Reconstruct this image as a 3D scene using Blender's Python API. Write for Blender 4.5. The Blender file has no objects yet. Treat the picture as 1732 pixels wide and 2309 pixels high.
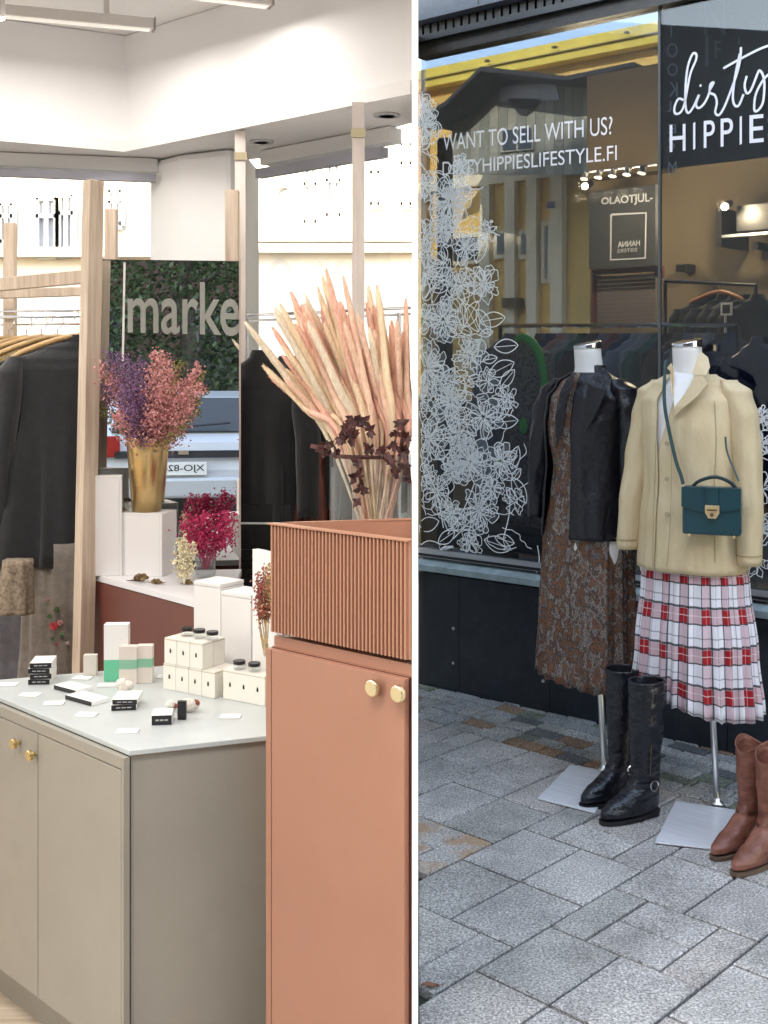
import bpy, math, random
from mathutils import Vector, Matrix
from mathutils.geometry import tessellate_polygon
R = math.radians
rnd = random.Random(7)
SC = bpy.context.scene
COL = SC.collection
# ------------------------------------------------------------------ camera, sky, sun, exposure
F, CX, HY, H = 2680.0, 866.0, 830.0, 1.40      # focal length (px of a 1732 px wide frame), centre, horizon row, eye height (m)
cam = bpy.data.cameras.new('camera'); cam_o = bpy.data.objects.new('camera', cam); COL.objects.link(cam_o)
cam_o.location = (0, 0, H); cam_o.rotation_euler = (R(90), 0, 0)
cam.sensor_fit = 'VERTICAL'; cam.sensor_height = 24.0
cam.lens = 24.0 * F / 2309.0
cam.shift_y = (HY - 1154.5) / 2309.0
cam.shift_x = 0.0
cam.clip_start = 0.05; cam.clip_end = 300
SC.camera = cam_o
W = bpy.data.worlds.new('World'); SC.world = W; W.use_nodes = True
wn = W.node_tree; wn.nodes.clear()
sky = wn.nodes.new('ShaderNodeTexSky'); sky.sky_type = 'NISHITA'; sky.sun_disc = False
SUN_EL, SUN_AZ = R(22), R(200)                  # azimuth clockwise from +Y: behind the camera, a little to the left
sky.sun_elevation = SUN_EL; sky.sun_rotation = SUN_AZ
sky.air_density = 1.0; sky.dust_density = 0.5; sky.ozone_density = 1.2
bg = wn.nodes.new('ShaderNodeBackground'); bg.inputs[1].default_value = 0.15
wo = wn.nodes.new('ShaderNodeOutputWorld')
wn.links.new(sky.outputs[0], bg.inputs[0]); wn.links.new(bg.outputs[0], wo.inputs[0])
sl = bpy.data.lights.new('sun', 'SUN'); sl.energy = 2.0; sl.angle = R(0.5); sl.color = (1, 0.95, 0.87)
so = bpy.data.objects.new('sun', sl); COL.objects.link(so)
sd = Vector((math.sin(SUN_AZ) * math.cos(SUN_EL), math.cos(SUN_AZ) * math.cos(SUN_EL), math.sin(SUN_EL)))
so.rotation_euler = sd.to_track_quat('Z', 'Y').to_euler()
so.location = sd * 40
SC.view_settings.view_transform = 'Standard'; SC.view_settings.look = 'None'
SC.view_settings.gamma = 1.0; SC.view_settings.use_curve_mapping = False
SC.view_settings.exposure = 3.5
SC.view_settings.use_white_balance = True; SC.view_settings.white_balance_temperature = 9100; SC.view_settings.white_balance_tint = 14
SC.render.engine = 'CYCLES'
SC.cycles.max_bounces = 8; SC.cycles.transparent_max_bounces = 12; SC.cycles.diffuse_bounces = 5
SC.cycles.caustics_reflective = False; SC.cycles.caustics_refractive = False

# ------------------------------------------------------------------ helpers
def P(px, py, Y):
    return Vector(((px - CX) / F * Y, Y, H - (py - HY) / F * Y))
def PZ(px, py, z):                               # point of the horizontal plane z seen at a pixel
    return P(px, py, F * (H - z) / (py - HY))
P0 = Vector((0.152, 5.29, 0)); D = Vector((0.7617, -0.6479, 0)); NB = Vector((0.6479, 0.7617, 0))   # shop front line, its direction, its inward normal
def fac(px, py, w=0.0):                          # point of the shop-front plane, w metres behind the glass
    v = Vector(((px - CX) / F, 1, -(py - HY) / F))
    t = (w + P0.dot(NB)) / v.dot(NB)
    return Vector((0, 0, H)) + v * t
def fs(s, z, w=0.0):
    return P0 + D * s + NB * w + Vector((0, 0, z))
def sz(p):
    q = p - P0
    return q.dot(D), p.z
OFF = {}
def tag(o, label=None, cat=None, group=None, kind=None):
    if label: o['label'] = label
    if cat: o['category'] = cat
    if group: o['group'] = group
    if kind: o['kind'] = kind
    return o
def thing(name, label, cat, loc=(0, 0, 0), rot=(0, 0, 0), group=None):
    o = bpy.data.objects.new(name, None); COL.objects.link(o)
    o.empty_display_size = 0.1
    o.location = loc; o.rotation_euler = rot
    OFF[o.name] = Vector(loc)
    return tag(o, label, cat, group)
def obj(name, mb, mat, parent=None, world=True, smooth=False, bevel=0):
    v, f = (mb.v, mb.f) if isinstance(mb, MB) else mb
    off = Vector((0, 0, 0))
    if parent is not None: off = OFF[parent.name]
    if not world: off2 = Vector((0, 0, 0))
    else: off2 = off
    me = bpy.data.meshes.new(name)
    me.from_pydata([tuple(Vector(p) - off2) for p in v], [], f)
    if isinstance(mb, MB) and mb.uv:
        ul = me.uv_layers.new(name='UVMap')
        for lp in me.loops: ul.data[lp.index].uv = mb.uv[lp.vertex_index]
    me.materials.append(mat)
    if smooth: me.polygons.foreach_set('use_smooth', [True] * len(me.polygons))
    me.update()
    o = bpy.data.objects.new(name, me); COL.objects.link(o)
    if parent is not None: o.parent = parent
    OFF[o.name] = off
    if bevel:
        b = o.modifiers.new('bevel', 'BEVEL'); b.width = bevel; b.segments = 2; b.limit_method = 'ANGLE'; b.angle_limit = R(50)
    return o
def clip_poly(pts, p0, n):
    """keep the part of a plan polygon where (p - p0).n > 0"""
    out = []
    for i, a in enumerate(pts):
        b = pts[(i + 1) % len(pts)]; da = (a - p0).dot(n); db = (b - p0).dot(n)
        if da > 0: out.append(a)
        if (da > 0) != (db > 0): out.append(a.lerp(b, da / (da - db)))
    return out
def stone(pts, z, bev, drop, z0=-0.03, tilt=None):
    """a paving stone from a plan polygon: upright sides, small arris, flat top"""
    n = len(pts); ctr = sum(pts, Vector()) / n
    ins = [p + (ctr - p).normalized() * min(bev, (ctr - p).length * 0.3) for p in pts]
    tl = tilt or [0] * n
    v = [Vector((p.x, p.y, z0)) for p in pts] + [Vector((p.x, p.y, z - drop)) for p in pts] + [Vector((p.x, p.y, z)) for p in ins]
    f = [(i, (i + 1) % n, (i + 1) % n + n, i + n) for i in range(n)] + [(i + n, (i + 1) % n + n, (i + 1) % n + 2 * n, i + 2 * n) for i in range(n)] + [tuple(range(2 * n, 3 * n))]
    return MB().add(v, f)
def area(pts): return abs(sum(a.x * b.y - b.x * a.y for a, b in zip(pts, pts[1:] + pts[:1]))) / 2
class MB:
    def __init__(s): s.v = []; s.f = []; s.uv = []
    def add(s, v, f):
        n = len(s.v); s.v += [Vector(p) for p in v]; s.f += [tuple(i + n for i in q) for q in f]; return s
    def box(s, c, sx, sy, sz_, rz=0, ax=None):
        c = Vector(c)
        if ax is None: X = Vector((math.cos(rz), math.sin(rz), 0)); Y = Vector((-math.sin(rz), math.cos(rz), 0))
        else: X = Vector(ax).normalized(); Y = Vector((-X.y, X.x, 0))
        vs = [c + X * (a * sx / 2) + Y * (b * sy / 2) + Vector((0, 0, d * sz_ / 2)) for a in (-1, 1) for b in (-1, 1) for d in (-1, 1)]
        return s.add(vs, [(0, 1, 3, 2), (4, 6, 7, 5), (0, 4, 5, 1), (2, 3, 7, 6), (0, 2, 6, 4), (1, 5, 7, 3)])
    def prism(s, pts, z0, z1):                    # plan polygon, extruded upright (counter-clockwise)
        n = len(pts); ar = sum(pts[i][0] * pts[(i + 1) % n][1] - pts[(i + 1) % n][0] * pts[i][1] for i in range(n))
        if ar < 0: pts = pts[::-1]
        v = [Vector((p[0], p[1], z0)) for p in pts] + [Vector((p[0], p[1], z1)) for p in pts]
        f = [tuple(range(n))[::-1], tuple(range(n, 2 * n))] + [(i, (i + 1) % n, (i + 1) % n + n, i + n) for i in range(n)]
        return s.add(v, f)
    def slab(s, quad, th):                        # quad of 3D points with a thickness along -normal
        q = [Vector(p) for p in quad]; n = (q[1] - q[0]).cross(q[2] - q[0]).normalized() * th
        v = q + [p - n for p in q]; k = len(q)
        return s.add(v, [tuple(range(k)), tuple(range(k, 2 * k))[::-1]] + [(i, i + k, (i + 1) % k + k, (i + 1) % k) for i in range(k)])
    def tube(s, pts, r, n=8, cap=True):
        pts = [Vector(p) for p in pts]; rr = r if isinstance(r, (list, tuple)) else [r] * len(pts)
        rings = []; up = Vector((0.31, 0.17, 0.93))
        for i, p in enumerate(pts):
            t = (pts[min(i + 1, len(pts) - 1)] - pts[max(i - 1, 0)]).normalized()
            a = t.cross(up)
            if a.length < 1e-3: a = t.cross(Vector((1, 0, 0)))
            a.normalize(); b = t.cross(a)
            rings.append([p + (a * math.cos(k * 2 * math.pi / n) + b * math.sin(k * 2 * math.pi / n)) * rr[i] for k in range(n)])
        v = [q for ring in rings for q in ring]
        f = [(i * n + k, i * n + (k + 1) % n, (i + 1) * n + (k + 1) % n, (i + 1) * n + k) for i in range(len(pts) - 1) for k in range(n)]
        if cap: f += [tuple(range(n))[::-1], tuple(range((len(pts) - 1) * n, len(pts) * n))]
        return s.add(v, f)
    def lathe(s, c, prof, n=24, sx=1, sy=1):      # prof: (r, z)
        c = Vector(c); v = []
        for r, z in prof:
            v += [c + Vector((r * sx * math.cos(k * 2 * math.pi / n), r * sy * math.sin(k * 2 * math.pi / n), z)) for k in range(n)]
        m = len(prof)
        f = [(i * n + k, i * n + (k + 1) % n, (i + 1) * n + (k + 1) % n, (i + 1) * n + k) for i in range(m - 1) for k in range(n)]
        if prof[0][0] > 1e-4: f.append(tuple(range(n))[::-1])
        if prof[-1][0] > 1e-4: f.append(tuple(range((m - 1) * n, m * n)))
        return s.add(v, f)
    def ball(s, c, rx, ry=None, rz=None, n=8, m=5):
        ry = ry or rx; rz = rz or rx; c = Vector(c)
        prof = [(max(math.sin(math.pi * i / m), 1e-3), -math.cos(math.pi * i / m)) for i in range(m + 1)]
        k0 = len(s.v); s.lathe((0, 0, 0), prof, n)
        for i in range(k0, len(s.v)): p = s.v[i]; s.v[i] = Vector((c.x + p.x * rx, c.y + p.y * ry, c.z + p.z * rz))
        return s
    def loft(s, secs, n=64, a0=0.0, a1=2 * math.pi, sub=6, folds=(), e=2.2, cap=True, uv=False, seed=0):
        """secs: (z, cx, cy, rx, ry, amp) from bottom to top; smooth between; folds: (freq, phase, twist, weight)"""
        closed = abs(a1 - a0) > 6.28
        rows = []
        m = (len(secs) - 1) * sub
        for j in range(m + 1):
            t = j / sub; i = min(int(t), len(secs) - 2); u = t - i
            p = [secs[max(i - 1, 0)], secs[i], secs[i + 1], secs[min(i + 2, len(secs) - 1)]]
            q = []
            for k in range(6):
                a, b, c2, d2 = (x[k] for x in p)
                if k == 0: q.append(b + (c2 - b) * u)
                else: q.append(b + (c2 - b) * (u * u * (3 - 2 * u)) if True else b)
            rows.append(q)
        N = n if closed else n + 1; v = []; uvs = []
        for z, cx, cy, rx, ry, amp in rows:
            acc = 0; last = None
            for k in range(N):
                a = a0 + (a1 - a0) * k / n
                ca, sa = math.cos(a), math.sin(a)
                rr = (abs(ca) ** e + abs(sa) ** e) ** (-1 / e)
                w = 0
                for fq, ph, tw, wt in folds: w += wt * math.sin(fq * a + ph + tw * z)
                g = 1 + amp * w
                pt = Vector((cx + rx * rr * ca * g, cy + ry * rr * sa * g, z + amp * 0.02 * math.sin(3 * a + seed)))
                v.append(pt)
                if last is not None: acc += (pt - last).length
                last = pt
                uvs.append((acc, z))
        M = len(rows)
        f = []
        for j in range(M - 1):
            for k in range(n):
                k2 = (k + 1) % N
                f.append((j * N + k, j * N + k2, (j + 1) * N + k2, (j + 1) * N + k))
        if closed and cap: f += [tuple(range(N))[::-1], tuple(range((M - 1) * N, M * N))]
        if uv: s.uv += uvs
        return s.add(v, f)

# ------------------------------------------------------------------ materials (procedural)
MATS = {}
def mat(name, col, rough=0.6, metal=0.0, var=0.0, scale=8.0, bump=0.0, bscale=60.0, spec=0.5, sheen=0.0, stretch=None, col2=None, coat=0.0, rvar=0.0, bdist=0.01):
    if name in MATS: return MATS[name]
    m = bpy.data.materials.new(name); m.use_nodes = True; nt = m.node_tree; N = nt.nodes; L = nt.links
    b = N['Principled BSDF']; b.inputs['Base Color'].default_value = (*col, 1); b.inputs['Roughness'].default_value = rough
    b.inputs['Metallic'].default_value = metal; b.inputs['Specular IOR Level'].default_value = spec
    if sheen: b.inputs['Sheen Weight'].default_value = sheen
    if coat: b.inputs['Coat Weight'].default_value = coat; b.inputs['Coat Roughness'].default_value = 0.1
    tc = N.new('ShaderNodeTexCoord'); mp = N.new('ShaderNodeMapping'); L.new(tc.outputs['Object'], mp.inputs[0])
    if stretch: mp.inputs['Scale'].default_value = stretch
    if var or col2:
        nz = N.new('ShaderNodeTexNoise'); nz.inputs['Scale'].default_value = scale; nz.inputs['Detail'].default_value = 6
        nz.inputs['Roughness'].default_value = 0.62
        L.new(mp.outputs[0], nz.inputs['Vector'])
        cr = N.new('ShaderNodeValToRGB'); cr.color_ramp.elements[0].position = 0.36; cr.color_ramp.elements[1].position = 0.64
        lo = tuple(c * (1 - var) for c in col); hi = col2 if col2 else tuple(min(c * (1 + var), 1) for c in col)
        cr.color_ramp.elements[0].color = (*lo, 1); cr.color_ramp.elements[1].color = (*hi, 1)
        L.new(nz.outputs['Fac'], cr.inputs[0]); L.new(cr.outputs[0], b.inputs['Base Color'])
    if bump:
        n2 = N.new('ShaderNodeTexNoise'); n2.inputs['Scale'].default_value = bscale; n2.inputs['Detail'].default_value = 5
        L.new(mp.outputs[0], n2.inputs['Vector'])
        bp = N.new('ShaderNodeBump'); bp.inputs['Strength'].default_value = bump; bp.inputs['Distance'].default_value = bdist
        L.new(n2.outputs['Fac'], bp.inputs['Height']); L.new(bp.outputs[0], b.inputs['Normal'])
    if rvar:
        n3 = N.new('ShaderNodeTexNoise'); n3.inputs['Scale'].default_value = 5; n3.inputs['Detail'].default_value = 7; n3.inputs['Distortion'].default_value = 0.6
        L.new(tc.outputs['Object'], n3.inputs['Vector']); mr = N.new('ShaderNodeMapRange'); mr.inputs[1].default_value = 0.35; mr.inputs[2].default_value = 0.7
        mr.inputs[3].default_value = max(rough - rvar, 0.05); mr.inputs[4].default_value = rough + rvar; L.new(n3.outputs['Fac'], mr.inputs[0]); L.new(mr.outputs[0], b.inputs['Roughness'])
    MATS[name] = m; return m
def emit(name, col, st):
    m = bpy.data.materials.new(name); m.use_nodes = True; b = m.node_tree.nodes['Principled BSDF']
    b.inputs['Base Color'].default_value = (*col, 1); b.inputs['Emission Color'].default_value = (*col, 1); b.inputs['Emission Strength'].default_value = st
    return m
def glass(name, tint, refl, rough=0.0):
    m = bpy.data.materials.new(name); m.use_nodes = True; nt = m.node_tree; N = nt.nodes; L = nt.links; N.clear()
    t = N.new('ShaderNodeBsdfTransparent'); t.inputs[0].default_value = (*tint, 1)
    g = N.new('ShaderNodeBsdfGlossy'); g.inputs['Roughness'].default_value = rough
    fr = N.new('ShaderNodeFresnel'); ge = N.new('ShaderNodeNewGeometry'); io = N.new('ShaderNodeMath'); io.operation = 'MULTIPLY_ADD'; io.inputs[1].default_value = 1 / 1.5 - 1.5; io.inputs[2].default_value = 1.5
    L.new(ge.outputs['Backfacing'], io.inputs[0]); L.new(io.outputs[0], fr.inputs['IOR'])      # same reflectance from either side of the thin pane
    ma = N.new('ShaderNodeMath'); ma.operation = 'ADD'; ma.inputs[1].default_value = refl
    mx = N.new('ShaderNodeMixShader'); o = N.new('ShaderNodeOutputMaterial')
    L.new(fr.outputs[0], ma.inputs[0]); L.new(ma.outputs[0], mx.inputs[0]); L.new(t.outputs[0], mx.inputs[1]); L.new(g.outputs[0], mx.inputs[2]); L.new(mx.outputs[0], o.inputs[0])
    return m
def film(name, col, a):
    m = bpy.data.materials.new(name); m.use_nodes = True; nt = m.node_tree; N = nt.nodes; L = nt.links; N.clear()
    t = N.new('ShaderNodeBsdfTransparent'); d = N.new('ShaderNodeBsdfDiffuse'); d.inputs[0].default_value = (*col, 1)
    mx = N.new('ShaderNodeMixShader'); mx.inputs[0].default_value = a; o = N.new('ShaderNodeOutputMaterial')
    L.new(t.outputs[0], mx.inputs[1]); L.new(d.outputs[0], mx.inputs[2]); L.new(mx.outputs[0], o.inputs[0]); return m
def ramp_noise(name, stops, scale, rough=0.8, detail=8, stretch=(1, 1, 1), bump=0.2, dist=0.0):
    m = bpy.data.materials.new(name); m.use_nodes = True; nt = m.node_tree; N = nt.nodes; L = nt.links
    b = N['Principled BSDF']; b.inputs['Roughness'].default_value = rough
    tc = N.new('ShaderNodeTexCoord'); mp = N.new('ShaderNodeMapping'); mp.inputs['Scale'].default_value = stretch
    nz = N.new('ShaderNodeTexNoise'); nz.inputs['Scale'].default_value = scale; nz.inputs['Detail'].default_value = detail; nz.inputs['Distortion'].default_value = dist
    nz.inputs['Roughness'].default_value = 0.75
    cr = N.new('ShaderNodeValToRGB'); el = cr.color_ramp.elements
    el[0].position = stops[0][0]; el[0].color = (*stops[0][1], 1); el[1].position = stops[-1][0]; el[1].color = (*stops[-1][1], 1)
    for p, c in stops[1:-1]: e = el.new(p); e.color = (*c, 1)
    L.new(tc.outputs['Object'], mp.inputs[0]); L.new(mp.outputs[0], nz.inputs['Vector']); L.new(nz.outputs['Fac'], cr.inputs[0]); L.new(cr.outputs[0], b.inputs['Base Color'])
    bp = N.new('ShaderNodeBump'); bp.inputs['Strength'].default_value = bump; bp.inputs['Distance'].default_value = 0.01
    L.new(nz.outputs['Fac'], bp.inputs['Height']); L.new(bp.outputs[0], b.inputs['Normal'])
    return m
def wood(name, col, col2, axis='Z', rough=0.55):
    st = {'Z': (14, 14, 0.8), 'X': (0.8, 14, 14)}[axis]
    return mat(name, col, rough, var=0.12, col2=col2, scale=4, stretch=st, bump=0.1, bscale=12)
def textmesh(s, mirror=False, bold=0.0, spacing=1.0):
    """flat lettering as triangles, normalised to x 0..1, y 0..1"""
    cu = bpy.data.curves.new('t', 'FONT'); cu.body = s; cu.offset = bold; cu.space_character = spacing
    o = bpy.data.objects.new('t', cu); COL.objects.link(o)
    dg = bpy.context.evaluated_depsgraph_get(); me = o.evaluated_get(dg).to_mesh()
    v = [(p.co.x, p.co.y) for p in me.vertices]; f = [tuple(p.vertices) for p in me.polygons]
    o.evaluated_get(dg).to_mesh_clear(); bpy.data.objects.remove(o); bpy.data.curves.remove(cu)
    x0 = min(p[0] for p in v); x1 = max(p[0] for p in v); y0 = min(p[1] for p in v); y1 = max(p[1] for p in v)
    v = [((a - x0) / (x1 - x0), (b - y0) / (y1 - y0)) for a, b in v]
    if mirror: v = [(1 - a, b) for a, b in v]; f = [q[::-1] for q in f]
    return v, f
def lettering(name, s, tl, tr, br, bl, m, parent, mirror=False, bold=0.0, spacing=1.0):
    v, f = textmesh(s, mirror, bold, spacing); out = []
    for a, b in v:
        out.append(bl.lerp(br, a).lerp(tl.lerp(tr, a), b))
    return obj(name, (out, f), m, parent)
def ribbon(mb, pts, w, nrm):
    pts = [Vector(p) for p in pts]; v = []
    for i, p in enumerate(pts):
        t = (pts[min(i + 1, len(pts) - 1)] - pts[max(i - 1, 0)])
        if t.length < 1e-9: t = Vector((0, 0, 1))
        a = t.normalized().cross(nrm) * (w / 2)
        v += [p + a, p - a]
    mb.add(v, [(2 * i, 2 * i + 1, 2 * i + 3, 2 * i + 2) for i in range(len(pts) - 1)])
def copy_tree(o, loc=None, rz=None, label=None, group=None, parent=None):
    c = o.copy(); COL.objects.link(c)
    if parent is not None: c.parent = parent
    if loc is not None: c.location = loc
    if rz is not None: c.rotation_euler = (0, 0, rz)
    if label: c['label'] = label
    if group: c['group'] = group
    for ch in list(o.children): copy_tree(ch, parent=c)
    return c
def spline(pts, k=8):
    pts = [Vector(p) for p in pts]; out = []
    for i in range(len(pts) - 1):
        a, b, c, d = pts[max(i - 1, 0)], pts[i], pts[i + 1], pts[min(i + 2, len(pts) - 1)]
        for j in range(k):
            t = j / k
            out.append(0.5 * ((2 * b) + (c - a) * t + (2 * a - 5 * b + 4 * c - d) * t * t + (3 * b - a - 3 * c + d) * t ** 3))
    out.append(pts[-1]); return out
M_white = mat('white_paint', (0.80, 0.79, 0.78), 0.6, var=0.02, scale=3, bump=0.05, bscale=90)
M_plaster = mat('white_plaster', (0.86, 0.85, 0.85), 0.85, var=0.02, scale=2, bump=0.12, bscale=140)
M_black = mat('black_plastic', (0.012, 0.012, 0.013), 0.35)
M_brass = mat('brass', (0.75, 0.56, 0.26), 0.25, metal=1.0)
M_steel = mat('brushed_steel', (0.80, 0.80, 0.80), 0.35, metal=1.0, bump=0.05, bscale=30, stretch=(1, 40, 1))
M_chrome = mat('chrome', (0.8, 0.8, 0.82), 0.12, metal=1.0)
M_pine = wood('pale_pine', (0.55, 0.42, 0.32), (0.68, 0.55, 0.44))
M_letter = mat('white_vinyl', (0.85, 0.85, 0.86), 0.6)
# ================================================================== ground, partition
ANG_A, ANG_B = R(47.3), R(-45.3)
VA = Vector((math.cos(ANG_A), math.sin(ANG_A), 0)) * 0.15; VB = Vector((math.cos(ANG_B), math.sin(ANG_B), 0)) * 0.1055
O_T = PZ(932 + 640 / 2.074, 1440 + 1340 / 2.074, 0)
mb = MB(); mb.box((10, 5, -0.47), 160, 160, 0.10)
tag(obj('ground', mb, mat('earth', (0.12, 0.11, 0.10), 0.95, var=0.2, scale=1.0)), kind='structure')
mb = MB(); mb.prism([(-40, -2.2), (40, -2.2), (40, -40), (-40, -40)], -0.38, -0.13)
tag(obj('road', mb, mat('asphalt', (0.05, 0.05, 0.052), 0.9, var=0.25, scale=30, bump=0.3, bscale=200)), kind='structure')
mb = MB(); mb.prism([(-40, 6.4), (40, 14.0), (60, 60), (-60, 60)], -0.38, -0.12)
tag(obj('road', mb, mat('asphalt', (0.05, 0.05, 0.052), 0.9)), kind='structure')
# the joints between the stones show this bed
bed = [(0.02, -2.2), (0.02, 0.6), fs(-0.02, 0)[:2], fs(7.5, 0)[:2], (9.5, -2.2)]
mb = MB(); mb.prism(bed, -0.38, -0.022)
tag(obj('pavement', mb, mat('joint_sand', (0.035, 0.036, 0.032), 0.95, var=0.5, scale=20, bump=0.4, bscale=90, col2=(0.055, 0.065, 0.035))), kind='structure')
pave = bpy.data.objects['pavement']; OFF['pavement'] = Vector((0, 0, 0))
def stone_mat(name, col):
    col = (col[0] * 1.05, col[1] * 1.01, col[2] * 0.95)
    m = ramp_noise(name, [(0.30, tuple(c * 0.30 for c in col)), (0.45, tuple(c * 0.78 for c in col)), (0.54, tuple(c * 1.08 for c in col)), (0.68, tuple(min(c * 1.75, 0.9) for c in col))], 150, rough=0.82, detail=2, bump=0.35)
    nt = m.node_tree; N = nt.nodes; L = nt.links; b = N['Principled BSDF']; src = b.inputs['Base Color'].links[0].from_socket
    geo = N.new('ShaderNodeNewGeometry'); nz = N.new('ShaderNodeTexNoise'); nz.inputs['Scale'].default_value = 4.5; nz.inputs['Detail'].default_value = 9; nz.inputs['Roughness'].default_value = 0.7; L.new(geo.outputs['Position'], nz.inputs['Vector'])
    mr = N.new('ShaderNodeMapRange'); mr.inputs[1].default_value = 0.32; mr.inputs[2].default_value = 0.62; mr.inputs[3].default_value = 0.62; mr.inputs[4].default_value = 1.12; L.new(nz.outputs['Fac'], mr.inputs[0])
    cm = N.new('ShaderNodeCombineColor'); [L.new(mr.outputs[0], cm.inputs[i]) for i in range(3)]
    mx = N.new('ShaderNodeMix'); mx.data_type = 'RGBA'; mx.blend_type = 'MULTIPLY'; mx.inputs[0].default_value = 1; L.new(src, mx.inputs[6]); L.new(cm.outputs[0], mx.inputs[7]); L.new(mx.outputs[2], b.inputs['Base Color'])
    return m
SM = [stone_mat('granite_grey', (0.43, 0.42, 0.42)), stone_mat('granite_light', (0.47, 0.46, 0.46)), stone_mat('granite_dark', (0.385, 0.38, 0.375)), stone_mat('granite_warm', (0.44, 0.415, 0.405))]
# rusty stain belongs to one stone
def rusty(name):
    m = SM[1].copy(); m.name = name; nt = m.node_tree; N = nt.nodes; L = nt.links
    b = N['Principled BSDF']; src = b.inputs['Base Color'].links[0].from_socket
    nz = N.new('ShaderNodeTexNoise'); nz.inputs['Scale'].default_value = 9; tc = N.new('ShaderNodeTexCoord'); L.new(tc.outputs['Object'], nz.inputs['Vector'])
    cr = N.new('ShaderNodeValToRGB'); cr.color_ramp.elements[0].position = 0.42; cr.color_ramp.elements[1].position = 0.6
    mx = N.new('ShaderNodeMix'); mx.data_type = 'RGBA'; mx.inputs[7].default_value = (0.42, 0.22, 0.10, 1)
    ml = N.new('ShaderNodeMath'); ml.operation = 'MULTIPLY'; ml.inputs[1].default_value = 0.75
    L.new(nz.outputs['Fac'], cr.inputs[0]); L.new(cr.outputs[0], ml.inputs[0]); L.new(ml.outputs[0], mx.inputs[0]); L.new(src, mx.inputs[6]); L.new(mx.outputs[2], b.inputs['Base Color'])
    return m
M_rust = rusty('granite_rust_stained')
known = [(0, 2, 0, 1), (0, 1, 1, 3), (1, 2, 1, 3), (0, 2, 3, 4), (-2, 0, 0, 2), (-2, 0, 2, 4), (-1, 1, -2, 0), (-3, -1, -1, 0), (-3, -1, -3, -1), (-1, 1, -4, -2),
         (1, 3, -4, -2), (1, 3, -2, 0), (2, 4, 0, 2), (2, 4, 2, 4), (3, 4, -3, -1), (3, 5, -1, 0), (3, 5, -4, -3), (2, 4, -6, -4), (0, 2, -5, -4), (1, 2, -7, -5), (0, 1, -7, -5),
         (2, 4, -8, -6), (4, 6, -8, -6), (4, 6, -6, -4), (6, 7, -8, -6), (5, 7, -10, -8), (3, 5, -10, -8), (6, 7, -6, -4), (-1, 1, 4, 6), (1, 3, 4, 6), (-4, -2, 0, 2), (4, 5, -3, -1), (5, 6, -4, -2), (4, 6, 0, 2), (5, 7, -2, 0), (6, 7, -4, -2), (4, 5, 2, 4), (5, 7, 2, 4)]
cells = {}
tiles = []
for t in known:
    if any((i, j) in cells for i in range(t[0], t[1]) for j in range(t[2], t[3])): continue
    for i in range(t[0], t[1]):
        for j in range(t[2], t[3]): cells[(i, j)] = 1
    tiles.append(t)
rr = random.Random(3)
for i in range(-16, 7):
    for j in range(-18, 34):
        if (i, j) in cells: continue
        c = O_T + VA * (i + 0.5) + VB * (j + 0.5)
        if c.x < 0.05 or c.y < -1.8: continue
        opts = [(2, 2), (2, 2), (2, 1), (1, 2)]; rr.shuffle(opts)
        for a, b in opts + [(1, 1)]:
            cs = [(i + p, j + q) for p in range(a) for q in range(b)]
            if i + a <= 7 and not any(q in cells for q in cs): break
        for q in cs: cells[q] = 1
        tiles.append((i, i + a, j, j + b))
g = 0.0042
PXW = Vector((1, -0.0261, 0)).normalized()
def tile_mesh(t, name, m, hz):
    a, b, c, d = t
    pts = [O_T + VA * i + VB * j for i, j in ((a, c), (b, c), (b, d), (a, d))]
    ctr = sum(pts, Vector()) / 4
    la = VA.normalized(); lb = VB.normalized()
    pts = [p - la * (g if (p - ctr).dot(la) > 0 else -g) - lb * (g if (p - ctr).dot(lb) > 0 else -g) for p in pts]
    pts = clip_poly(pts, Vector((0.0, 0, 0)) + PXW * 0.0095, PXW)
    if len(pts) < 3 or area(pts) < 0.0012: return None
    return stone(pts, hz, 0.006, 0.004)
# every paver seen is a piece of its own; the far rest is joined
rest = MB(); placed = 0
def part_wall_x(y): return 0.0261 * y
for t in sorted(tiles, key=lambda t: (O_T + VA * (t[0] + t[1]) / 2 + VB * (t[2] + t[3]) / 2 - Vector((0.7, 3.2, 0))).length):
    me = tile_mesh(t, 'paving_stone', None, rr.uniform(-0.0015, 0.0015))
    if me is None: continue
    c = sum(me.v, Vector()) / len(me.v)
    if placed < 190 and c.y > 1.9 and c.x < 2.6:
        obj('paving_stone', me, M_rust if t in ((0, 2, -5, -4), (1, 2, -7, -5), (0, 1, -7, -5)) else rr.choice(SM), pave); placed += 1
    else: rest.add(me.v, me.f)
tag(obj('paving_stone', rest, SM[0], pave), kind='stuff')
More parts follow.
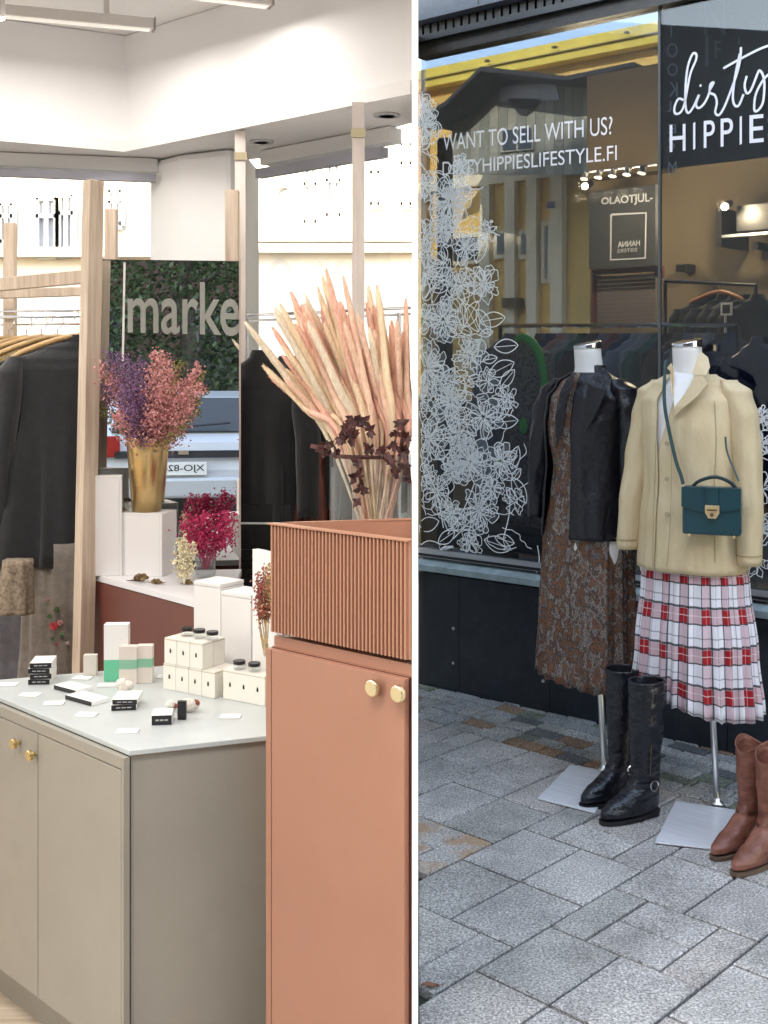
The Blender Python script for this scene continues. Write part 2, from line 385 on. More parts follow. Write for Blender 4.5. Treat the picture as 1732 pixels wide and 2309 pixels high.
# small setts between the big pavers and the shop front
base_i7 = O_T + VA * 7
CB = [stone_mat('sett_' + n, c) for n, c in (('blue', (0.30, 0.325, 0.35)), ('pale', (0.42, 0.43, 0.44)), ('grey', (0.34, 0.35, 0.35)), ('green', (0.19, 0.225, 0.185)), ('brown', (0.30, 0.19, 0.135)), ('dark', (0.13, 0.14, 0.155)))]
nb = VB.normalized(); na = VA.normalized()
row = 0; a = 0.002; cnt = 0
srest = MB()
while a < 1.35:
    hgt = (0.082, 0.07, 0.09, 0.075)[row % 4]
    b = -1.9 + (row % 2) * 0.05
    while b < 4.6:
        wd = rr.uniform(0.075, 0.15)
        c = base_i7 + na * (a + hgt / 2) + nb * (b + wd / 2)
        s_, w_ = (c - P0).dot(D), (c - P0).dot(NB)
        pts = [base_i7 + na * (a + q) + nb * (b + p) for p, q in ((0.003, 0.003), (wd - 0.003, 0.003), (wd - 0.003, hgt - 0.003), (0.003, hgt - 0.003))]
        pts = clip_poly(pts, Vector((0, 0, 0)) + PXW * 0.0095, PXW)
        if pts: pts = clip_poly(pts, P0 - NB * 0.004, -NB)
        if len(pts) > 2 and area(pts) > 0.0006:
            me = stone(pts, rr.uniform(-0.004, 0.002), 0.006, 0.005)
            if cnt < 290 and s_ < 2.2:
                obj('sett', me, rr.choice([CB[0], CB[0], CB[1], CB[1], CB[2], CB[2], CB[3], CB[4], CB[5]]), pave); cnt += 1
            else: srest.add(me.v, me.f)
        b += wd
    a += hgt; row += 1
if srest.v: tag(obj('sett', srest, CB[2], pave), kind='stuff')
# white partition between the boutique and the pavement
ax = Vector((0.0261, 1, 0)).normalized(); px_ = Vector((ax.y, -ax.x, 0))
mb = MB(); h0 = 14 / F * 2.3 / 2
a0 = Vector((0.0261 * 2.3, 2.3, 0)); a1 = Vector((0.0261 * 5.27, 5.27, 0))
mb.prism([(a0 - px_ * h0)[:2], (a0 + px_ * h0)[:2], (a1 + px_ * h0)[:2], (a1 - px_ * h0)[:2]], -0.42, 2.86)
tag(obj('partition_wall', mb, mat('white_lacquer', (0.86, 0.86, 0.86), 0.4)), kind='structure')

# ================================================================== boutique shell (left)
FZ = -0.32; SOF = 2.35; CEI = 2.855
pxw = lambda y: 0.0261 * y - h0
mb = MB(); mb.prism([(-4.2, 1.2), (pxw(1.2) - 0.01, 1.2), (pxw(2.3), 2.3), (pxw(4.7), 4.7), (-0.52, 5.3), (-1.0, 5.6), (-4.2, 5.4)], FZ - 0.14, FZ)
fl = tag(obj('floor', mb, wood('light_oak_floor', (0.50, 0.38, 0.27), (0.62, 0.50, 0.38), 'X', 0.45)), kind='structure')
WR0, WR1 = Vector((-0.516, 5.20, 0)), Vector((0.045, 4.668, 0))      # right window wall
WL0, WL1 = Vector((-4.2, 4.6, 0)), Vector((-1.03, 5.40, 0))          # left window wall
mb = MB(); mb.prism([(-4.3, 0.8), (0.0, 0.8), (pxw(2.3), 2.3), (pxw(4.7), 4.7), (-0.4, 5.32), (-1.1, 5.75), (-4.3, 5.75)], CEI, CEI + 0.15)
tag(obj('ceiling', mb, M_plaster), kind='structure')
# lowered bulkhead over the windows: its near lower corner sits at (-1.127, 5.2)
S0 = PZ(0, 315, SOF); S1 = PZ(283, 340, SOF); S2 = PZ(928, 208, SOF)
# S0..S1 runs to the left, S1..S2 to the right
far = [(pxw(4.60), 4.60), (-0.40, 5.30), (-1.08, 5.68), (-4.2, 5.68)]
SL = S0 + (S0 - S1) * 1.3
mb = MB(); mb.prism([SL[:2], S1[:2], (pxw(S2.y), S2.y)] + far, SOF, CEI - 0.003)
bk = tag(obj('ceiling_bulkhead', mb, M_plaster), kind='structure')
mb = MB()
for a_, b_ in ((SL, S1), (S1, Vector((pxw(S2.y), S2.y, 0)))):
    d_ = (Vector(b_) - Vector(a_)); d_.z = 0; L_ = d_.length; d_.normalize(); c_ = (Vector(a_) + Vector(b_)) / 2
    nr = Vector((d_.y, -d_.x, 0))
    mb.box((c_.x + nr.x * 0.006, c_.y + nr.y * 0.006, SOF + 0.018), L_ - 0.01, 0.012, 0.05, ax=d_)
obj('trim', mb, M_white, bk)
# left wall
mb = MB(); mb.box((-4.25, 3.2, 1.3), 0.1, 4.8, 3.1)
tag(obj('side_wall', mb, M_plaster), kind='structure')
# column
mb = MB()
cl = P(340, 600, 5.42); cr_ = P(556, 600, 5.23)
q = [cl.xy, (cl.x + 0.16, 5.24), (cr_.x - 0.05, 5.10), cr_.xy, (cr_.x + 0.02, 5.6), (cl.x, 5.9)]
mb.prism([tuple(p) for p in q], FZ, SOF - 0.004)
obj_c = tag(obj('column', mb, M_plaster, bevel=0.03), 'white square column standing between the two shop windows', 'column')
# window walls: low wall, frame, header blind, glass
M_frame = mat('grey_window_frame', (0.62, 0.63, 0.66), 0.45)
M_blind = mat('grey_blind_case', (0.33, 0.33, 0.38), 0.5)
G_left = glass('window_glass', (0.97, 0.98, 0.98), 0.0)
def window_wall(A, B, label, mull, hz0, hz1):
    d = (B - A).normalized(); L_ = (B - A).length; c = (A + B) / 2; n = Vector((d.y, -d.x, 0))
    t = thing('shop_window', label, 'window', loc=(c.x, c.y, FZ))
    mb = MB(); mb.box((c.x, c.y, -0.01), L_, 0.12, 0.62, ax=d); obj('lower_wall', mb, M_plaster, t)
    mb = MB(); mb.box((c.x, c.y, 0.32), L_, 0.16, 0.035, ax=d); obj('sill', mb, M_white, t)
    mb = MB(); mb.box((c.x, c.y, (0.34 + SOF) / 2), L_ - 0.06, 0.008, SOF - 0.36, ax=d); obj('pane', mb, G_left, t)
    mb = MB(); mb.box((c.x, c.y, SOF - 0.035), L_, 0.07, 0.06, ax=d); obj('frame', mb, M_white, t)
    mb = MB(); mb.box((c.x + n.x * 0.05, c.y + n.y * 0.05, (hz0 + hz1) / 2), L_ - 0.02, 0.04, hz1 - hz0, ax=d); obj('blind_case', mb, M_blind, t)
    for s_ in mull:
        p = A + d * s_
        mb = MB(); mb.box((p.x, p.y, (0.34 + SOF) / 2), 0.05, 0.07, SOF - 0.42, ax=d); obj('mullion', mb, M_frame, t)
    return t
wr = window_wall(WR0, WR1, 'shop window to the right of the white column, behind the pink stalks', [], 2.222, 2.262)
wl = window_wall(WL0, WL1, 'shop window to the left of the white column, behind the clothes rack', [1.2], 2.235, 2.27)
# faint lettering stickers on the panes (seen from behind)
FV = film('frosted_vinyl', (0.55, 0.6, 0.7), 0.28)
def glass_pt(px, py, A, B, w=-0.02):
    d = (B - A).normalized(); n = Vector((-d.y, d.x, 0))
    v = Vector(((px - CX) / F, 1, -(py - HY) / F)); t = (A.dot(n) + w) / v.dot(n)
    return Vector((0, 0, H)) + v * t
for (cx_, cy_, rx_, ry_, a0_, a1_, A, B, t) in ((300, 490, 33, 72, 60, 300, WL0, WL1, wl), (632, 650, 30, 60, 20, 160, WR0, WR1, wr), (720, 640, 20, 45, 0, 180, WR0, WR1, wr), (775, 640, 22, 48, 0, 200, WR0, WR1, wr)):
    pts = [glass_pt(cx_ + rx_ * math.cos(R(a0_ + (a1_ - a0_) * k / 24)), cy_ - ry_ * math.sin(R(a0_ + (a1_ - a0_) * k / 24)), A, B) for k in range(25)]
    mb = MB(); ribbon(mb, pts, 0.022, ((B - A).normalized().cross(Vector((0, 0, 1))))); obj('sticker', mb, FV, t)
# downlights in the bulkhead
for k, (x, y) in enumerate(((590, 318), (873, 258))):
    c = PZ(x, y, SOF)
    t = thing('downlight', ('recessed round ceiling downlight beside the thin pole left of centre', 'recessed round ceiling downlight nearest the right-hand ceiling pole')[k], 'ceiling light', loc=c, group='downlights in the lowered ceiling')
    mb = MB(); mb.lathe((c.x, c.y, SOF - 0.008), [(0.03, 0.0), (0.05, 0.0), (0.05, 0.007), (0.03, 0.007), (0.03, 0.0)], 28); obj('rim', mb, mat('light_grey_metal', (0.6, 0.6, 0.62), 0.35, metal=0.5), t, smooth=False)
    mb = MB(); mb.lathe((c.x, c.y, SOF - 0.004), [(0.029, 0), (0.029, 0.003)], 28); obj('lens', mb, emit('downlight_lens', (1, 0.95, 0.88), 0.15), t)
# linear lamps hanging under the ceiling
M_lampbody = mat('pale_lamp_body', (0.66, 0.62, 0.60), 0.5)
def linear_lamp(A, B, label, wd=0.055, ht=0.04, e=30):
    d = (B - A).normalized(); L_ = (B - A).length; c = (A + B) / 2
    t = thing('linear_lamp', label, 'ceiling light', loc=c, group='linear lamps under the ceiling')
    mb = MB(); mb.box(c, L_, wd, ht, ax=(d.x, d.y, 0)); obj('housing', mb, M_lampbody, t, bevel=0.004)
    mb = MB(); mb.box(c - Vector((0, 0, ht / 2 + 0.002)), L_ - 0.03, wd - 0.02, 0.006, ax=(d.x, d.y, 0)); obj('diffuser', mb, emit('lamp_diffuser', (0.94, 0.97, 1.0), 0.03), t)
    mb = MB(); mb.box(c + d * (L_ / 2 + 0.003), 0.006, wd + 0.006, ht + 0.006, ax=(d.x, d.y, 0)); obj('end_cap', mb, mat('lamp_cap', (0.35, 0.33, 0.33), 0.5), t)
    for s_ in (-0.35, 0.35):
        p = c + d * (L_ * s_); mb = MB(); mb.box((p.x, p.y, (p.z + ht / 2 + CEI) / 2), 0.02, 0.02, CEI - p.z - ht / 2, ax=d); obj('hanger', mb, M_lampbody, t)
    ld = bpy.data.lights.new('added_room_light', 'AREA'); ld.shape = 'RECTANGLE'; ld.size = L_; ld.size_y = 0.05; ld.energy = e; ld.color = (0.72, 0.83, 1.0)  # area light added under each housing to brighten the room
    lo = bpy.data.objects.new('added_room_light', ld); COL.objects.link(lo); lo.parent = t
    lo.location = (0, 0, -ht / 2 - 0.012); lo.rotation_euler = (0, 0, math.atan2(d.y, d.x))
    return t
LZ = 2.74
A_ = PZ(346, 56, LZ); B_ = PZ(-60, 18, LZ)
linear_lamp(B_ + (B_ - A_) * 0.8, A_, 'long pale linear lamp at the top left under the ceiling', e=1.0)
A_ = PZ(610, 3, LZ); B_ = PZ(440, -18, LZ)
linear_lamp(B_ + (B_ - A_) * 2.0, A_, 'linear lamp end just showing at the top centre of the ceiling', e=1.0)
# extra ceiling lamps added out of view to brighten the room
for x, y in ((-0.75, 1.5), (-2.6, 3.0)):
    linear_lamp(Vector((x - 0.7, y, LZ)), Vector((x + 0.7, y, LZ)), 'added unseen fill lamp over the %s of the shop' % ('till' if x > -1 else 'left-hand side'), e=5.4)
# thin spot with a lit lens at the left edge
c = P(-2, 22, 4.3)
t = thing('spot_lamp', 'small lit white spot lamp at the top left corner', 'ceiling light', loc=c)
mb = MB(); mb.lathe(c, [(0.0, -0.03), (0.022, -0.03), (0.022, 0.04), (0.0, 0.04)], 16); obj('housing', mb, M_lampbody, t)
mb = MB(); mb.lathe(c, [(0.0, -0.034), (0.019, -0.034), (0.019, -0.031), (0.0, -0.031)], 16); obj('lens', mb, emit('spot_lens', (1, 1, 1), 3), t)
# ceiling-hung poles
def pole(px, w, y0, Y, label, base_z=0.35, ht=None, bracket=None):
    zt = H + (HY - y0) / F * Y if ht is None else ht
    c = P(px, y0, Y)
    t = thing('wooden_pole', label, 'pole', loc=(c.x, c.y, FZ), group='wooden poles')
    mb = MB(); mb.box((c.x, c.y, (zt + FZ) / 2), w / F * Y, w / F * Y, zt - FZ); obj('shaft', mb, mat('whitewashed_pole', (0.72, 0.64, 0.60), 0.6, var=0.08, scale=4, stretch=(14, 14, 0.8)), t)
    if bracket:
        b = P(px, bracket, Y - w / F * Y / 2 - 0.004); mb = MB(); mb.box(b, w / F * Y + 0.008, 0.006, 0.03); obj('bracket', mb, mat('dull_brass', (0.45, 0.38, 0.25), 0.4, metal=0.8), t)
    return t
pole(808, 28, 258, 4.25, 'pale pole reaching the lowered ceiling behind the pink stalks', ht=SOF - 0.004, bracket=300)
pole(543, 24, 345, 4.75, 'thin pink-tinged pole reaching the ceiling beside the mirror', ht=SOF - 0.004, bracket=352)
# ================================================================== outside the boutique windows
M_house = [mat('white_render', (0.78, 0.75, 0.72), 0.9, var=0.03), mat('cream_render', (0.78, 0.73, 0.66), 0.9, var=0.03)]
M_pane_far = mat('far_window_pane', (0.50, 0.53, 0.58), 0.15)
M_wframe = mat('far_window_frame', (0.72, 0.72, 0.73), 0.6)
def far_house(x0, x1, Y, top, m, wins, label, arch=None, cornice=()):
    t = thing('town_house', label, 'building', loc=((x0 + x1) / 2, Y, -0.12))
    mb = MB(); mb.prism([(x0, Y), (x1, Y), (x1, Y + 5), (x0, Y + 5)], -0.13, top); obj('wall', mb, m, t)
    for px, py, w, h in wins:
        c = P(px, py, Y); sx = w / F * Y; sy_ = h / F * Y
        mb = MB()
        for sx_, sz_, cx_, cz_ in ((sx, 0.07, 0, sy_ / 2), (sx, 0.10, 0, -sy_ / 2), (0.07, sy_, -sx / 2, 0), (0.07, sy_, sx / 2, 0), (0.05, sy_, 0, 0), (sx, 0.05, 0, sy_ * 0.18)):
            mb.box((c.x + cx_, Y - 0.05, c.z + cz_), sx_ - (0.001 if sx_ > 1 else 0), 0.08 if abs(cx_) + abs(cz_) else 0.07, sz_)
        fr = obj('window_frame', mb, M_wframe, t)
        mb = MB(); mb.box((c.x, Y - 0.008, c.z), sx, 0.015, sy_); obj('pane', mb, M_pane_far, fr)
    for z in cornice:
        mb = MB(); mb.box(((x0 + x1) / 2, Y - 0.09, z), x1 - x0 + 0.1, 0.2, 0.12); obj('cornice', mb, m, t)
    if arch:
        px, py, w, h = arch; c = P(px, py, Y); r = w / F * Y / 2; b = c.z - h / F * Y / 2; tp = c.z + h / F * Y / 2 - r
        pts = [Vector((c.x - r, Y - 0.06, b)), Vector((c.x - r, Y - 0.06, tp))] + [Vector((c.x + r * math.cos(a), Y - 0.06, tp + r * math.sin(a))) for a in [math.pi * (1 - k / 12) for k in range(13)]] + [Vector((c.x + r, Y - 0.06, b))]
        mb = MB(); mb.tube(pts, 0.06, 6); obj('arch_moulding', mb, M_wframe, t)
        mb = MB(); mb.box((c.x, Y - 0.01, (tp + b) / 2), 2 * r - 0.12, 0.02, tp - b); obj('pane', mb, M_pane_far, t)
    return t
far_house(-7.4, -2.62, 15.0, 6.5, M_house[1], [(108, 512, 46, 130), (152, 505, 34, 128), (18, 505, 30, 90), (262, 470, 30, 80)], 'cream town house with tall windows seen through the left shop window', cornice=(2.85,))
far_house(-2.2, 0.40, 16.0, 7.0, M_house[0], [(700, 440, 30, 130), (752, 430, 34, 120), (845, 410, 22, 110), (915, 395, 26, 140)], 'white town house with tall windows seen through the right shop window', arch=(642, 480, 46, 130), cornice=(3.0, 3.15))
mb = MB(); mb.box((-2.41, 20, 3), 0.36, 2, 6.2)
tag(obj('town_house', mb, M_house[1]), 'narrow pale house end in the gap between the town houses', 'building')
# street boards: green and red crossing sign behind the thin pole
t = thing('street_sign', 'green and white street board beyond the glass right of the mirror', 'sign', loc=P(569, 700, 9.0) - Vector((0, 0, 1.0)))
for (y0, y1, c_) in ((632, 680, (0.28, 0.38, 0.16)), (680, 700, (0.75, 0.38, 0.36))):
    a_, b_ = P(556, y0, 9.0), P(582, y1, 9.0); mb = MB(); mb.box((a_ + b_) / 2, b_.x - a_.x, 0.03, a_.z - b_.z); obj('panel', mb, mat('sign_%d' % y0, c_, 0.6), t)
mb = MB(); mb.box((P(569, 700, 9).x, 9.02, 0.85), 0.04, 0.03, 1.9); obj('post', mb, M_frame, t)

# ================================================================== mirror (real mirror), its post, clothes rack
M_mirror = mat('mirror_silver', (0.80, 0.82, 0.82), 0.0, metal=1.0)
ML, MR = P(205, 585, 4.20), P(541, 596, 4.275)
md = (MR - ML); md.z = 0; MW = md.length; md.normalize(); mn = Vector((md.y, -md.x, 0)); MC = (ML + MR) / 2; MC.z = 0
mt_, mb_ = 1.785, 0.40
t = thing('standing_mirror', 'tall mirror with drawn-on reflected lettering reflecting the dark green street', 'mirror', loc=(MC.x, MC.y, FZ))
mb = MB(); mb.box((MC.x - mn.x * 0.010, MC.y - mn.y * 0.010, (mt_ + mb_) / 2), MW, 0.018, mt_ - mb_, ax=md); obj('back_board', mb, M_black, t)
q0 = ML + mn * 0.004; q1 = MR + mn * 0.004
mb = MB(); mb.add([Vector((q0.x, q0.y, mb_)), Vector((q1.x, q1.y, mb_)), Vector((q1.x, q1.y, mt_ - 0.004)), Vector((q0.x, q0.y, mt_ - 0.004))], [(0, 1, 2, 3)]); obj('mirror_glass', mb, M_mirror, t)
mb = MB(); e_ = MR + mn * 0.004; mb.box((e_.x, e_.y, (mt_ + mb_) / 2), 0.006, 0.022, mt_ - mb_ + 0.01, ax=md); obj('edge_strip', mb, mat('pink_beige_trim', (0.55, 0.43, 0.40), 0.5), t)
for sx_ in (-0.42, 0.42):
    c = MC + md * (sx_ * MW); mb = MB(); mb.box((c.x - mn.x * 0.05, c.y - mn.y * 0.05, (mb_ + FZ) / 2 + 0.05), 0.03, 0.03, mb_ - FZ + 0.1, ax=md); obj('leg', mb, M_pine, t)
def mir(px, py, w=0.007):
    v = Vector(((px - CX) / F, 1, -(py - HY) / F)); A = ML + mn * w
    tt = (A.dot(mn)) / v.dot(mn); return Vector((0, 0, H)) + v * tt
M_refl = mat('reflected_lettering', (0.36, 0.37, 0.34), 0.7)  # window lettering reflected in the mirror, drawn on its face
# m a r k + most of the e (its right side is past the mirror edge)
lettering('lettering', 'marke', mir(288, 636), mir(540, 636), mir(540, 758), mir(288, 751), M_refl, t, bold=0.012)
# thin vertical white joint in the glass
mb = MB(); ribbon(mb, [mir(281, 592, 0.008), mir(277, 815, 0.008)], 0.0075, mn); obj('joint_strip', mb, M_white, t)

rk = thing('clothes_rack', 'pale pine clothes rack with metal rails left of the mirror', 'clothes rack', loc=P(205, 900, 4.05).xy.to_3d() + Vector((0, 0, FZ)))
def bar(name, a, b, w, h, m, par):
    d = (b - a); L_ = d.length; c = (a + b) / 2; mb = MB()
    d.normalize(); X = d; Zv = Vector((0, 0, 1)); Yv = X.cross(Zv); Yv = Yv.normalized() if Yv.length > 0.02 else Vector((0, 1, 0)); Zv = Yv.cross(X).normalized()
    vs = [c + X * (i * L_ / 2) + Yv * (j * w / 2) + Zv * (k * h / 2) for i in (-1, 1) for j in (-1, 1) for k in (-1, 1)]
    mb.add(vs, [(0, 1, 3, 2), (4, 6, 7, 5), (0, 4, 5, 1), (2, 3, 7, 6), (0, 2, 6, 4), (1, 5, 7, 3)]); return obj(name, mb, m, par, bevel=0.002)
# near upright (leans a touch)
a_, b_ = P(211, 408, 4.05), P(186, 1540, 4.02)
bar('post', b_ + Vector((0, 0, -0.02)), a_, 0.05, 0.055, M_pine, rk)
a_ = P(251, 472, 4.75); bar('post', Vector((a_.x, a_.y, FZ)), a_, 0.045, 0.045, M_pine, rk)
a_ = P(524, 430, 4.6); bar('post', Vector((a_.x, a_.y, FZ)), a_, 0.055, 0.05, M_pine, rk)
a_ = P(23, 503, 4.9); bar('post', Vector((a_.x, a_.y, FZ)), a_, 0.045, 0.045, M_pine, rk)
bar('rail', P(-70, 648, 4.35), P(194, 624, 4.10), 0.03, 0.046, M_pine, rk)
bar('rail', P(-70, 665, 4.75), P(194, 657, 4.7), 0.03, 0.036, M_pine, rk)
c = P(96, 629, 4.22); mb = MB(); mb.ball(c, 0.012, 0.012, 0.012, 12, 8); mb.lathe((c.x, c.y, c.z - 0.006), [(0.02, 0), (0.02, 0.01)], 14); obj('knob', mb, M_brass, rk, smooth=True)
for (y0, y1, Ya, Yb, r_) in ((716, 712, 4.62, 4.52, 0.007), (703, 700, 4.9, 4.8, 0.005), (733, 730, 5.0, 4.9, 0.005)):
    mb = MB(); mb.tube([P(-90, y0, Ya), P(200, y1, Yb)], r_, 8); obj('hanging_rod', mb, M_chrome, rk)

# ------------------------------------------------------------------ garments on hangers
def cloth(name, col, rough=0.85, col2=None, var=0.15, scale=30, sheen=0.3):
    return mat(name, col, rough, var=var, scale=scale, bump=0.35, bscale=260, sheen=sheen, col2=col2)
M_hwood = wood('hanger_wood', (0.52, 0.30, 0.13), (0.66, 0.42, 0.20), 'X', 0.4)
def hanger(par_loc, ax, hw, drop, label, group, hookh=0.10, m=None):
    """a wooden coat hanger; par_loc is the neck point; ax the shoulder direction"""
    ax = Vector((ax[0], ax[1], 0)).normalized()
    t = thing('coat_hanger', label, 'hanger', loc=par_loc, group=group)
    c = Vector(par_loc)
    pts = [c + ax * (u * hw) + Vector((0, 0, -drop * (abs(u) ** 1.5) + 0.012)) + Vector((-ax.y, ax.x, 0)) * (-0.03 * abs(u)) for u in [k / 8 for k in range(-8, 9)]]
    mb = MB(); mb.tube(pts, [0.006] + [0.011] * 15 + [0.006], 8); obj('bar', mb, m or M_hwood, t, smooth=True)
    hk = [c + Vector((0, 0, 0.01)), c + Vector((0, 0, 0.045))] + [c + Vector((0, 0, 0.045 + 0.028)) + ax * (0.022 * -math.sin(a)) + Vector((0, 0, -0.028 * math.cos(a) )) for a in [0.3 + k * 0.5 for k in range(10)]]
    mb = MB(); mb.tube(hk, 0.0022, 6); obj('hook', mb, M_chrome, t)
    return t
def garment(name, label, cat, c, ax, hw, z0, m, thick=0.055, flare=1.1, sleeves=True, slz=None, group=None, seed=0, collar=None, drop=0.085, hemcurve=0):
    """c: neck point. ax: shoulder direction. A body of cloth with sloping shoulders, folds, and two sleeves"""
    ax = Vector((ax[0], ax[1], 0)).normalized(); rz = math.atan2(ax.y, ax.x)
    t = thing(name, label, cat, loc=c, rot=(0, 0, rz), group=group)
    zt = 0.0; zb = z0 - c[2]; r2 = random.Random(seed)
    fo = [(5, r2.random() * 6, 2.0, 0.5), (9, r2.random() * 6, -1.2, 0.5), (14, r2.random() * 6, 0.6, 0.4)]
    mb = MB(); mb.loft([(zb, 0, 0, hw * 0.86 * flare, thick * 1.25, 0.24), (zb * 0.6, 0, 0, hw * 0.84 * (1 + (flare - 1) * 0.4), thick * 1.1, 0.18), (zb * 0.32, 0, 0, hw * 0.80, thick, 0.05),
                        (-drop * 1.35, 0, 0, hw * 0.93, thick * 0.9, 0.02), (-drop * 0.9, 0, 0, hw * 0.90, thick * 0.8, 0.0), (-drop * 0.35, 0, 0, hw * 0.52, thick * 0.62, 0), (0.0, 0, 0, hw * 0.24, thick * 0.55, 0), (0.022, 0, 0, hw * 0.2, thick * 0.5, 0)], n=72, sub=7, folds=fo, e=2.3)
    obj('body', mb, m, t, world=False, smooth=True)
    if sleeves:
        sl_ = slz if slz is not None else zb * 0.72
        for s_ in (-1, 1):
            mb = MB(); mb.loft([(sl_, s_ * hw * 1.06, -0.02, 0.040, thick * 0.8, 0.06), (sl_ * 0.55, s_ * hw * 1.03, -0.008, 0.046, thick * 0.85, 0.08), (-drop * 1.5, s_ * hw * 0.93, 0, 0.052, thick * 0.86, 0.02), (-drop * 0.72, s_ * hw * 0.84, 0, 0.03, thick * 0.6, 0)], n=28, sub=7, folds=fo, e=2.0)
            obj('sleeve', mb, m, t, world=False, smooth=True)
    if collar:
        mb = MB(); mb.loft([(-0.03, 0, 0, hw * 0.32, thick * 0.85, 0.0), (0.0, 0, 0, hw * 0.27, thick * 0.8, 0.02), (0.035, 0, 0.005, hw * 0.24, thick * 0.72, 0)], n=32, sub=5, folds=fo); obj('collar', mb, collar, t, world=False, smooth=True)
    return t
AXL = (-0.86, -0.51)
def lp(px, py, Y): return tuple(P(px, py, Y))
GL = 'garments on the rack left of the mirror'
K = {'char': cloth('charcoal_wool', (0.020, 0.020, 0.025)), 'black': cloth('black_wool', (0.006, 0.006, 0.008)), 'navy': cloth('navy_wool', (0.008, 0.009, 0.018)),
     'grey': cloth('grey_jersey', (0.13, 0.125, 0.145)), 'lace': ramp_noise('beige_lace', [(0.35, (0.13, 0.10, 0.08)), (0.5, (0.30, 0.23, 0.17)), (0.65, (0.42, 0.34, 0.26))], 60, 0.9, bump=0.6),
     'tweed': ramp_noise('olive_tweed', [(0.35, (0.16, 0.12, 0.03)), (0.5, (0.30, 0.20, 0.08)), (0.65, (0.5, 0.42, 0.3))], 90, 0.9), 'brown': cloth('rust_knit', (0.26, 0.10, 0.05)), 'cream': cloth('cream_knit', (0.60, 0.52, 0.42)),
     'veil': cloth('taupe_tulle', (0.22, 0.185, 0.16))}
garment('coat', 'charcoal wool coat hanging nearest the mirror post on the left rack', 'coat', lp(182, 768, 4.50), AXL, 0.285, 0.66, K['char'], thick=0.06, flare=1.08, slz=-0.80, seed=3, group=GL)
garment('coat', 'black coat hanging second from the mirror post on the left rack', 'coat', lp(130, 782, 4.62), AXL, 0.285, 0.60, K['black'], thick=0.05, seed=5, group=GL)
garment('cardigan', 'lavender grey cardigan tucked between the dark coats', 'cardigan', lp(98, 792, 4.70), AXL, 0.27, 0.50, K['grey'], thick=0.04, seed=6, group=GL)
garment('jacket', 'brown and olive tweed jacket at the left edge of the photo', 'jacket', lp(60, 786, 4.78), AXL, 0.27, 0.55, K['tweed'], thick=0.05, seed=7, group=GL)
garment('sweater', 'rust coloured sweater on the left rack beyond the tweed jacket', 'sweater', lp(20, 778, 4.86), AXL, 0.27, 0.6, K['brown'], thick=0.05, seed=8, group=GL)
garment('sweater', 'cream knitted sweater farthest left on the rack', 'sweater', lp(-22, 775, 4.93), AXL, 0.27, 0.6, K['cream'], thick=0.05, seed=9, group=GL)
# long lace slip and embroidered veil skirt that hang below the coats
lz = thing('lace_dress', 'dark dress with a beige lace cuff band below the charcoal coat', 'dress', loc=lp(30, 1200, 4.42), group=GL)
mb = MB(); c = P(34, 1300, 4.22); mb.loft([(0.53, c.x, c.y, 0.062, 0.05, 0.12), (0.60, c.x, c.y, 0.064, 0.05, 0.08), (0.72, c.x + 0.012, c.y, 0.052, 0.045, 0.05)], n=40, folds=[(7, 0, 3, 1)]); obj('lace_cuff', mb, K['lace'], lz, smooth=True)
mb = MB(); c = P(25, 1400, 4.50); mb.loft([(0.14, c.x, c.y, 0.15, 0.05, 0.10), (0.5, c.x, c.y, 0.13, 0.05, 0.08), (0.8, c.x, c.y, 0.10, 0.05, 0.02)], n=60, folds=[(6, 0.4, 1, 0.6), (11, 2, -1, 0.5)]); obj('skirt', mb, K['grey'], lz, smooth=True)
vz = thing('embroidered_skirt', 'sheer taupe skirt with an embroidered red rose hanging under the coats', 'skirt', loc=lp(120, 1280, 4.42), group=GL)
mb = MB(); c = P(122, 1400, 4.42); mb.loft([(0.2, c.x, c.y, 0.13, 0.04, 0.10), (0.42, c.x, c.y, 0.12, 0.04, 0.08), (0.75, c.x, c.y, 0.10, 0.035, 0.02)], n=90, folds=[(9, 0.4, 1, 0.6), (17, 2, -1, 0.5)]); obj('skirt', mb, K['veil'], vz, smooth=True)
for (px, py, s_, c_, n_) in ((122, 1412, 11, (0.55, 0.05, 0.07), 'rose'), (136, 1404, 7, (0.6, 0.25, 0.25), 'rose'), (112, 1390, 7, (0.08, 0.16, 0.07), 'leaf'), (128, 1375, 8, (0.08, 0.14, 0.06), 'leaf'), (140, 1432, 7, (0.10, 0.18, 0.09), 'leaf'), (118, 1440, 6, (0.10, 0.18, 0.09), 'leaf'), (110, 1352, 6, (0.45, 0.25, 0.25), 'rose'), (152, 1450, 5, (0.5, 0.4, 0.4), 'rose'), (128, 1452, 5, (0.4, 0.1, 0.15), 'rose')):
    c = P(px, py, 4.355); mb = MB(); r2 = random.Random(px)
    for k in range(7):
        a = k * 0.9 + r2.random(); mb.ball(c + Vector((math.cos(a) * s_ / F * 2.2, r2.uniform(-0.003, 0.003), math.sin(a) * s_ / F * 2.2)), s_ / F * 2.2, 0.004, s_ / F * 1.8, 7, 4)
    obj('embroidered_' + n_, mb, mat('thread_%d_%d' % (px, py), c_, 0.8, var=0.3, scale=60), vz)
GH = 'wooden hangers on the left rack'
hl = ['wooden hanger showing above the charcoal coat nearest the mirror post', 'second wooden hanger from the mirror post, over the black coat', 'third wooden hanger from the mirror post, over the grey cardigan', 'fourth wooden hanger from the mirror post, over the tweed jacket', 'wooden hanger over the rust sweater on the left rack', 'wooden hanger farthest left over the cream sweater']
for k, (px, py, Y) in enumerate(((180, 764, 4.48), (130, 766, 4.60), (94, 766, 4.68), (60, 768, 4.76), (20, 768, 4.84), (-22, 768, 4.91))):
    hanger(lp(px, py, Y), AXL, 0.25, 0.085, hl[k], GH)
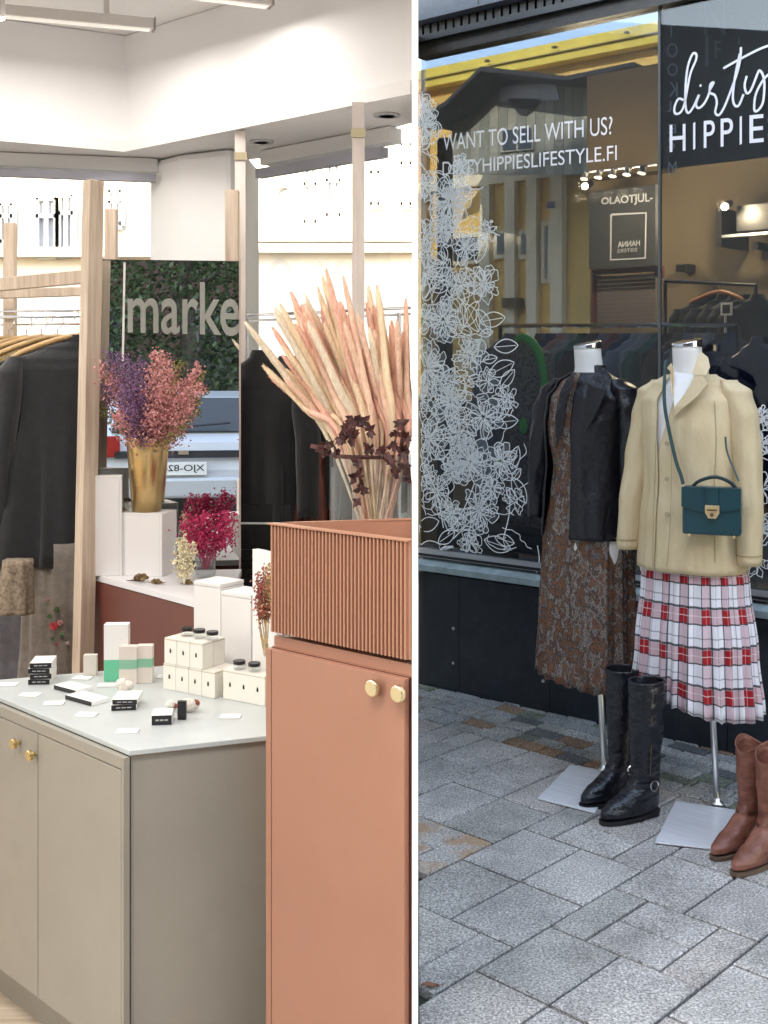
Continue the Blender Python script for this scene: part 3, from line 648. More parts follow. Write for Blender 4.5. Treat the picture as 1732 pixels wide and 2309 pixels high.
# right-hand rail of dark coats behind the pink stalks
r2k = thing('clothes_rack', 'metal clothes rail right of the mirror behind the pink stalks', 'clothes rack', loc=lp(640, 1200, 4.75))
mb = MB(); mb.tube([P(546, 712, 4.8), P(926, 694, 4.35)], 0.006, 8); obj('hanging_rod', mb, M_chrome, r2k)
mb = MB(); mb.tube([P(546, 724, 5.0), P(926, 708, 4.45)], 0.005, 8); obj('hanging_rod', mb, M_chrome, r2k)
for px, Y in ((556, 4.86), (900, 4.42)):
    a_ = P(px, 705, Y); mb = MB(); mb.tube([a_, Vector((a_.x, a_.y, FZ))], 0.008, 8); obj('upright', mb, M_chrome, r2k)
GR = 'dark coats on the rail right of the mirror'
AXR = (0.93, -0.36)
garment('coat', 'long black coat hanging just right of the mirror', 'coat', lp(590, 802, 4.66), AXR, 0.20, 0.55, K['black'], thick=0.06, seed=13, group=GR, slz=-0.62, drop=0.13)
garment('coat', 'dark navy coat behind the stalks right of the black coat', 'coat', lp(650, 815, 4.78), AXR, 0.20, 0.60, K['navy'], thick=0.05, seed=14, group=GR, slz=-0.6, drop=0.12)
garment('coat', 'charcoal coat hanging behind the glass vase of stalks', 'coat', lp(752, 800, 4.72), AXR, 0.19, 0.62, K['char'], thick=0.05, seed=15, group=GR, slz=-0.6)
garment('coat', 'black coat hanging at the far right behind the vase', 'coat', lp(828, 800, 4.60), AXR, 0.12, 0.62, K['black'], thick=0.05, seed=16, group=GR, slz=-0.6)
garment('jacket', 'russet brown jacket hanging between the navy coat and the vase', 'jacket', lp(705, 985, 4.60), AXR, 0.055, 0.80, mat('russet_leather', (0.13, 0.035, 0.022), 0.45, var=0.2), thick=0.05, sleeves=False, seed=17, drop=0.03)
# dark slatted radiator under the coats
t = thing('black_crate', 'black slatted crate under the dark coats right of the mirror', 'crate', loc=lp(575, 1280, 4.55))
for k in range(5):
    c = P(568, 1243 + k * 15, 4.5); mb = MB(); mb.box(c, 0.12, 0.02, 0.014); obj('slat', mb, M_black, t)
c = P(590, 1200, 4.56); mb = MB(); mb.box((c.x, c.y + 0.02, 0.60), 0.22, 0.03, 0.55); obj('back', mb, M_black, t)
c = P(590, 1180, 4.52); mb = MB(); mb.box(c, 0.23, 0.012, 0.006); obj('edge', mb, M_frame, t)

# ================================================================== reflected cabinet side, cubes and flowers, built as real objects before the mirror
M_terra = mat('terracotta_lacquer', (0.17, 0.048, 0.036), 0.45, var=0.06, scale=3)
TZ = H - 0.195 * 3.6 + 0.0
Nn = PZ(437, 1355, 0.695); Ln = PZ(196, 1291, 0.695)
tb = thing('display_table', 'terracotta table with a white top standing in for a reflected cabinet side', 'table', loc=(Nn.x - 0.15, Nn.y + 0.3, FZ))
plan = [Ln.xy, Nn.xy, (Nn.x + 0.10, Nn.y + 0.10), (-0.50, 4.17), (-1.03, 4.10)]
plan = [tuple(p) for p in plan]
ins = [(p[0] * 0.985 + (-0.75) * 0.015, p[1] * 0.985 + 3.95 * 0.015) for p in plan]
mb = MB(); mb.prism(ins, FZ + 0.03, 0.672); obj('body', mb, M_terra, tb)
mb = MB(); mb.prism(plan, 0.675, 0.695); obj('top', mb, mat('white_tabletop', (0.80, 0.80, 0.83), 0.3), tb, bevel=0.002)
TT = 0.695
M_cube = mat('white_board', (0.82, 0.80, 0.79), 0.6)
def white_box(c, sx, sy, h, rz, label, z=TT, group='white display cubes'):
    t = thing('display_cube', label, 'display stand', loc=(c[0], c[1], z), rot=(0, 0, rz), group=group)
    th = 0.008
    for nm, cc, d in (('side', (-sx / 2 + th / 2, 0), (th, sy)), ('side', (sx / 2 - th / 2, 0), (th, sy)), ('front', (0, -sy / 2 + th / 2), (sx - 2 * th - 0.0006, th)), ('back', (0, sy / 2 - th / 2), (sx - 2 * th - 0.0006, th))):
        mb = MB(); mb.box((cc[0], cc[1], h / 2 - th / 2), d[0], d[1], h - th - 0.0005); obj(nm, mb, M_cube, t, world=False, bevel=0.001)
    mb = MB(); mb.box((0, 0, h - th / 2), sx, sy, th); obj('top', mb, M_cube, t, world=False, bevel=0.001)
    return t
pA = PZ(275, 1297, TT)                                  # near vertical edge of the front cube
white_box((pA.x + 0.075, pA.y + 0.045), 0.17, 0.12, 0.213, R(-14), 'white cube on the table carrying the gold bucket')
cb = white_box((P(246, 1290, 4.13).x, 4.05), 0.125, 0.04, 0.34, R(8), 'taller white block behind the left of the bucket cube')
# gold bucket
bc = (pA.x + 0.075, pA.y + 0.045)
bz = TT + 0.2135
t = thing('gold_bucket', 'tall gold metal bucket holding purple and pink dried flowers', 'bucket', loc=(bc[0], bc[1], bz))
M_gold = mat('brushed_gold', (0.72, 0.50, 0.24), 0.30, metal=1.0, bump=0.03, bscale=40, stretch=(1, 1, 30))
kx = 4.03 / F
mb = MB(); mb.lathe((bc[0], bc[1], bz), [(33 * kx, 0), (46 * kx, 0.248), (46.5 * kx, 0.256), (44 * kx, 0.256), (43 * kx, 0.245), (31 * kx, 0.006), (0.001, 0.006)], 40); obj('body', mb, M_gold, t, smooth=True)
for z in (0.226, 0.236):
    mb = MB(); mb.lathe((bc[0], bc[1], bz + z), [(44.4 * kx, -0.002), (46.6 * kx, 0), (44.6 * kx, 0.002)], 40); obj('ridge', mb, M_gold, t, smooth=True)
# bouquets: every stem with its own cloud of florets
def spray(mb, base, tip, n, spread, size, r2, flat=0.6):
    base = Vector(base); tip = Vector(tip); d = tip - base
    for k in range(n):
        u = 0.28 + 0.72 * (k / n) + r2.uniform(-0.03, 0.03)
        p = base + d * u + Vector((r2.gauss(0, 1), r2.gauss(0, 0.8), r2.gauss(0, 1))) * (spread * (0.35 + math.sin(min(u, 1) * math.pi) * 0.8))
        s_ = size * r2.uniform(0.6, 1.3)
        a = Vector((r2.gauss(0, 1), r2.gauss(0, 1), r2.gauss(0, 1))).normalized(); b = a.orthogonal().normalized(); c2 = a.cross(b)
        mb.add([p + b * s_, p - b * s_ * 0.5 + c2 * s_ * 0.8, p - b * s_ * 0.5 - c2 * s_ * 0.8, p + a * s_ * 0.9], [(0, 1, 3), (1, 2, 3), (2, 0, 3), (0, 2, 1)])
bq = thing('dried_bouquet', 'dried bouquet of purple statice and pink sprays in the gold bucket', 'flowers', loc=(bc[0], bc[1], bz + 0.2))
M_pur = mat('purple_floret', (0.19, 0.09, 0.22), 0.8, var=0.45, scale=60, col2=(0.36, 0.20, 0.38)); M_pink = mat('pink_floret', (0.75, 0.22, 0.25), 0.8, var=0.35, scale=60, col2=(0.90, 0.48, 0.46))
M_grn = mat('dried_green', (0.16, 0.20, 0.06), 0.8, var=0.3, scale=50, col2=(0.36, 0.30, 0.10)); M_stem = mat('dry_stem', (0.24, 0.20, 0.08), 0.8)
r2 = random.Random(11)
BB = Vector((bc[0], bc[1], bz + 0.19))
for px, py, m_ in ((225, 820, 'k'), (240, 790, 'p'), (262, 800, 'p'), (250, 850, 'k'), (285, 800, 'p'), (272, 870, 'p'), (232, 870, 'p'), (300, 830, 'p'), (318, 812, 'p'), (310, 880, 'p'), (338, 880, 'p'), (290, 920, 'p'), (262, 930, 'k'),
                   (350, 790, 'k'), (362, 800, 'k'), (375, 815, 'k'), (390, 835, 'k'), (365, 870, 'k'), (400, 865, 'k'), (450, 822, 'k'), (432, 850, 'k'), (420, 890, 'k'), (385, 910, 'k'), (455, 870, 'k'), (430, 920, 'k'), (345, 930, 'k'), (400, 940, 'k'),
                   (408, 812, 'g'), (462, 840, 'g'), (470, 880, 'g'), (448, 930, 'g'), (420, 960, 'g'), (218, 905, 'g'), (235, 930, 'g'), (395, 815, 'g')):
    tip = P(px, py, 3.97 + r2.uniform(-0.07, 0.10)); b0 = BB + Vector((r2.uniform(-0.02, 0.02), r2.uniform(-0.02, 0.02), 0))
    mid = b0.lerp(tip, 0.5) + Vector((0, 0, 0.015))
    mb = MB(); mb.tube([b0, mid, tip], [0.0018, 0.0015, 0.0008], 5); st = obj('stem', mb, M_stem, bq)
    mb = MB(); spray(mb, b0, tip, {'p': 260, 'k': 280, 'g': 80}[m_], {'p': 0.018, 'k': 0.021, 'g': 0.012}[m_], {'p': 0.0050, 'k': 0.0052, 'g': 0.0055}[m_], r2)
    tag(obj({'p': 'purple_spray', 'k': 'pink_spray', 'g': 'green_spray'}[m_], mb, {'p': M_pur, 'k': M_pink, 'g': M_grn}[m_], st), kind='stuff')
# magenta bouquet in a glass
gc = PZ(478, 1340, TT); gc = Vector((-0.60, 4.0, TT))
t = thing('glass_vase', 'small clear glass vase holding the magenta dried flowers', 'vase', loc=gc)
G_vase = glass('clear_glass', (0.93, 0.95, 0.95), 0.02)
mb = MB(); mb.lathe(gc, [(0.03, 0.002), (0.034, 0.01), (0.036, 0.10), (0.034, 0.10), (0.032, 0.012), (0.001, 0.008)], 28); obj('body', mb, G_vase, t, smooth=True)
mq = thing('dried_bouquet', 'magenta dried bouquet with white flecks at the mirror edge', 'flowers', loc=gc + Vector((0, 0, 0.05)))
M_mag = mat('magenta_floret', (0.48, 0.015, 0.09), 0.7, var=0.3, scale=50, col2=(0.70, 0.05, 0.18)); M_flk = mat('pale_pink_fleck', (0.85, 0.55, 0.60), 0.8)
for k in range(30):
    tip = P(r2.uniform(412, 536), r2.uniform(1150, 1215), 3.95 + r2.uniform(-0.06, 0.06))
    if tip.x < -0.66 and tip.z > 0.91: tip.z = 0.90
    b0 = gc + Vector((r2.uniform(-0.01, 0.01), 0, 0.03))
    mb = MB(); mb.tube([b0, tip], [0.0016, 0.0008], 5); st = obj('stem', mb, M_mag, mq)
    mb = MB(); b1 = b0.lerp(tip, 0.45); spray(mb, b1, tip, 60, 0.016, 0.0058, r2); tag(obj('magenta_spray', mb, M_mag, st), kind='stuff')
    if k % 2 == 0: mb = MB(); spray(mb, b1, tip, 7, 0.016, 0.005, r2); tag(obj('fleck', mb, M_flk, st), kind='stuff')
cq = thing('dried_bouquet', 'small cream dried posy beside the magenta bouquet', 'flowers', loc=(-0.66, 3.9, TT))
M_cre = mat('cream_floret', (0.78, 0.70, 0.50), 0.8, var=0.2, scale=50)
for k in range(12):
    tip = P(r2.uniform(398, 440), r2.uniform(1205, 1260), 3.88); b0 = P(415, 1310, 3.86); b0.z = TT + 0.004
    mb = MB(); mb.tube([b0, tip], [0.0016, 0.0008], 5); st = obj('stem', mb, M_cre, cq)
    mb = MB(); spray(mb, b0, tip, 50, 0.012, 0.006, r2); tag(obj('cream_spray', mb, M_cre, st), kind='stuff')
# brown seed pods
M_pod = mat('seed_pod', (0.13, 0.065, 0.035), 0.8, var=0.5, scale=40, col2=(0.34, 0.22, 0.10))
def pod(c, s_, label, n=9, seed=1):
    t = thing('seed_pod', label, 'seed pod', loc=c, group='brown seed pods'); r3 = random.Random(seed); c = Vector(c)
    for k in range(n):
        a = k * 2.4; rr_ = s_ * (0.35 + 0.5 * k / n); p = c + Vector((math.cos(a) * rr_, math.sin(a) * rr_ * 0.7, s_ * 0.35 + s_ * 0.5 * (1 - k / n)))
        mb = MB(); mb.ball(p, s_ * 0.36, s_ * 0.3, s_ * 0.26, 7, 5); obj('scale', mb, M_pod, t)
    for k in range(5):
        a = r3.uniform(0, 6.3); p = c + Vector((0, 0, 0.004)); mb = MB(); mb.tube([p, p + Vector((math.cos(a) * s_ * 1.9, math.sin(a) * s_ * 0.6, 0.0015))], [0.003, 0.001], 5); obj('stalk', mb, M_pod, t)
pod((pA.x - 0.012, pA.y + 0.025, bz), 0.017, 'brown seed pod on the white cube at the foot of the gold bucket', seed=2)
c = PZ(318, 1312, TT); pod(c, 0.026, 'large curled brown seed pod in front of the white cube', 12, seed=3)
c = PZ(352, 1318, TT); pod(c, 0.018, 'dark seed pod just right of the large curled pod', seed=4)
c = PZ(422, 1318, TT); pod(c, 0.016, 'small dark seed pod near the table corner', seed=5)
# ================================================================== grey cabinet
CT = 0.515                                        # counter top height
C0 = PZ(292, 1693, CT)                            # near corner
uL = Vector((-0.705, 0.709, 0)).normalized(); uR = Vector((0.9395, 0.3425, 0)).normalized()
M_greige = mat('greige_lacquer', (0.315, 0.29, 0.245), 0.42, var=0.05, scale=2.5, bump=0.06, bscale=180, rvar=0.12)
M_ctop = mat('pale_grey_top', (0.50, 0.535, 0.53), 0.35, var=0.05, scale=3)
M_gap = mat('dark_gap', (0.03, 0.025, 0.02), 0.9)
gcb = thing('grey_cabinet', 'greige cabinet with two visible doors and a pale grey counter top', 'cabinet', loc=(C0.x, C0.y, FZ))
WL_, WR_ = 1.9, 0.66
def cp(a, b, z=0): return C0 + uL * a + uR * b + Vector((0, 0, z - CT))
def plan4(a0, a1, b0, b1): return [tuple((C0 + uL * a + uR * b).xy) for a, b in ((a0, b0), (a0, b1), (a1, b1), (a1, b0))]
BK = 0.84
# the top is a long leaf along the door side; its far edge runs parallel to the right-hand side
topplan = [tuple((C0 + uL * a + uR * b).xy) for a, b in ((0, 0), (0, WR_), (BK, WR_ + 0.10), (BK, -0.02), (BK, -0.6))]
topplan = [tuple((C0 + uL * a + uR * b).xy) for a, b in ((0, 0), (0, WR_), (BK, WR_), (BK, -0.0))]
mb = MB(); mb.prism(topplan, CT - 0.012, CT); obj('counter_top', mb, M_ctop, gcb, bevel=0.0015)
mb = MB(); mb.prism(plan4(0.010, BK - 0.01, 0.004, WR_), -0.205, CT - 0.0125); obj('body', mb, M_greige, gcb, bevel=0.001)
mb = MB(); mb.prism(plan4(0.055, BK - 0.01, 0.045, WR_), FZ, -0.2055); obj('plinth', mb, M_greige, gcb)
# doors on the left face (face lies along uL through C0; outward = -normal)
nL = Vector((-uL.y, uL.x, 0)); nL = nL if nL.dot(C0) < 0 else -nL      # towards the camera
def face_panel(a0, a1, z0, z1, th, off, A=C0, u=uL, n=nL):
    q = [A + u * a + n * off for a in (a0, a1)]
    mb = MB(); mb.prism([tuple(p.xy) for p in (q[0], q[1], q[1] + n * th, q[0] + n * th)], z0, z1); return mb
# seams seen at px 97 and px 289
def a_at(px):
    k = (px - CX) / F; return (k * C0.y - C0.x) / (uL.x - k * uL.y)
aA, aB = a_at(286), a_at(98)
fb = -0.004
obj('front_frame', face_panel(0.0, BK - 0.012, -0.203, CT - 0.014, 0.003, fb), M_gap, gcb)
obj('door', face_panel(aA, aB - 0.0015, -0.200, CT - 0.044, 0.016, fb + 0.0035), M_greige, gcb, bevel=0.0012)
dr = obj('door', face_panel(aB + 0.0015, BK - 0.013, -0.200, CT - 0.044, 0.016, fb + 0.0035), M_greige, gcb, bevel=0.0012)
obj('corner_stile', face_panel(-0.0, aA - 0.002, -0.200, CT - 0.0145, 0.016, fb + 0.0035), M_greige, gcb)
obj('top_rail', face_panel(aA - 0.001, BK - 0.013, CT - 0.041, CT - 0.0145, 0.016, fb + 0.0035), M_greige, gcb)
def knob(px, py, par, A, u, n, off, r=0.013, m=M_brass):
    k = (px - CX) / F; a = (k * A.y - A.x) / (u.x - k * u.y); p = A + u * a + n * off; z = H - (py - HY) / F * p.y
    p = Vector((p.x, p.y, z)); mb = MB(); mb.tube([p, p + n * 0.010, p + n * 0.012, p + n * 0.020, p + n * 0.022], [r * 0.45, r * 0.42, r, r, r * 0.86], 20)
    o = obj('knob', mb, m, par, smooth=False, bevel=0.0008); return o
knob(57, 1674, gcb, C0, uL, nL, 0.016); knob(93, 1700, gcb, C0, uL, nL, 0.016)

# ================================================================== orange cabinet with ribbed tray
M_org = mat('orange_lacquer', (0.38, 0.175, 0.118), 0.40, var=0.05, scale=2.5, bump=0.05, bscale=160, rvar=0.12)
M_rib = mat('orange_ribbing', (0.42, 0.20, 0.13), 0.5, var=0.04, scale=6)
OA = PZ(613, 1178, 1.049); OBx = P(929, 1214, 2.432)
oP = (Vector((OBx.x, OBx.y, 0)) - Vector((OA.x, OA.y, 0))).normalized(); oN = Vector((oP.y, -oP.x, 0))   # oN towards camera
oL = (Vector((OBx.x, OBx.y, 0)) - Vector((OA.x, OA.y, 0))).length
oV = Vector((0.97, 0.245, 0)).normalized()
oc = thing('orange_cabinet', 'tall terracotta orange cabinet topped by a ribbed tray', 'cabinet', loc=(OA.x, OA.y, FZ))
ZT, ZR0, ZR1, ZB = 1.049, 0.803, 0.792, 0.768
def opl(off, inset=0.0):
    a = OA + oN * off + oP * inset; b = OA + oN * off + oP * oL
    return a, b
A_ = Vector((OA.x, OA.y, 0)); Bq = A_ + oP * oL; Cq = A_ + oV * ((Bq.x + 0.004 - A_.x) / oV.x)
mb = MB(); mb.prism([A_.xy, Bq.xy, Cq.xy], FZ + 0.02, ZB); obj('body', mb, M_org, oc)
mb = MB(); mb.prism([(A_ + oP * 0.004 - oN * 0.004).xy, (Bq - oN * 0.004).xy, Cq.xy], ZB + 0.0005, ZR1); obj('neck', mb, M_org, oc)
# door slab: seam lines at px 617 and near px 926
def o_a(px, off=0.0):
    k = (px - CX) / F; A = A_ + oN * off; return (k * A.y - A.x) / (oP.x - k * oP.y)
mb = MB(); a0_, a1_ = o_a(626), o_a(925)
def oface(a0, a1, z0, z1, th, off):
    q = [A_ + oP * a0 + oN * off, A_ + oP * a1 + oN * off]; mb = MB(); mb.prism([tuple(p.xy) for p in (q[0], q[1], q[1] + oN * th, q[0] + oN * th)], z0, z1); return mb
obj('seam_shadow', oface(0.004, oL, FZ + 0.05, ZB - 0.001, 0.002, 0.0005), mat('dark_red_gap', (0.10, 0.02, 0.012), 0.9), oc)
obj('side_stile', oface(0.0, a0_ - 0.0018, FZ + 0.03, ZB - 0.002, 0.016, 0.0028), M_org, oc, bevel=0.0012)
obj('door', oface(a0_, a1_, FZ + 0.03, ZB - 0.002, 0.016, 0.0028), M_org, oc, bevel=0.0012)
knob(865, 1548, oc, A_, oP, oN, 0.019, r=0.0175, m=mat('pale_brass', (0.78, 0.66, 0.42), 0.3, metal=1.0)); knob(922, 1561, oc, A_, oP, oN, 0.019, r=0.0175, m=MATS['pale_brass'])
# tray: walls
def twall(a, b, th, z0, z1, nrm, name, m):
    mb = MB(); mb.prism([tuple(p.xy) for p in (a, b, b + nrm * th, a + nrm * th)], z0, z1); return obj(name, mb, m, oc, bevel=0.001)
th = 0.012
vN = Vector((-oV.y, oV.x, 0))
obj('tray_floor', MB().prism([(A_ + oP * 0.02).xy, (Bq - oN * 0.016).xy, (Cq - vN * 0.02).xy], 0.95, 0.96), M_org, oc)
twall(A_ + oN * 0.004, Bq + oN * 0.004, -th, ZR0, ZT - 0.004, oN, 'tray_wall', M_rib)
twall(A_ + oV * 0.014, Cq, -th, ZR0, ZT - 0.004, vN, 'tray_wall', M_rib)
mb = MB(); mb.prism([tuple(p.xy) for p in (A_ + oN * 0.013 - oP * 0.004, Bq + oN * 0.013, Bq - oN * 0.010, A_ - oN * 0.006 + oP * 0.012)], ZT - 0.0035, ZT); obj('tray_rim', mb, M_rib, oc)
mb = MB(); mb.prism([tuple(p.xy) for p in (A_ + oV * 0.028, Cq, Cq - vN * 0.014, A_ + oV * 0.05 - vN * 0.010)], ZT - 0.0035, ZT); obj('tray_rim', mb, M_rib, oc)
NR = 38
rib_me = None
for k in range(NR):
    a = 0.005 + (oL - 0.01) * (k + 0.5) / NR; c = A_ + oP * a + oN * 0.0045
    if rib_me is None:
        mb = MB(); w = (oL - 0.01) / NR * 0.66; hh = ZT - 0.005 - ZR0 - 0.001
        prof = [(-w / 2, 0), (-w / 2 * 0.75, 0.0045), (-w / 4, 0.0062), (w / 4, 0.0062), (w / 2 * 0.75, 0.0045), (w / 2, 0)]
        mb.prism([tuple((oP * p + oN * q).xy) for p, q in prof], 0, hh)
        r0 = obj('rib', mb, M_rib, oc, world=False); rib_me = r0.data; r0.location = c - OFF[oc.name] + Vector((0, 0, ZR0 + 0.0005 - 0)); r0.location.z = ZR0 + 0.0005 - FZ
    else:
        o = bpy.data.objects.new('rib', rib_me); COL.objects.link(o); o.parent = oc; o.location = (c.x - OFF[oc.name].x, c.y - OFF[oc.name].y, ZR0 + 0.0005 - FZ)

# ================================================================== things on the grey counter
M_card = mat('white_card', (0.84, 0.83, 0.81), 0.55); M_cardgrey = mat('cream_card', (0.76, 0.72, 0.66), 0.6)
def cpt(px, py, dz=0.0): p = PZ(px, py, CT); return Vector((p.x, p.y, CT + dz))
def aligned_box(name, label, cat, c, la, lb, h, ang=None, group=None, m=M_card, ends=None, z=None, u=None):
    """box whose sides follow the counter; ends = material of the near-right end"""
    z = c[2] if z is None else z
    rz = math.atan2(uR.y, uR.x) if ang is None else ang
    t = thing(name, label, cat, loc=(c[0], c[1], z), rot=(0, 0, rz), group=group)
    mb = MB(); mb.box((0, 0, h / 2), la, lb, h); obj('box', mb, m, t, world=False, bevel=0.001)
    if ends:
        mb = MB(); mb.box((0, -lb / 2 - 0.0008, h / 2), la - 0.001, 0.0012, h - 0.0015); obj('end_label', mb, ends, t, world=False)
    return t
FR = R(4)                                           # boxes squared up to the shop
# small black-ended boxes: pile at the left
def flatbox(px, py, la, lb, h, z, label, group, ang=FR, text=True):
    c = cpt(px, py); c.z = z
    t = thing('flat_box', label, 'box', loc=c, rot=(0, 0, ang), group=group)
    mb = MB(); mb.box((0, 0, h / 2), la, lb, h); obj('box', mb, M_card, t, world=False, bevel=0.0008)
    mb = MB(); mb.box((0, -lb / 2 - 0.0006, h / 2), la - 0.001, 0.001, h - 0.001); obj('black_end', mb, M_black, t, world=False)
    if text:
        mb = MB()
        for k in range(3): mb.box((-la * 0.22 + k * la * 0.22, -lb / 2 - 0.0013, h / 2), la * 0.17, 0.0004, h * 0.16)
        obj('printed_line', mb, mat('grey_print', (0.45, 0.45, 0.45), 0.6), t, world=False)
    return t
g1 = 'black-ended boxes in the left stack'
lb_ = ['lowest black-ended box of the stack at the left of the counter', 'second black-ended box from the bottom of the left stack', 'third black-ended box from the bottom of the left stack', 'top black-ended box of the left stack']
for k in range(4): flatbox(96 + (k % 2) * 2, 1535, 0.060, 0.085, 0.0148, CT + 0.0005 + k * 0.0152, lb_[k], g1, ang=R(6 if k % 2 else 3), text=True)
g2 = 'black-ended boxes lying on the counter'
flatbox(165, 1556, 0.095, 0.055, 0.012, CT + 0.0005, 'flat white box with a black end, second row behind the cards', g2, ang=R(-38), text=False)
flatbox(196, 1580, 0.11, 0.055, 0.012, CT + 0.0005, 'flat white box with a black end in the middle of the counter', g2, ang=R(-38), text=False)
flatbox(282, 1592, 0.064, 0.085, 0.015, CT + 0.0005, 'lower of two black-ended boxes right of the middle of the counter', g2, ang=R(8))
flatbox(288, 1592, 0.064, 0.085, 0.013, CT + 0.016, 'upper of two black-ended boxes right of the middle of the counter', g2, ang=R(2))
flatbox(367, 1627, 0.050, 0.060, 0.024, CT + 0.0005, 'black-ended box nearest the front corner of the counter', g2, ang=R(6))
# cards
cards = [(18, 1545, 'small white card at the left end of the counter'), (68, 1568, 'white card in front of the left stack of boxes'), (122, 1587, 'white card midway along the front edge of the counter'), (196, 1613, 'white card in front of the flat boxes'),
         (288, 1650, 'white card nearest the front corner of the counter'), (520, 1617, 'white card at the right of the counter by the orange cabinet'), (186, 1530, 'white card behind the flat boxes near the mirror post'), (242, 1546, 'white card left of the white stone'), (375, 1527, 'white card behind the green-banded boxes')]
for px, py, l_ in cards:
    c = cpt(px, py, 0.0008); t = thing('card', l_, 'card', loc=c, rot=(0, 0, R(rnd.uniform(-8, 14))), group='small white cards on the counter')
    mb = MB(); mb.box((0, 0, 0.0012), 0.052, 0.036, 0.0022); obj('sheet', mb, M_card, t, world=False)
    mb = MB(); mb.box((0, -0.004, 0.0026), 0.026, 0.0015, 0.0004); obj('print', mb, MATS['grey_print'], t, world=False)
# tall boxes with a green band
M_gr = mat('mint_green_print', (0.10, 0.55, 0.34), 0.55); M_gr2 = mat('sage_band_print', (0.22, 0.50, 0.36), 0.55); M_pnk = mat('pale_pink_card', (0.74, 0.66, 0.60), 0.55)
def banded(px0, px1, pyb, h0, label, bands, ang=R(2), dpt=0.035):
    a, b = cpt(px0, pyb), cpt(px1, pyb); wd = b.x - a.x; c = (a + b) / 2; sc = c.y / F; hh = h0 * sc
    t = thing('cosmetics_box', label, 'box', loc=(c.x, c.y + dpt / 2, CT + 0.0005), rot=(0, 0, ang), group='tall boxes with green bands')
    z = 0
    for k, (fr, m_) in enumerate(bands):
        mb = MB(); mb.box((0, 0, z + hh * fr / 2), wd, dpt, hh * fr - 0.0001); obj('carton' if k == 0 else 'band', mb, m_, t, world=False); z += hh * fr
    return t
banded(234, 288, 1537, 128, 'tallest box, white above a mint green lower half', [(0.38, M_gr), (0.62, M_card)])
banded(268, 308, 1543, 84, 'shorter box with a green band, left of the pair', [(0.40, M_pnk), (0.25, M_gr2), (0.35, M_pnk)], dpt=0.03)
banded(309, 343, 1541, 84, 'shorter box with a green band, right of the pair', [(0.42, M_pnk), (0.24, M_gr2), (0.34, M_pnk)], dpt=0.03)
banded(188, 217, 1524, 46, 'small plain pink box beside the mirror post', [(0.5, M_pnk), (0.5, M_pnk)], dpt=0.02)
# perfume cartons in rows: white cubes with a small black emblem
M_creambox = mat('cream_carton', (0.80, 0.77, 0.70), 0.5); M_cream_dk = mat('gilt_carton_edge', (0.33, 0.28, 0.16), 0.5)
def carton(c, w, h, label, group, z, ang, lid=False):
    t = thing('candle_box', label, 'box', loc=(c[0], c[1], z), rot=(0, 0, ang), group=group)
    mb = MB(); mb.box((0, 0, h * 0.47), w, w, h * 0.94); obj('carton', mb, M_creambox, t, world=False, bevel=0.0008)
    mb = MB(); mb.box((0, 0, h * 0.94 + h * 0.03), w - 0.0012, w - 0.0012, h * 0.055); obj('lid', mb, M_creambox, t, world=False)
    mb = MB(); mb.box((0, 0, h * 0.938), w + 0.0006, w + 0.0006, 0.0009); obj('gilt_edge', mb, M_cream_dk, t, world=False)
    mb = MB(); mb.box((0, -w / 2 - 0.0005, h * 0.5), 0.0055, 0.0008, 0.009); mb.box((0.0, -w / 2 - 0.0006, h * 0.5 + 0.006), 0.003, 0.0006, 0.003); obj('emblem', mb, M_black, t, world=False)
    return t
def jar(c, z, label):
    t = thing('black_lidded_jar', label, 'jar', loc=(c[0], c[1], z), group='black-lidded jars on the boxes')
    mb = MB(); mb.lathe((c[0], c[1], z), [(0.015, 0), (0.017, 0.002), (0.017, 0.010), (0.012, 0.013)], 20); obj('glass_body', mb, G_vase, t, smooth=True)
    mb = MB(); mb.lathe((c[0], c[1], z + 0.0132), [(0.0165, 0), (0.0165, 0.009)], 20); obj('lid', mb, M_black, t, bevel=0.0006)
sg = ['upper tier', 'lower tier']
cu = Vector((0.84, -0.54, 0)).normalized(); cv = Vector((cu.y * -1, cu.x, 0)); cang = math.atan2(cu.y, cu.x)
ord_ = ['left', 'second', 'third', 'right']
w_ = 0.0455
B0 = cpt(392, 1556); B0.y += 0.02
for tier in range(2):
    z = CT + 0.0006 + tier * 0.0712
    for k in range(3 + (tier == 0)):
        c = B0 + cu * (k * (w_ + 0.0012) + (0.0 if tier == 0 else 0.004))
        for r_ in range(2):
            cc = c + cv * (r_ * (w_ + 0.0015)); back = ('front row', 'back row')[r_]
            carton(cc, w_, 0.0705, 'cream candle box, %s of the %s in the %s of the double stack' % (ord_[k] if not (tier == 1 and k == 2) else 'right', back, sg[tier]), 'cream candle boxes in the double stack', z, cang)
zz = CT + 0.0006 + 2 * 0.0712 + 0.0012
for k, l_ in ((0, 'black-lidded jar at the left on top of the double stack'), (1, 'middle black-lidded jar on top of the double stack'), (2, 'black-lidded jar at the right on top of the double stack')):
    c = B0 + cu * (k * (w_ + 0.0012) + 0.020) + cv * (w_ * 0.55); jar(c, zz, l_)
B1 = cpt(530, 1578); B1.y += 0.02
for k in range(3):
    c = B1 + cu * (k * (w_ + 0.0012)); carton(c, w_ + 0.003, 0.078, 'cream candle box, %s of the single row beside the orange cabinet' % ('left', 'middle', 'right')[k], 'cream candle boxes in the single row', CT + 0.0006, cang)
jar(B1 + cu * 0.012 + cv * 0.0, CT + 0.0006 + 0.0792, 'black-lidded jar at the left of the single row of boxes')
jar(B1 + cu * 0.060 + cv * 0.004, CT + 0.0006 + 0.0792, 'black-lidded jar by the orange cabinet edge')
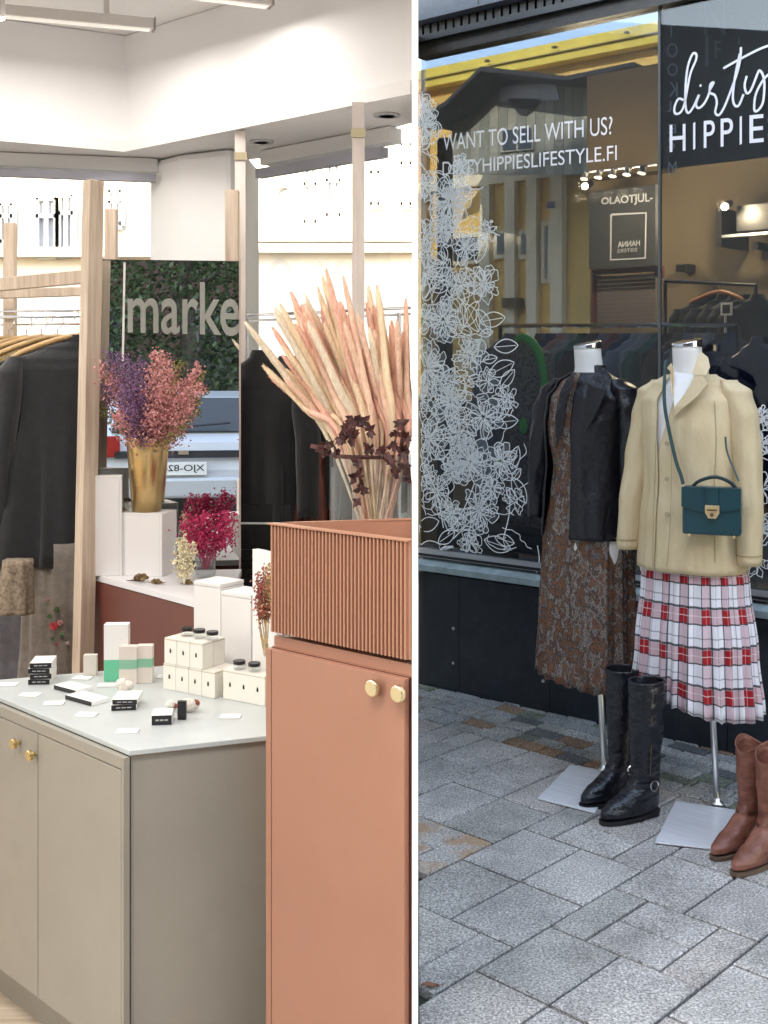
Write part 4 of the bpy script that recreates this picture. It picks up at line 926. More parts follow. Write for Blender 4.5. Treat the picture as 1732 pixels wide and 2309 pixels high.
# white pair of tall cartons behind, and framed dried flowers
for k, (x0, x1) in enumerate(((437, 497), (499, 566))):
    yb = 1500; a, b = P(x0, yb, 3.46 - 0.10 * k), P(x1, yb, 3.46 - 0.10 * k - 0.06); top = H - (1308 + (k + 0.5) * 9 - HY) / F * 3.44
    t = thing('white_carton', ('left of the pair of tall white cartons behind the candle boxes', 'right of the pair of tall white cartons behind the candle boxes')[k], 'box', loc=(a.x, a.y, CT), group='tall white cartons')
    d_ = (b - a); d_.z = 0; n_ = Vector((-d_.y, d_.x, 0)).normalized()
    mb = MB(); mb.prism([a.xy, b.xy, (b + n_ * 0.10).xy, (a + n_ * 0.10).xy], CT + 0.0006, top - 0.012); obj('body', mb, M_cube, t, bevel=0.0012)
    mb = MB(); mb.prism([(a - n_ * 0.001).xy, (b - n_ * 0.001).xy, (b + n_ * 0.101).xy, (a + n_ * 0.101).xy], top - 0.0108, top); obj('lid', mb, M_cube, t, bevel=0.0012)
a, b = P(569, 1500, 3.25), P(624, 1500, 3.16)
t = thing('white_display_board', 'narrow white board propped against the orange cabinet', 'board', loc=(a.x, a.y, CT)); d_ = b - a; d_.z = 0; n_ = Vector((-d_.y, d_.x, 0)).normalized()
mb = MB(); mb.prism([a.xy, b.xy, (b + n_ * 0.02).xy, (a + n_ * 0.02).xy], CT + 0.0006, H - (1238 - HY) / F * 3.25); obj('panel', mb, M_cube, t, bevel=0.002)
t = thing('dried_bouquet', 'hanging bunch of red and straw dried flowers against the white board', 'flowers', loc=P(598, 1420, 3.1))
r2 = random.Random(5)
M_rd = mat('russet_floret', (0.36, 0.05, 0.06), 0.8, var=0.5, scale=60, col2=(0.62, 0.20, 0.16)); M_st = mat('straw_floret', (0.55, 0.40, 0.20), 0.8, var=0.3, scale=60)
for k in range(16):
    b0 = P(600 + r2.uniform(-4, 8), 1480, 3.08); mid = P(590 + r2.uniform(-10, 18), 1370 + r2.uniform(-15, 15), 3.07); tip = P(592 + r2.uniform(-14, 26), r2.uniform(1268, 1330), 3.06)
    mb = MB(); mb.tube(spline([b0, mid, tip], 4), 0.0012, 5); st = obj('stem', mb, M_st, t)
    mb = MB(); spray(mb, b0.lerp(mid, 0.5), tip, 70, 0.008, 0.0042, r2); tag(obj('spray', mb, M_rd if k % 3 else M_st, st), kind='stuff')
# cotton / stones and the small black bottle
def lump(name, px, py, s_, label, m, n=3, seed=1, sx=1.0):
    c = cpt(px, py); t = thing(name, label, 'ornament', loc=c); r3 = random.Random(seed)
    for k in range(n):
        p = c + Vector((r3.uniform(-s_, s_) * 0.5 * sx, r3.uniform(-s_, s_) * 0.3, s_ * 0.62 + (s_ * 0.35 if k else 0) * r3.random())); q = s_ * r3.uniform(0.55, 0.75) * (0.6 if m[k % len(m)] is M_huskk else 1)
        mb = MB(); mb.ball(p, q, q * 0.8, q * 0.85 if p.z - q * 0.85 > CT else (p.z - CT), 12, 8); obj(('boll', 'shell')[k % 2] if name == 'cotton_boll' else 'lobe', mb, m[k % len(m)], t, smooth=True)
    return t
M_cot = mat('cotton_white', (0.80, 0.74, 0.66), 0.95, bump=0.8, bscale=120); M_huskk = mat('reddish_husk', (0.28, 0.07, 0.04), 0.7, var=0.4, scale=30)
lump('cotton_boll', 285, 1562, 0.026, 'white cotton boll with a red base in the middle of the counter', [M_cot, M_cot, M_cot], 3, 4)
lump('cotton_boll', 392, 1606, 0.021, 'white and brown cotton boll left of the small black bottle', [M_cot, M_cot, M_huskk], 3, 8)
lump('cotton_boll', 436, 1606, 0.028, 'white and red cotton boll right of the small black bottle', [M_cot, M_cot, M_huskk], 4, 12)
c = cpt(411, 1622); t = thing('black_bottle', 'small square black bottle standing between two cotton bolls', 'bottle', loc=c)
mb = MB(); mb.box((c.x, c.y, CT + 0.0225), 0.022, 0.016, 0.044); obj('body', mb, mat('black_glass', (0.01, 0.01, 0.012), 0.12), t, bevel=0.001)
mb = MB(); mb.box((c.x, c.y, CT + 0.0456), 0.0222, 0.0162, 0.0012); obj('cap', mb, M_black, t)

# ================================================================== glass vase of pink stalks behind the orange cabinet
vc = P(835, 1100, 3.25)
vt = thing('glass_vase', 'large clear glass cylinder vase holding the pink stalks', 'vase', loc=(vc.x, vc.y, 0.62))
vw = 92 / F * 3.25; zt_ = H - (1022 - HY) / F * 3.25
mb = MB(); mb.lathe((vc.x, vc.y, 0), [(vw, 0.62), (vw, zt_), (vw - 0.006, zt_), (vw - 0.006, 0.64), (0.001, 0.64)], 40); obj('body', mb, G_vase, vt, smooth=False)
pl = thing('plinth', 'white plinth that holds the big vase behind the orange cabinet', 'display stand', loc=(vc.x - 0.02, vc.y, FZ))
mb = MB(); mb.prism([(vc.x - 0.13, vc.y - 0.12), (pxw(vc.y - 0.12) - 0.001, vc.y - 0.12), (pxw(vc.y + 0.14) - 0.001, vc.y + 0.14), (vc.x - 0.13, vc.y + 0.14)], FZ, 0.60); obj('body', mb, M_cube, pl)
mb = MB(); mb.prism([(vc.x - 0.14, vc.y - 0.13), (pxw(vc.y - 0.13) - 0.001, vc.y - 0.13), (pxw(vc.y + 0.15) - 0.001, vc.y + 0.15), (vc.x - 0.14, vc.y + 0.15)], 0.602, 0.618); obj('top', mb, M_cube, pl)
stk = thing('dried_stalk_bundle', 'large fan of peach pink dried stalks in a glass vase', 'dried stalks', loc=(vc.x, vc.y, 0.65))
def st_mat(n, c, c2): return mat(n, c, 0.85, var=0.2, scale=10, col2=c2, stretch=(30, 30, 3), bump=0.2, bscale=80)
SMT = [st_mat('stalk_peach', (0.90, 0.55, 0.41), (0.94, 0.68, 0.54)), st_mat('stalk_pink', (0.90, 0.46, 0.36), (0.94, 0.58, 0.47)), st_mat('stalk_straw', (0.92, 0.68, 0.46), (0.95, 0.78, 0.57)), st_mat('stalk_cream', (0.86, 0.70, 0.52), (0.90, 0.80, 0.66))]
def c3(x, y): return (540 + x / 4.232, 560 + y / 4.232)
tips = [(50, 700, 3), (90, 760, 3), (385, 530, 2), (330, 610, 3), (340, 560, 3), (410, 930, 2), (490, 415, 1), (520, 765, 2), (625, 440, 3), (620, 520, 0), (705, 580, 2), (745, 365, 2), (825, 200, 0), (850, 330, 1), (990, 262, 0), (930, 520, 2), (1040, 560, 0), (1230, 360, 2), (1312, 350, 2), (1240, 760, 3),
        (1290, 780, 0), (1450, 690, 1), (1500, 675, 0), (1560, 800, 1), (1640, 480, 1), (1100, 880, 1), (1180, 960, 1), (880, 700, 1), (650, 700, 3), (560, 640, 0), (780, 600, 1), (1000, 700, 0), (1130, 620, 0), (1370, 700, 3), (1600, 620, 0), (1655, 850, 2), (260, 1000, 3), (440, 1150, 2), (1420, 900, 0), (1500, 1000, 1)]
r2 = random.Random(21)
for k, (x, y, m_) in enumerate(tips + [(t[0] + r2.uniform(-40, 40), t[1] + r2.uniform(40, 260), r2.choice([0, 0, 1, 1, 2])) for t in tips[4:] + tips[8:]]):
    tx, ty = c3(x, y); tx = min(tx, 926)
    Yt = 3.25 + r2.uniform(-0.10, 0.14) if k < 40 else 3.25 + r2.uniform(-0.02, 0.12)
    tip = P(tx, ty, Yt)
    u = (tx - 548) / (926 - 548)
    nk = P(745 + u * 175 + r2.uniform(-6, 6), 1012 + r2.uniform(-10, 14), 3.25 + r2.uniform(-0.06, 0.06))
    bs = P(850 + (0.5 - u) * 110 + r2.uniform(-20, 20), 1225, 3.25 + r2.uniform(-0.06, 0.06)); bs.z = 0.655
    lim = pxw(3.3) - 0.014
    for q in (tip, nk, bs): q.x = min(q.x, lim - 0.004)
    d2 = Vector((bs.x - vc.x, bs.y - vc.y, 0))
    if d2.length > vw - 0.02: d2 *= (vw - 0.02) / d2.length; bs = Vector((vc.x + d2.x, vc.y + d2.y, bs.z))
    bend = Vector((-0.012 * (1 - u) , 0, 0.0))
    path = spline([bs, nk, nk.lerp(tip, 0.5) + bend * -1, tip], 5); n_ = len(path); rad = []
    R0 = r2.uniform(0.0085, 0.0125)
    for i in range(n_):
        t_ = i / (n_ - 1)
        rad.append(0.0032 if t_ < 0.30 else 0.0032 + (R0 - 0.0032) * min((t_ - 0.30) / 0.22, 1) * (1 - max(t_ - 0.62, 0) / 0.38 * 0.5))
    rad[-1] = R0 * 0.26
    mb = MB(); mb.tube(path, rad, 8)
    for i in range(150):                         # soft hairs on the plume
        t_ = r2.uniform(0.34, 0.99) * (n_ - 1); i0 = min(int(t_), n_ - 2); q_ = path[i0].lerp(path[i0 + 1], t_ - i0); ax_ = (path[i0 + 1] - path[i0]).normalized()
        rd = rad[i0] * (1 - t_ + i0) + rad[i0 + 1] * (t_ - i0); sd1 = ax_.orthogonal().normalized(); sd1.rotate(Matrix.Rotation(r2.uniform(0, 6.28), 3, ax_)); wv = ax_.cross(sd1) * 0.0012; b_ = q_ + sd1 * rd * 0.9
        mb.add([b_ - wv, b_ + wv, b_ + sd1 * r2.uniform(0.002, 0.0045) + ax_ * r2.uniform(0.008, 0.018)], [(0, 1, 2)])
    obj('stalk', mb, SMT[m_], stk, smooth=True)
# wine-dark ribbon flowers tied round the neck
M_wine = mat('wine_dark_petal', (0.045, 0.012, 0.014), 0.55, var=0.5, scale=40, col2=(0.11, 0.03, 0.03))
gl = thing('dried_garland', 'wine-dark dried leaves and blooms tied round the stalks', 'garland', loc=(vc.x, vc.y, 1.15))
def petal(mb, p, d, l, w, nrm):
    d = d.normalized(); s_ = d.cross(nrm).normalized(); q = [p, p + d * l * 0.4 + s_ * w, p + d * l + nrm * w * 0.4, p + d * l * 0.4 - s_ * w]
    mb.add(q + [x - nrm * 0.0012 for x in q], [(0, 1, 2, 3), (7, 6, 5, 4), (0, 4, 5, 1), (1, 5, 6, 2), (2, 6, 7, 3), (3, 7, 4, 0)])
for px, py, s_, n_ in ((800, 948, 15, 14), (782, 968, 12, 12), (822, 950, 11, 10), (790, 985, 15, 14), (832, 972, 12, 12), (768, 990, 12, 10), (905, 955, 13, 12), (890, 975, 10, 9), (915, 985, 12, 10), (740, 1005, 10, 9), (720, 1010, 8, 8), (730, 1022, 10, 9), (760, 1022, 10, 9), (835, 1012, 12, 10), (860, 1018, 12, 10), (885, 1008, 12, 10), (912, 1016, 12, 10),
                       (808, 1045, 12, 8), (804, 1075, 14, 8), (815, 1105, 12, 8), (820, 1090, 10, 7), (805, 1130, 10, 7), (880, 1040, 10, 6), (890, 1065, 10, 6), (920, 1050, 11, 6), (924, 1075, 9, 6)):
    c = P(px, py, 3.12 + r2.uniform(-0.02, 0.02)); c.x = min(c.x, pxw(3.12) - 0.02); mb = MB()
    for k in range(n_):
        d = Vector((r2.gauss(0, 1), r2.gauss(0, 0.5), r2.gauss(0, 1))); petal(mb, c, d, s_ / F * 3.4 * r2.uniform(0.9, 1.8), s_ / F * 1.7, Vector((r2.gauss(0, 0.3), -1, r2.gauss(0, 0.3))).normalized())
    for v in mb.v: v.x = min(v.x, pxw(3.12) - 0.002)
    obj('bloom', mb, M_wine, gl)
mb = MB(); mb.tube([Vector((vc.x + (vw + 0.001) * math.cos(a), vc.y + (vw + 0.012) * math.sin(a), 1.165)) if vc.x + (vw + 0.001) * math.cos(a) < pxw(3.2) - 0.01 else Vector((pxw(3.2) - 0.011, vc.y + (vw + 0.012) * math.sin(a), 1.165)) for a in [math.pi * (1.12 + k / 16) for k in range(10)]], 0.006, 6); obj('ribbon', mb, M_wine, gl)
for (x0, y0, x1, y1) in ((872, 1020, 896, 1080), (908, 1020, 924, 1090), (700, 1005, 735, 1015)):
    mb = MB(); ribbon(mb, spline([P(x0, y0, 3.11), P((x0 + x1) / 2 + 3, (y0 + y1) / 2, 3.10), P(x1, y1, 3.12)], 4), 0.013, Vector((0, -1, 0))); obj('ribbon_tail', mb, M_wine, gl)
# ================================================================== the street behind the camera (seen in the mirror), and what shades the pavement
def behind_house(x0, x1, y0, y1, top, m, label, rows):
    t = thing('street_building', label, 'building', loc=((x0 + x1) / 2, y1, -0.13))
    mb = MB(); mb.prism([(x0, y0), (x1, y0), (x1, y1), (x0, y1)], -0.14, top); obj('wall', mb, m, t)
    n = int((x1 - x0) / 2.2)
    for r_ in range(rows):
        for k in range(n):
            x = x0 + (k + 0.5) * (x1 - x0) / n; z = 1.7 + r_ * 3.1
            mb = MB(); mb.box((x, y1 + 0.02, z), 1.1, 0.06, 1.7); fr = obj('window', mb, mat('dark_window_frame', (0.10, 0.09, 0.09), 0.6), t)
            mb = MB(); mb.box((x, y1 + 0.055, z), 0.95, 0.012, 1.55); obj('pane', mb, mat('street_pane', (0.02, 0.02, 0.025), 0.4), fr)
    mb = MB(); mb.box(((x0 + x1) / 2, y1 + 0.1, top - 0.2), x1 - x0 + 0.1, 0.5, 0.3); obj('cornice', mb, M_wframe, t)
behind_house(-22, -1.5, -22, -14.5, 16.0, mat('dark_plum_render', (0.075, 0.03, 0.035), 0.9, var=0.2), 'dark plum town house behind the trees, seen in the mirror', 5)
behind_house(-1.4, 16, -22, -14.5, 16.4, mat('dark_brick', (0.07, 0.035, 0.03), 0.9, var=0.3, scale=20), 'dark brick town house across the street, seen in the mirror', 5)
# trees
M_bark = mat('bark', (0.07, 0.055, 0.045), 0.95, var=0.3, scale=12, bump=0.6, bscale=30)
M_leaf = [mat('leaf_dark', (0.032, 0.055, 0.024), 0.7, var=0.4, scale=3), mat('leaf_mid', (0.055, 0.085, 0.04), 0.7, var=0.4, scale=3)]
def tree(x, y, h, label, seed, cr=1.9):
    r3 = random.Random(seed); t = thing('street_tree', label, 'tree', loc=(x, y, -0.13))
    mb = MB(); mb.tube([Vector((x, y, -0.13)), Vector((x + 0.05, y, h * 0.3)), Vector((x - 0.05, y + 0.1, h * 0.55)), Vector((x, y, h * 0.8))], [0.17, 0.13, 0.09, 0.04], 9)
    for k in range(9):
        a = r3.uniform(0, 6.3); z0 = h * r3.uniform(0.25, 0.6); p = Vector((x, y, z0)); e = p + Vector((math.cos(a) * cr * 0.7, math.sin(a) * cr * 0.7, r3.uniform(0.5, 1.5)))
        mb.tube([p, p.lerp(e, 0.5) + Vector((0, 0, 0.15)), e], [0.06, 0.04, 0.015], 6)
    obj('trunk', mb, M_bark, t)
    mb = [MB(), MB()]
    for k in range(260 if seed == 1 else 150):
        a = r3.uniform(0, 6.3); rr_ = cr * math.sqrt(r3.random()); z = h * 0.16 + (h * 0.84) * r3.random(); shape = math.sin(min((z / h), 1.0) * math.pi * 0.85 + 0.25)
        c = Vector((x + math.cos(a) * rr_ * shape, y + math.sin(a) * rr_ * shape, z))
        for j in range(48):
            p = c + Vector((r3.gauss(0, 0.26), r3.gauss(0, 0.26), r3.gauss(0, 0.2))); d = Vector((r3.gauss(0, 1), r3.gauss(0, 1), r3.gauss(0, 0.6))).normalized(); s_ = d.orthogonal().normalized(); l = r3.uniform(0.06, 0.12)
            mb[(k + j) % 2].add([p, p + d * l * 0.5 + s_ * l * 0.35, p + d * l, p + d * l * 0.5 - s_ * l * 0.35], [(0, 1, 2, 3)])
    for i in (0, 1): obj('crown', mb[i], M_leaf[i], t)
tree(1.0, -9.6, 5.6, 'dense green street tree behind the parked car, seen in the mirror', 1, 2.2)
tree(3.2, -9.3, 6.0, 'green street tree farther right in the mirror', 2, 2.2)
tree(-1.3, -10.2, 6.0, 'green street tree farther left in the mirror', 3, 2.0)
# parked car: rear end towards us
M_car = mat('silver_car_paint', (0.50, 0.51, 0.54), 0.35, coat=0.8); M_cglass = mat('car_glass', (0.02, 0.022, 0.025), 0.35); M_tyre = mat('tyre', (0.02, 0.02, 0.02), 0.9)
M_dkt = mat('dark_trim', (0.02, 0.02, 0.025), 0.5)
def mirror_pos(px, py, dist):                      # where a thing must stand behind the camera so that its mirror image is seen at a pixel
    v = Vector(((px - CX) / F, 1, -(py - HY) / F)); A = ML; tt = A.dot(mn) / v.dot(mn); hit = v * tt + Vector((0, 0, H)); v2 = v - 2 * v.dot(mn) * mn
    return hit + v2 * (dist / v2.y * -1 if v2.y < 0 else 0)
cpos = mirror_pos(480, 960, 7.25)
cy_ = cpos.y; cx_ = cpos.x
ZG = -0.13; ca = thing('parked_car', 'silver parked car with a licence plate, reflected in the mirror', 'car', loc=(cx_, cy_ - 2, ZG), rot=(0, 0, math.atan2(-mn.x, mn.y) * 0 + R(8)))
prof = [(a_, b_ * 0.88) for a_, b_ in [(0.0, 0.30), (0.02, 0.62), (0.10, 0.92), (0.22, 0.98), (0.75, 1.40), (1.25, 1.46), (2.3, 1.44), (3.0, 0.98), (4.0, 0.86), (4.2, 0.55), (4.18, 0.28)]]
def carv(yy, zz, hw): return [Vector((-hw, 2 - yy, zz)), Vector((hw, 2 - yy, zz))]
mb = MB()
sec = [(-0.84, 0.0), (-0.80, 0.03), (0.80, 0.03), (0.84, 0.0)]
vs = []
for sx_ in (-1, 1):
    for yy, zz in prof:
        hw = 0.84 if zz < 0.95 else 0.84 - (zz - 0.95) * 0.42
        vs.append(Vector((sx_ * hw, 2 - yy, zz)))
n = len(prof); fcs = [tuple(range(n)), tuple(range(2 * n - 1, n - 1, -1))] + [(i + 1, i, i + n, i + 1 + n) for i in range(n - 1)] + [(0, n - 1, 2 * n - 1, n)]
mb.add(vs, fcs); obj('body', mb, M_car, ca, world=False, bevel=0.035)
def cq(pts, name, m, th=0.01): return obj(name, MB().slab(pts, th), m, ca, world=False)
hw1 = 0.82; hw2 = 0.66
def rear(u, yy0, zz0, yy1, zz1, off=0.012):       # point on the sloping rear window
    return Vector((u, 2 - yy0 + off, zz0 + off))
cq([Vector((-0.70, 2 - 0.26 + 0.02, 0.90)), Vector((0.70, 2 - 0.26 + 0.02, 0.90)), Vector((0.58, 2 - 0.72 + 0.02, 1.22)), Vector((-0.58, 2 - 0.72 + 0.02, 1.22))], 'rear_window', M_cglass)
mb = MB(); mb.tube([Vector((-0.05, 2.0 - 0.30 + 0.06, 0.95)), Vector((0.45, 2.0 - 0.33 + 0.07, 0.99))], 0.012, 6); obj('wiper', mb, M_dkt, ca, world=False)
mb = MB(); mb.box((0, 2.03, 0.38), 1.66, 0.10, 0.20); obj('bumper', mb, M_car, ca, world=False, bevel=0.03)
mb = MB(); mb.box((0, 2.005, 0.70), 1.3, 0.03, 0.07); obj('trim_strip', mb, M_dkt, ca, world=False)
mb = MB(); mb.box((0, 2.03, 0.72), 0.10, 0.02, 0.04); obj('badge', mb, M_chrome, ca, world=False)
for s_ in (-1, 1):
    mb = MB(); mb.box((s_ * 0.70, 1.99, 0.78), 0.20, 0.06, 0.20); obj('tail_light', mb, mat('tail_red', (0.35, 0.01, 0.01), 0.2), ca, world=False, bevel=0.01)
    for yy in (0.75, 3.35):
        c = Vector((s_ * 0.78, 2 - yy, 0.31)); mb = MB(); mb.tube([c - Vector((0.09, 0, 0)), c + Vector((0.09, 0, 0))], 0.31, 24); w__ = obj('wheel', mb, M_tyre, ca, world=False)
        mb = MB(); mb.tube([c + Vector((s_ * 0.085, 0, 0)), c + Vector((s_ * 0.098, 0, 0))], 0.2, 20); obj('rim', mb, M_chrome, w__, world=False)
mb = MB(); mb.box((0, 2.035, 0.565), 0.44, 0.06, 0.12); pt = obj('number_plate', mb, M_white, ca, world=False)
tv, tf = textmesh('XJO-826', bold=0.01)
pv = [Vector((0.20 - a * 0.40, 2.0668, 0.525 + b * 0.08)) for a, b in tv]
obj('plate_lettering', (pv, tf), mat('plate_black', (0.03, 0.03, 0.03), 0.6), pt, world=False)
# ================================================================== clothing shop front (right)
S_END = 5.2
s_of = lambda px, w=0.0: (fac(px, 800, w) - P0).dot(D)
M_slab = ramp_noise('blue_black_stone', [(0.3, (0.014, 0.020, 0.028)), (0.55, (0.024, 0.032, 0.042)), (0.75, (0.045, 0.056, 0.066))], 14, rough=0.35, detail=8, bump=0.08)
M_sill = mat('grey_green_metal_sill', (0.30, 0.37, 0.37), 0.4, var=0.12, scale=8, stretch=(2, 2, 20))
M_sill2 = mat('sill_front', (0.33, 0.42, 0.43), 0.45, var=0.2, scale=14)
M_dframe = ramp_noise('dark_bronze_frame', [(0.35, (0.010, 0.009, 0.008)), (0.55, (0.028, 0.022, 0.016)), (0.7, (0.07, 0.05, 0.03))], 18, rough=0.4, stretch=(1, 1, 8), bump=0.1)
M_fascia = mat('slate_fascia', (0.075, 0.09, 0.11), 0.5, var=0.2, scale=5, bump=0.2, bscale=80)
ZS = fac(943, 1252).z                            # sill
ZW = fac(943, 132).z                             # top of the glass
sf = thing('shop_front', 'dark shop front with big decorated window over a blue-black stone base', 'shop front', loc=P0)
sf.rotation_euler = (0, 0, 0)
def fbox(name, s0, s1, z0, z1, w0, w1, m, par=sf, bevel=0):
    mb = MB(); mb.prism([fs(s0, 0, w0).xy, fs(s1, 0, w0).xy, fs(s1, 0, w1).xy, fs(s0, 0, w1).xy], z0, z1); return obj(name, mb, m, par, bevel=bevel)
s0_ = 0.0
ed = [s0_ + 0.001, s_of(1036), s_of(1240), s_of(1452), s_of(1640), 2.75, 3.6, 4.4, S_END]
for k in range(len(ed) - 1):
    fbox('stone_slab', ed[k] + 0.0015, ed[k + 1] - 0.0015, -0.03, ZS - 0.072, -0.001 * (k % 2), 0.05, M_slab, bevel=0.001)
for k, s_ in enumerate(ed[1:-1]):
    for z in (0.12, 0.27):
        p = fs(s_ - 0.03, z, -0.002); mb = MB(); mb.tube([p, p - NB * 0.004], 0.007, 10); obj('bolt', mb, M_steel, sf)
fbox('base_core', s0_, S_END, -0.05, ZS - 0.075, 0.052, 0.20, M_black)
# sill: sloping metal, lighter nose
mb = MB(); mb.add([fs(s0_, ZS - 0.004, 0.05), fs(S_END, ZS - 0.004, 0.05), fs(S_END, ZS - 0.030, -0.050), fs(s0_, ZS - 0.030, -0.050), fs(s0_, ZS - 0.070, 0.05), fs(S_END, ZS - 0.070, 0.05), fs(S_END, ZS - 0.055, -0.050), fs(s0_, ZS - 0.055, -0.050)],
                  [(3, 2, 1, 0), (7, 6, 2, 3), (4, 5, 6, 7), (0, 1, 5, 4), (0, 4, 7, 3), (1, 2, 6, 5)]); obj('sill', mb, M_sill2, sf)
fbox('bottom_frame', s0_, S_END, ZS - 0.003, ZS + 0.032, 0.0, 0.05, mat('aluminium_bead', (0.55, 0.55, 0.58), 0.35, metal=0.6))
fbox('groove', s0_, S_END, ZS + 0.0005, ZS + 0.012, -0.003, 0.0, M_black)
# head: black frame, slatted vent, slate fascia
H1 = fac(943, 100).z; H2 = fac(943, 64).z; H3 = fac(943, -40).z
fbox('head_frame', s0_, S_END, ZW, ZW + 0.055, -0.015, 0.06, M_dframe); fbox('head_frame', s0_, S_END, ZW + 0.056, H1 + 0.02, -0.05, 0.06, M_black)
fbox('vent_back', s0_, S_END, H1 + 0.021, H2 - 0.001, 0.0, 0.06, M_black)
nsl = 62
for k in range(nsl):
    s_ = s0_ + 0.02 + k * (2.6 / nsl); fbox('vent_slat', s_, s_ + 0.030, H1 + 0.023, H2 - 0.004, -0.035, -0.005, M_dframe)
fbox('fascia', s0_, S_END, H2, H3 + 0.6, -0.09, 0.06, M_fascia)
fbox('fascia_joint', s_of(1105), s_of(1105) + 0.006, H2 + 0.01, H3 + 0.5, -0.092, -0.0905, M_black)
# glass
M_pane = glass('shop_pane', (0.54, 0.59, 0.64), 0.01)
sM = s_of(1482)
fbox('window_pane', s0_ + 0.002, sM - 0.006, ZS + 0.0325, ZW - 0.0005, 0.018, 0.026, M_pane)
fbox('window_pane', sM + 0.006, S_END - 0.01, ZS + 0.0325, ZW - 0.0005, 0.018, 0.026, M_pane)
fbox('glass_joint', sM - 0.005, sM + 0.005, ZS + 0.0325, ZW - 0.0005, 0.016, 0.028, mat('grey_silicone', (0.10, 0.11, 0.11), 0.5))
wp = [c for c in sf.children if c.name.startswith('window_pane')][0]
# vinyl lettering on the glass
def fq(px, py, w=0.014): return fac(px, py, w)
def flet(s, tl, tr, br, bl, par=sf, w=0.014, m=M_letter, mirror=False, bold=0.0, name='lettering', spacing=1.0):
    return lettering(name, s, fq(*tl, w), fq(*tr, w), fq(*br, w), fq(*bl, w), m, par, mirror, bold, spacing)
flet('WANT TO SELL WITH US?', (999, 303), (1381, 262), (1381, 303), (999, 340))
flet('DIRTYHIPPIESLIFESTYLE.FI', (998, 365), (1391, 327), (1391, 361), (998, 396))
HP = [('H', 1510, 1546, 282, 343), ('I', 1563, 1568, 278, 338), ('P', 1587, 1612, 273, 334), ('P', 1625, 1653, 268, 331), ('I', 1668, 1673, 264, 327), ('E', 1690, 1722, 260, 323), ('S', 1732, 1762, 254, 318)]
for ch, x0, x1, y0, y1 in HP: flet(ch, (x0, y0), (x1, y0 - 3), (x1, y1 - 3), (x0, y1), bold=0.004)
def stroke(pts, w, name='lettering', m=M_letter, par=sf, off=0.014):
    mb = MB(); ribbon(mb, spline([fq(x, y, off) for x, y in pts], 6), w, NB); return obj(name, mb, m, par)
c2 = lambda L_: [(1332 + x / 4.1475, y / 4.1475) for x, y in L_]
wd_ = 0.009
stroke(c2([(870, 935), (820, 925), (785, 1000), (790, 1060), (840, 1050), (880, 960), (930, 700), (985, 560), (985, 505), (950, 510), (905, 640), (885, 860), (890, 1010), (915, 1055), (960, 1000), (1010, 890)]), wd_)   # d
stroke(c2([(1015, 885), (985, 975), (1010, 1010), (1060, 970), (1105, 880), (1120, 790), (1150, 775), (1110, 860), (1160, 890), (1180, 960), (1165, 1050), (1200, 1075), (1250, 1000), (1310, 850)]), wd_)   # i r
stroke(c2([(1025, 790), (1030, 810)]), wd_)
stroke(c2([(1310, 850), (1370, 680), (1400, 540), (1405, 440)]), wd_)
stroke(c2([(1395, 500), (1350, 720), (1330, 900), (1345, 980), (1385, 985), (1430, 880)]), wd_)                                # t
stroke(c2([(1240, 640), (1400, 550), (1600, 450), (1760, 400)]), wd_)
stroke(c2([(1460, 710), (1440, 800), (1460, 870), (1500, 840), (1560, 690), (1580, 660), (1610, 700), (1625, 800), (1610, 960), (1560, 1035), (1530, 1020), (1545, 880), (1620, 740), (1720, 650)]), wd_)  # y
# floral line drawing in white vinyl with frosted fills
M_line = mat('white_line_vinyl', (0.94, 0.97, 0.98), 0.6); M_frost = film('frosted_petal', (0.70, 0.86, 0.92), 0.14)
fl_r = random.Random(17)
def flower(cx, cy, r, npet, layers, seed, frost=True, lw=0.0038):
    r3 = random.Random(seed); mb = MB(); fr = MB(); c = fq(cx, cy, 0.0135); U = D; V = Vector((0, 0, 1)); sc = (c - Vector((0, 0, H))).length / F * 1.0
    for L_ in range(layers):
        rr_ = r * sc * (0.35 + 0.65 * (L_ + 1) / layers)
        for k in range(npet):
            a = 2 * math.pi * (k + 0.5 * (L_ % 2)) / npet + r3.uniform(-0.3, 0.3); w = rr_ * r3.uniform(0.30, 0.62); q = []
            for t_ in [i / 9 for i in range(10)]:
                rad = rr_ * r3.uniform(0.93, 1.05) * (0.12 + 0.88 * (math.sin(math.pi * t_)) ** 0.7); ang = a + (t_ - 0.5) * 2 * (w / rr_) * (1 + 0.5 * math.sin(math.pi * t_))
                q.append(c + U * math.cos(ang) * rad + V * math.sin(ang) * rad)
            q = [p for p in q if part_ok(p)]
            if len(q) < 4: continue
            q = [p + U * r3.gauss(0, 0.0035) + V * r3.gauss(0, 0.0035) for p in q]
            ribbon(mb, spline(q, 3), lw, NB)
            if len(q) > 6 and r3.random() < 0.5: ribbon(mb, spline([c + (p - c) * r3.uniform(0.6, 0.85) for p in q[2:-2]], 3), lw * 0.7, NB)
            if frost and L_ == layers - 1: fr.add([p + NB * 0.003 for p in q], [tuple(range(len(q)))])
    o = obj('floral_sticker', mb, M_line, wp)
    if frost and fr.v: obj('frosted_fill', fr, M_frost, sf)
def part_ok(p): return (p - P0).dot(D) > 0.004 and ZS + 0.04 < p.z < ZW - 0.02
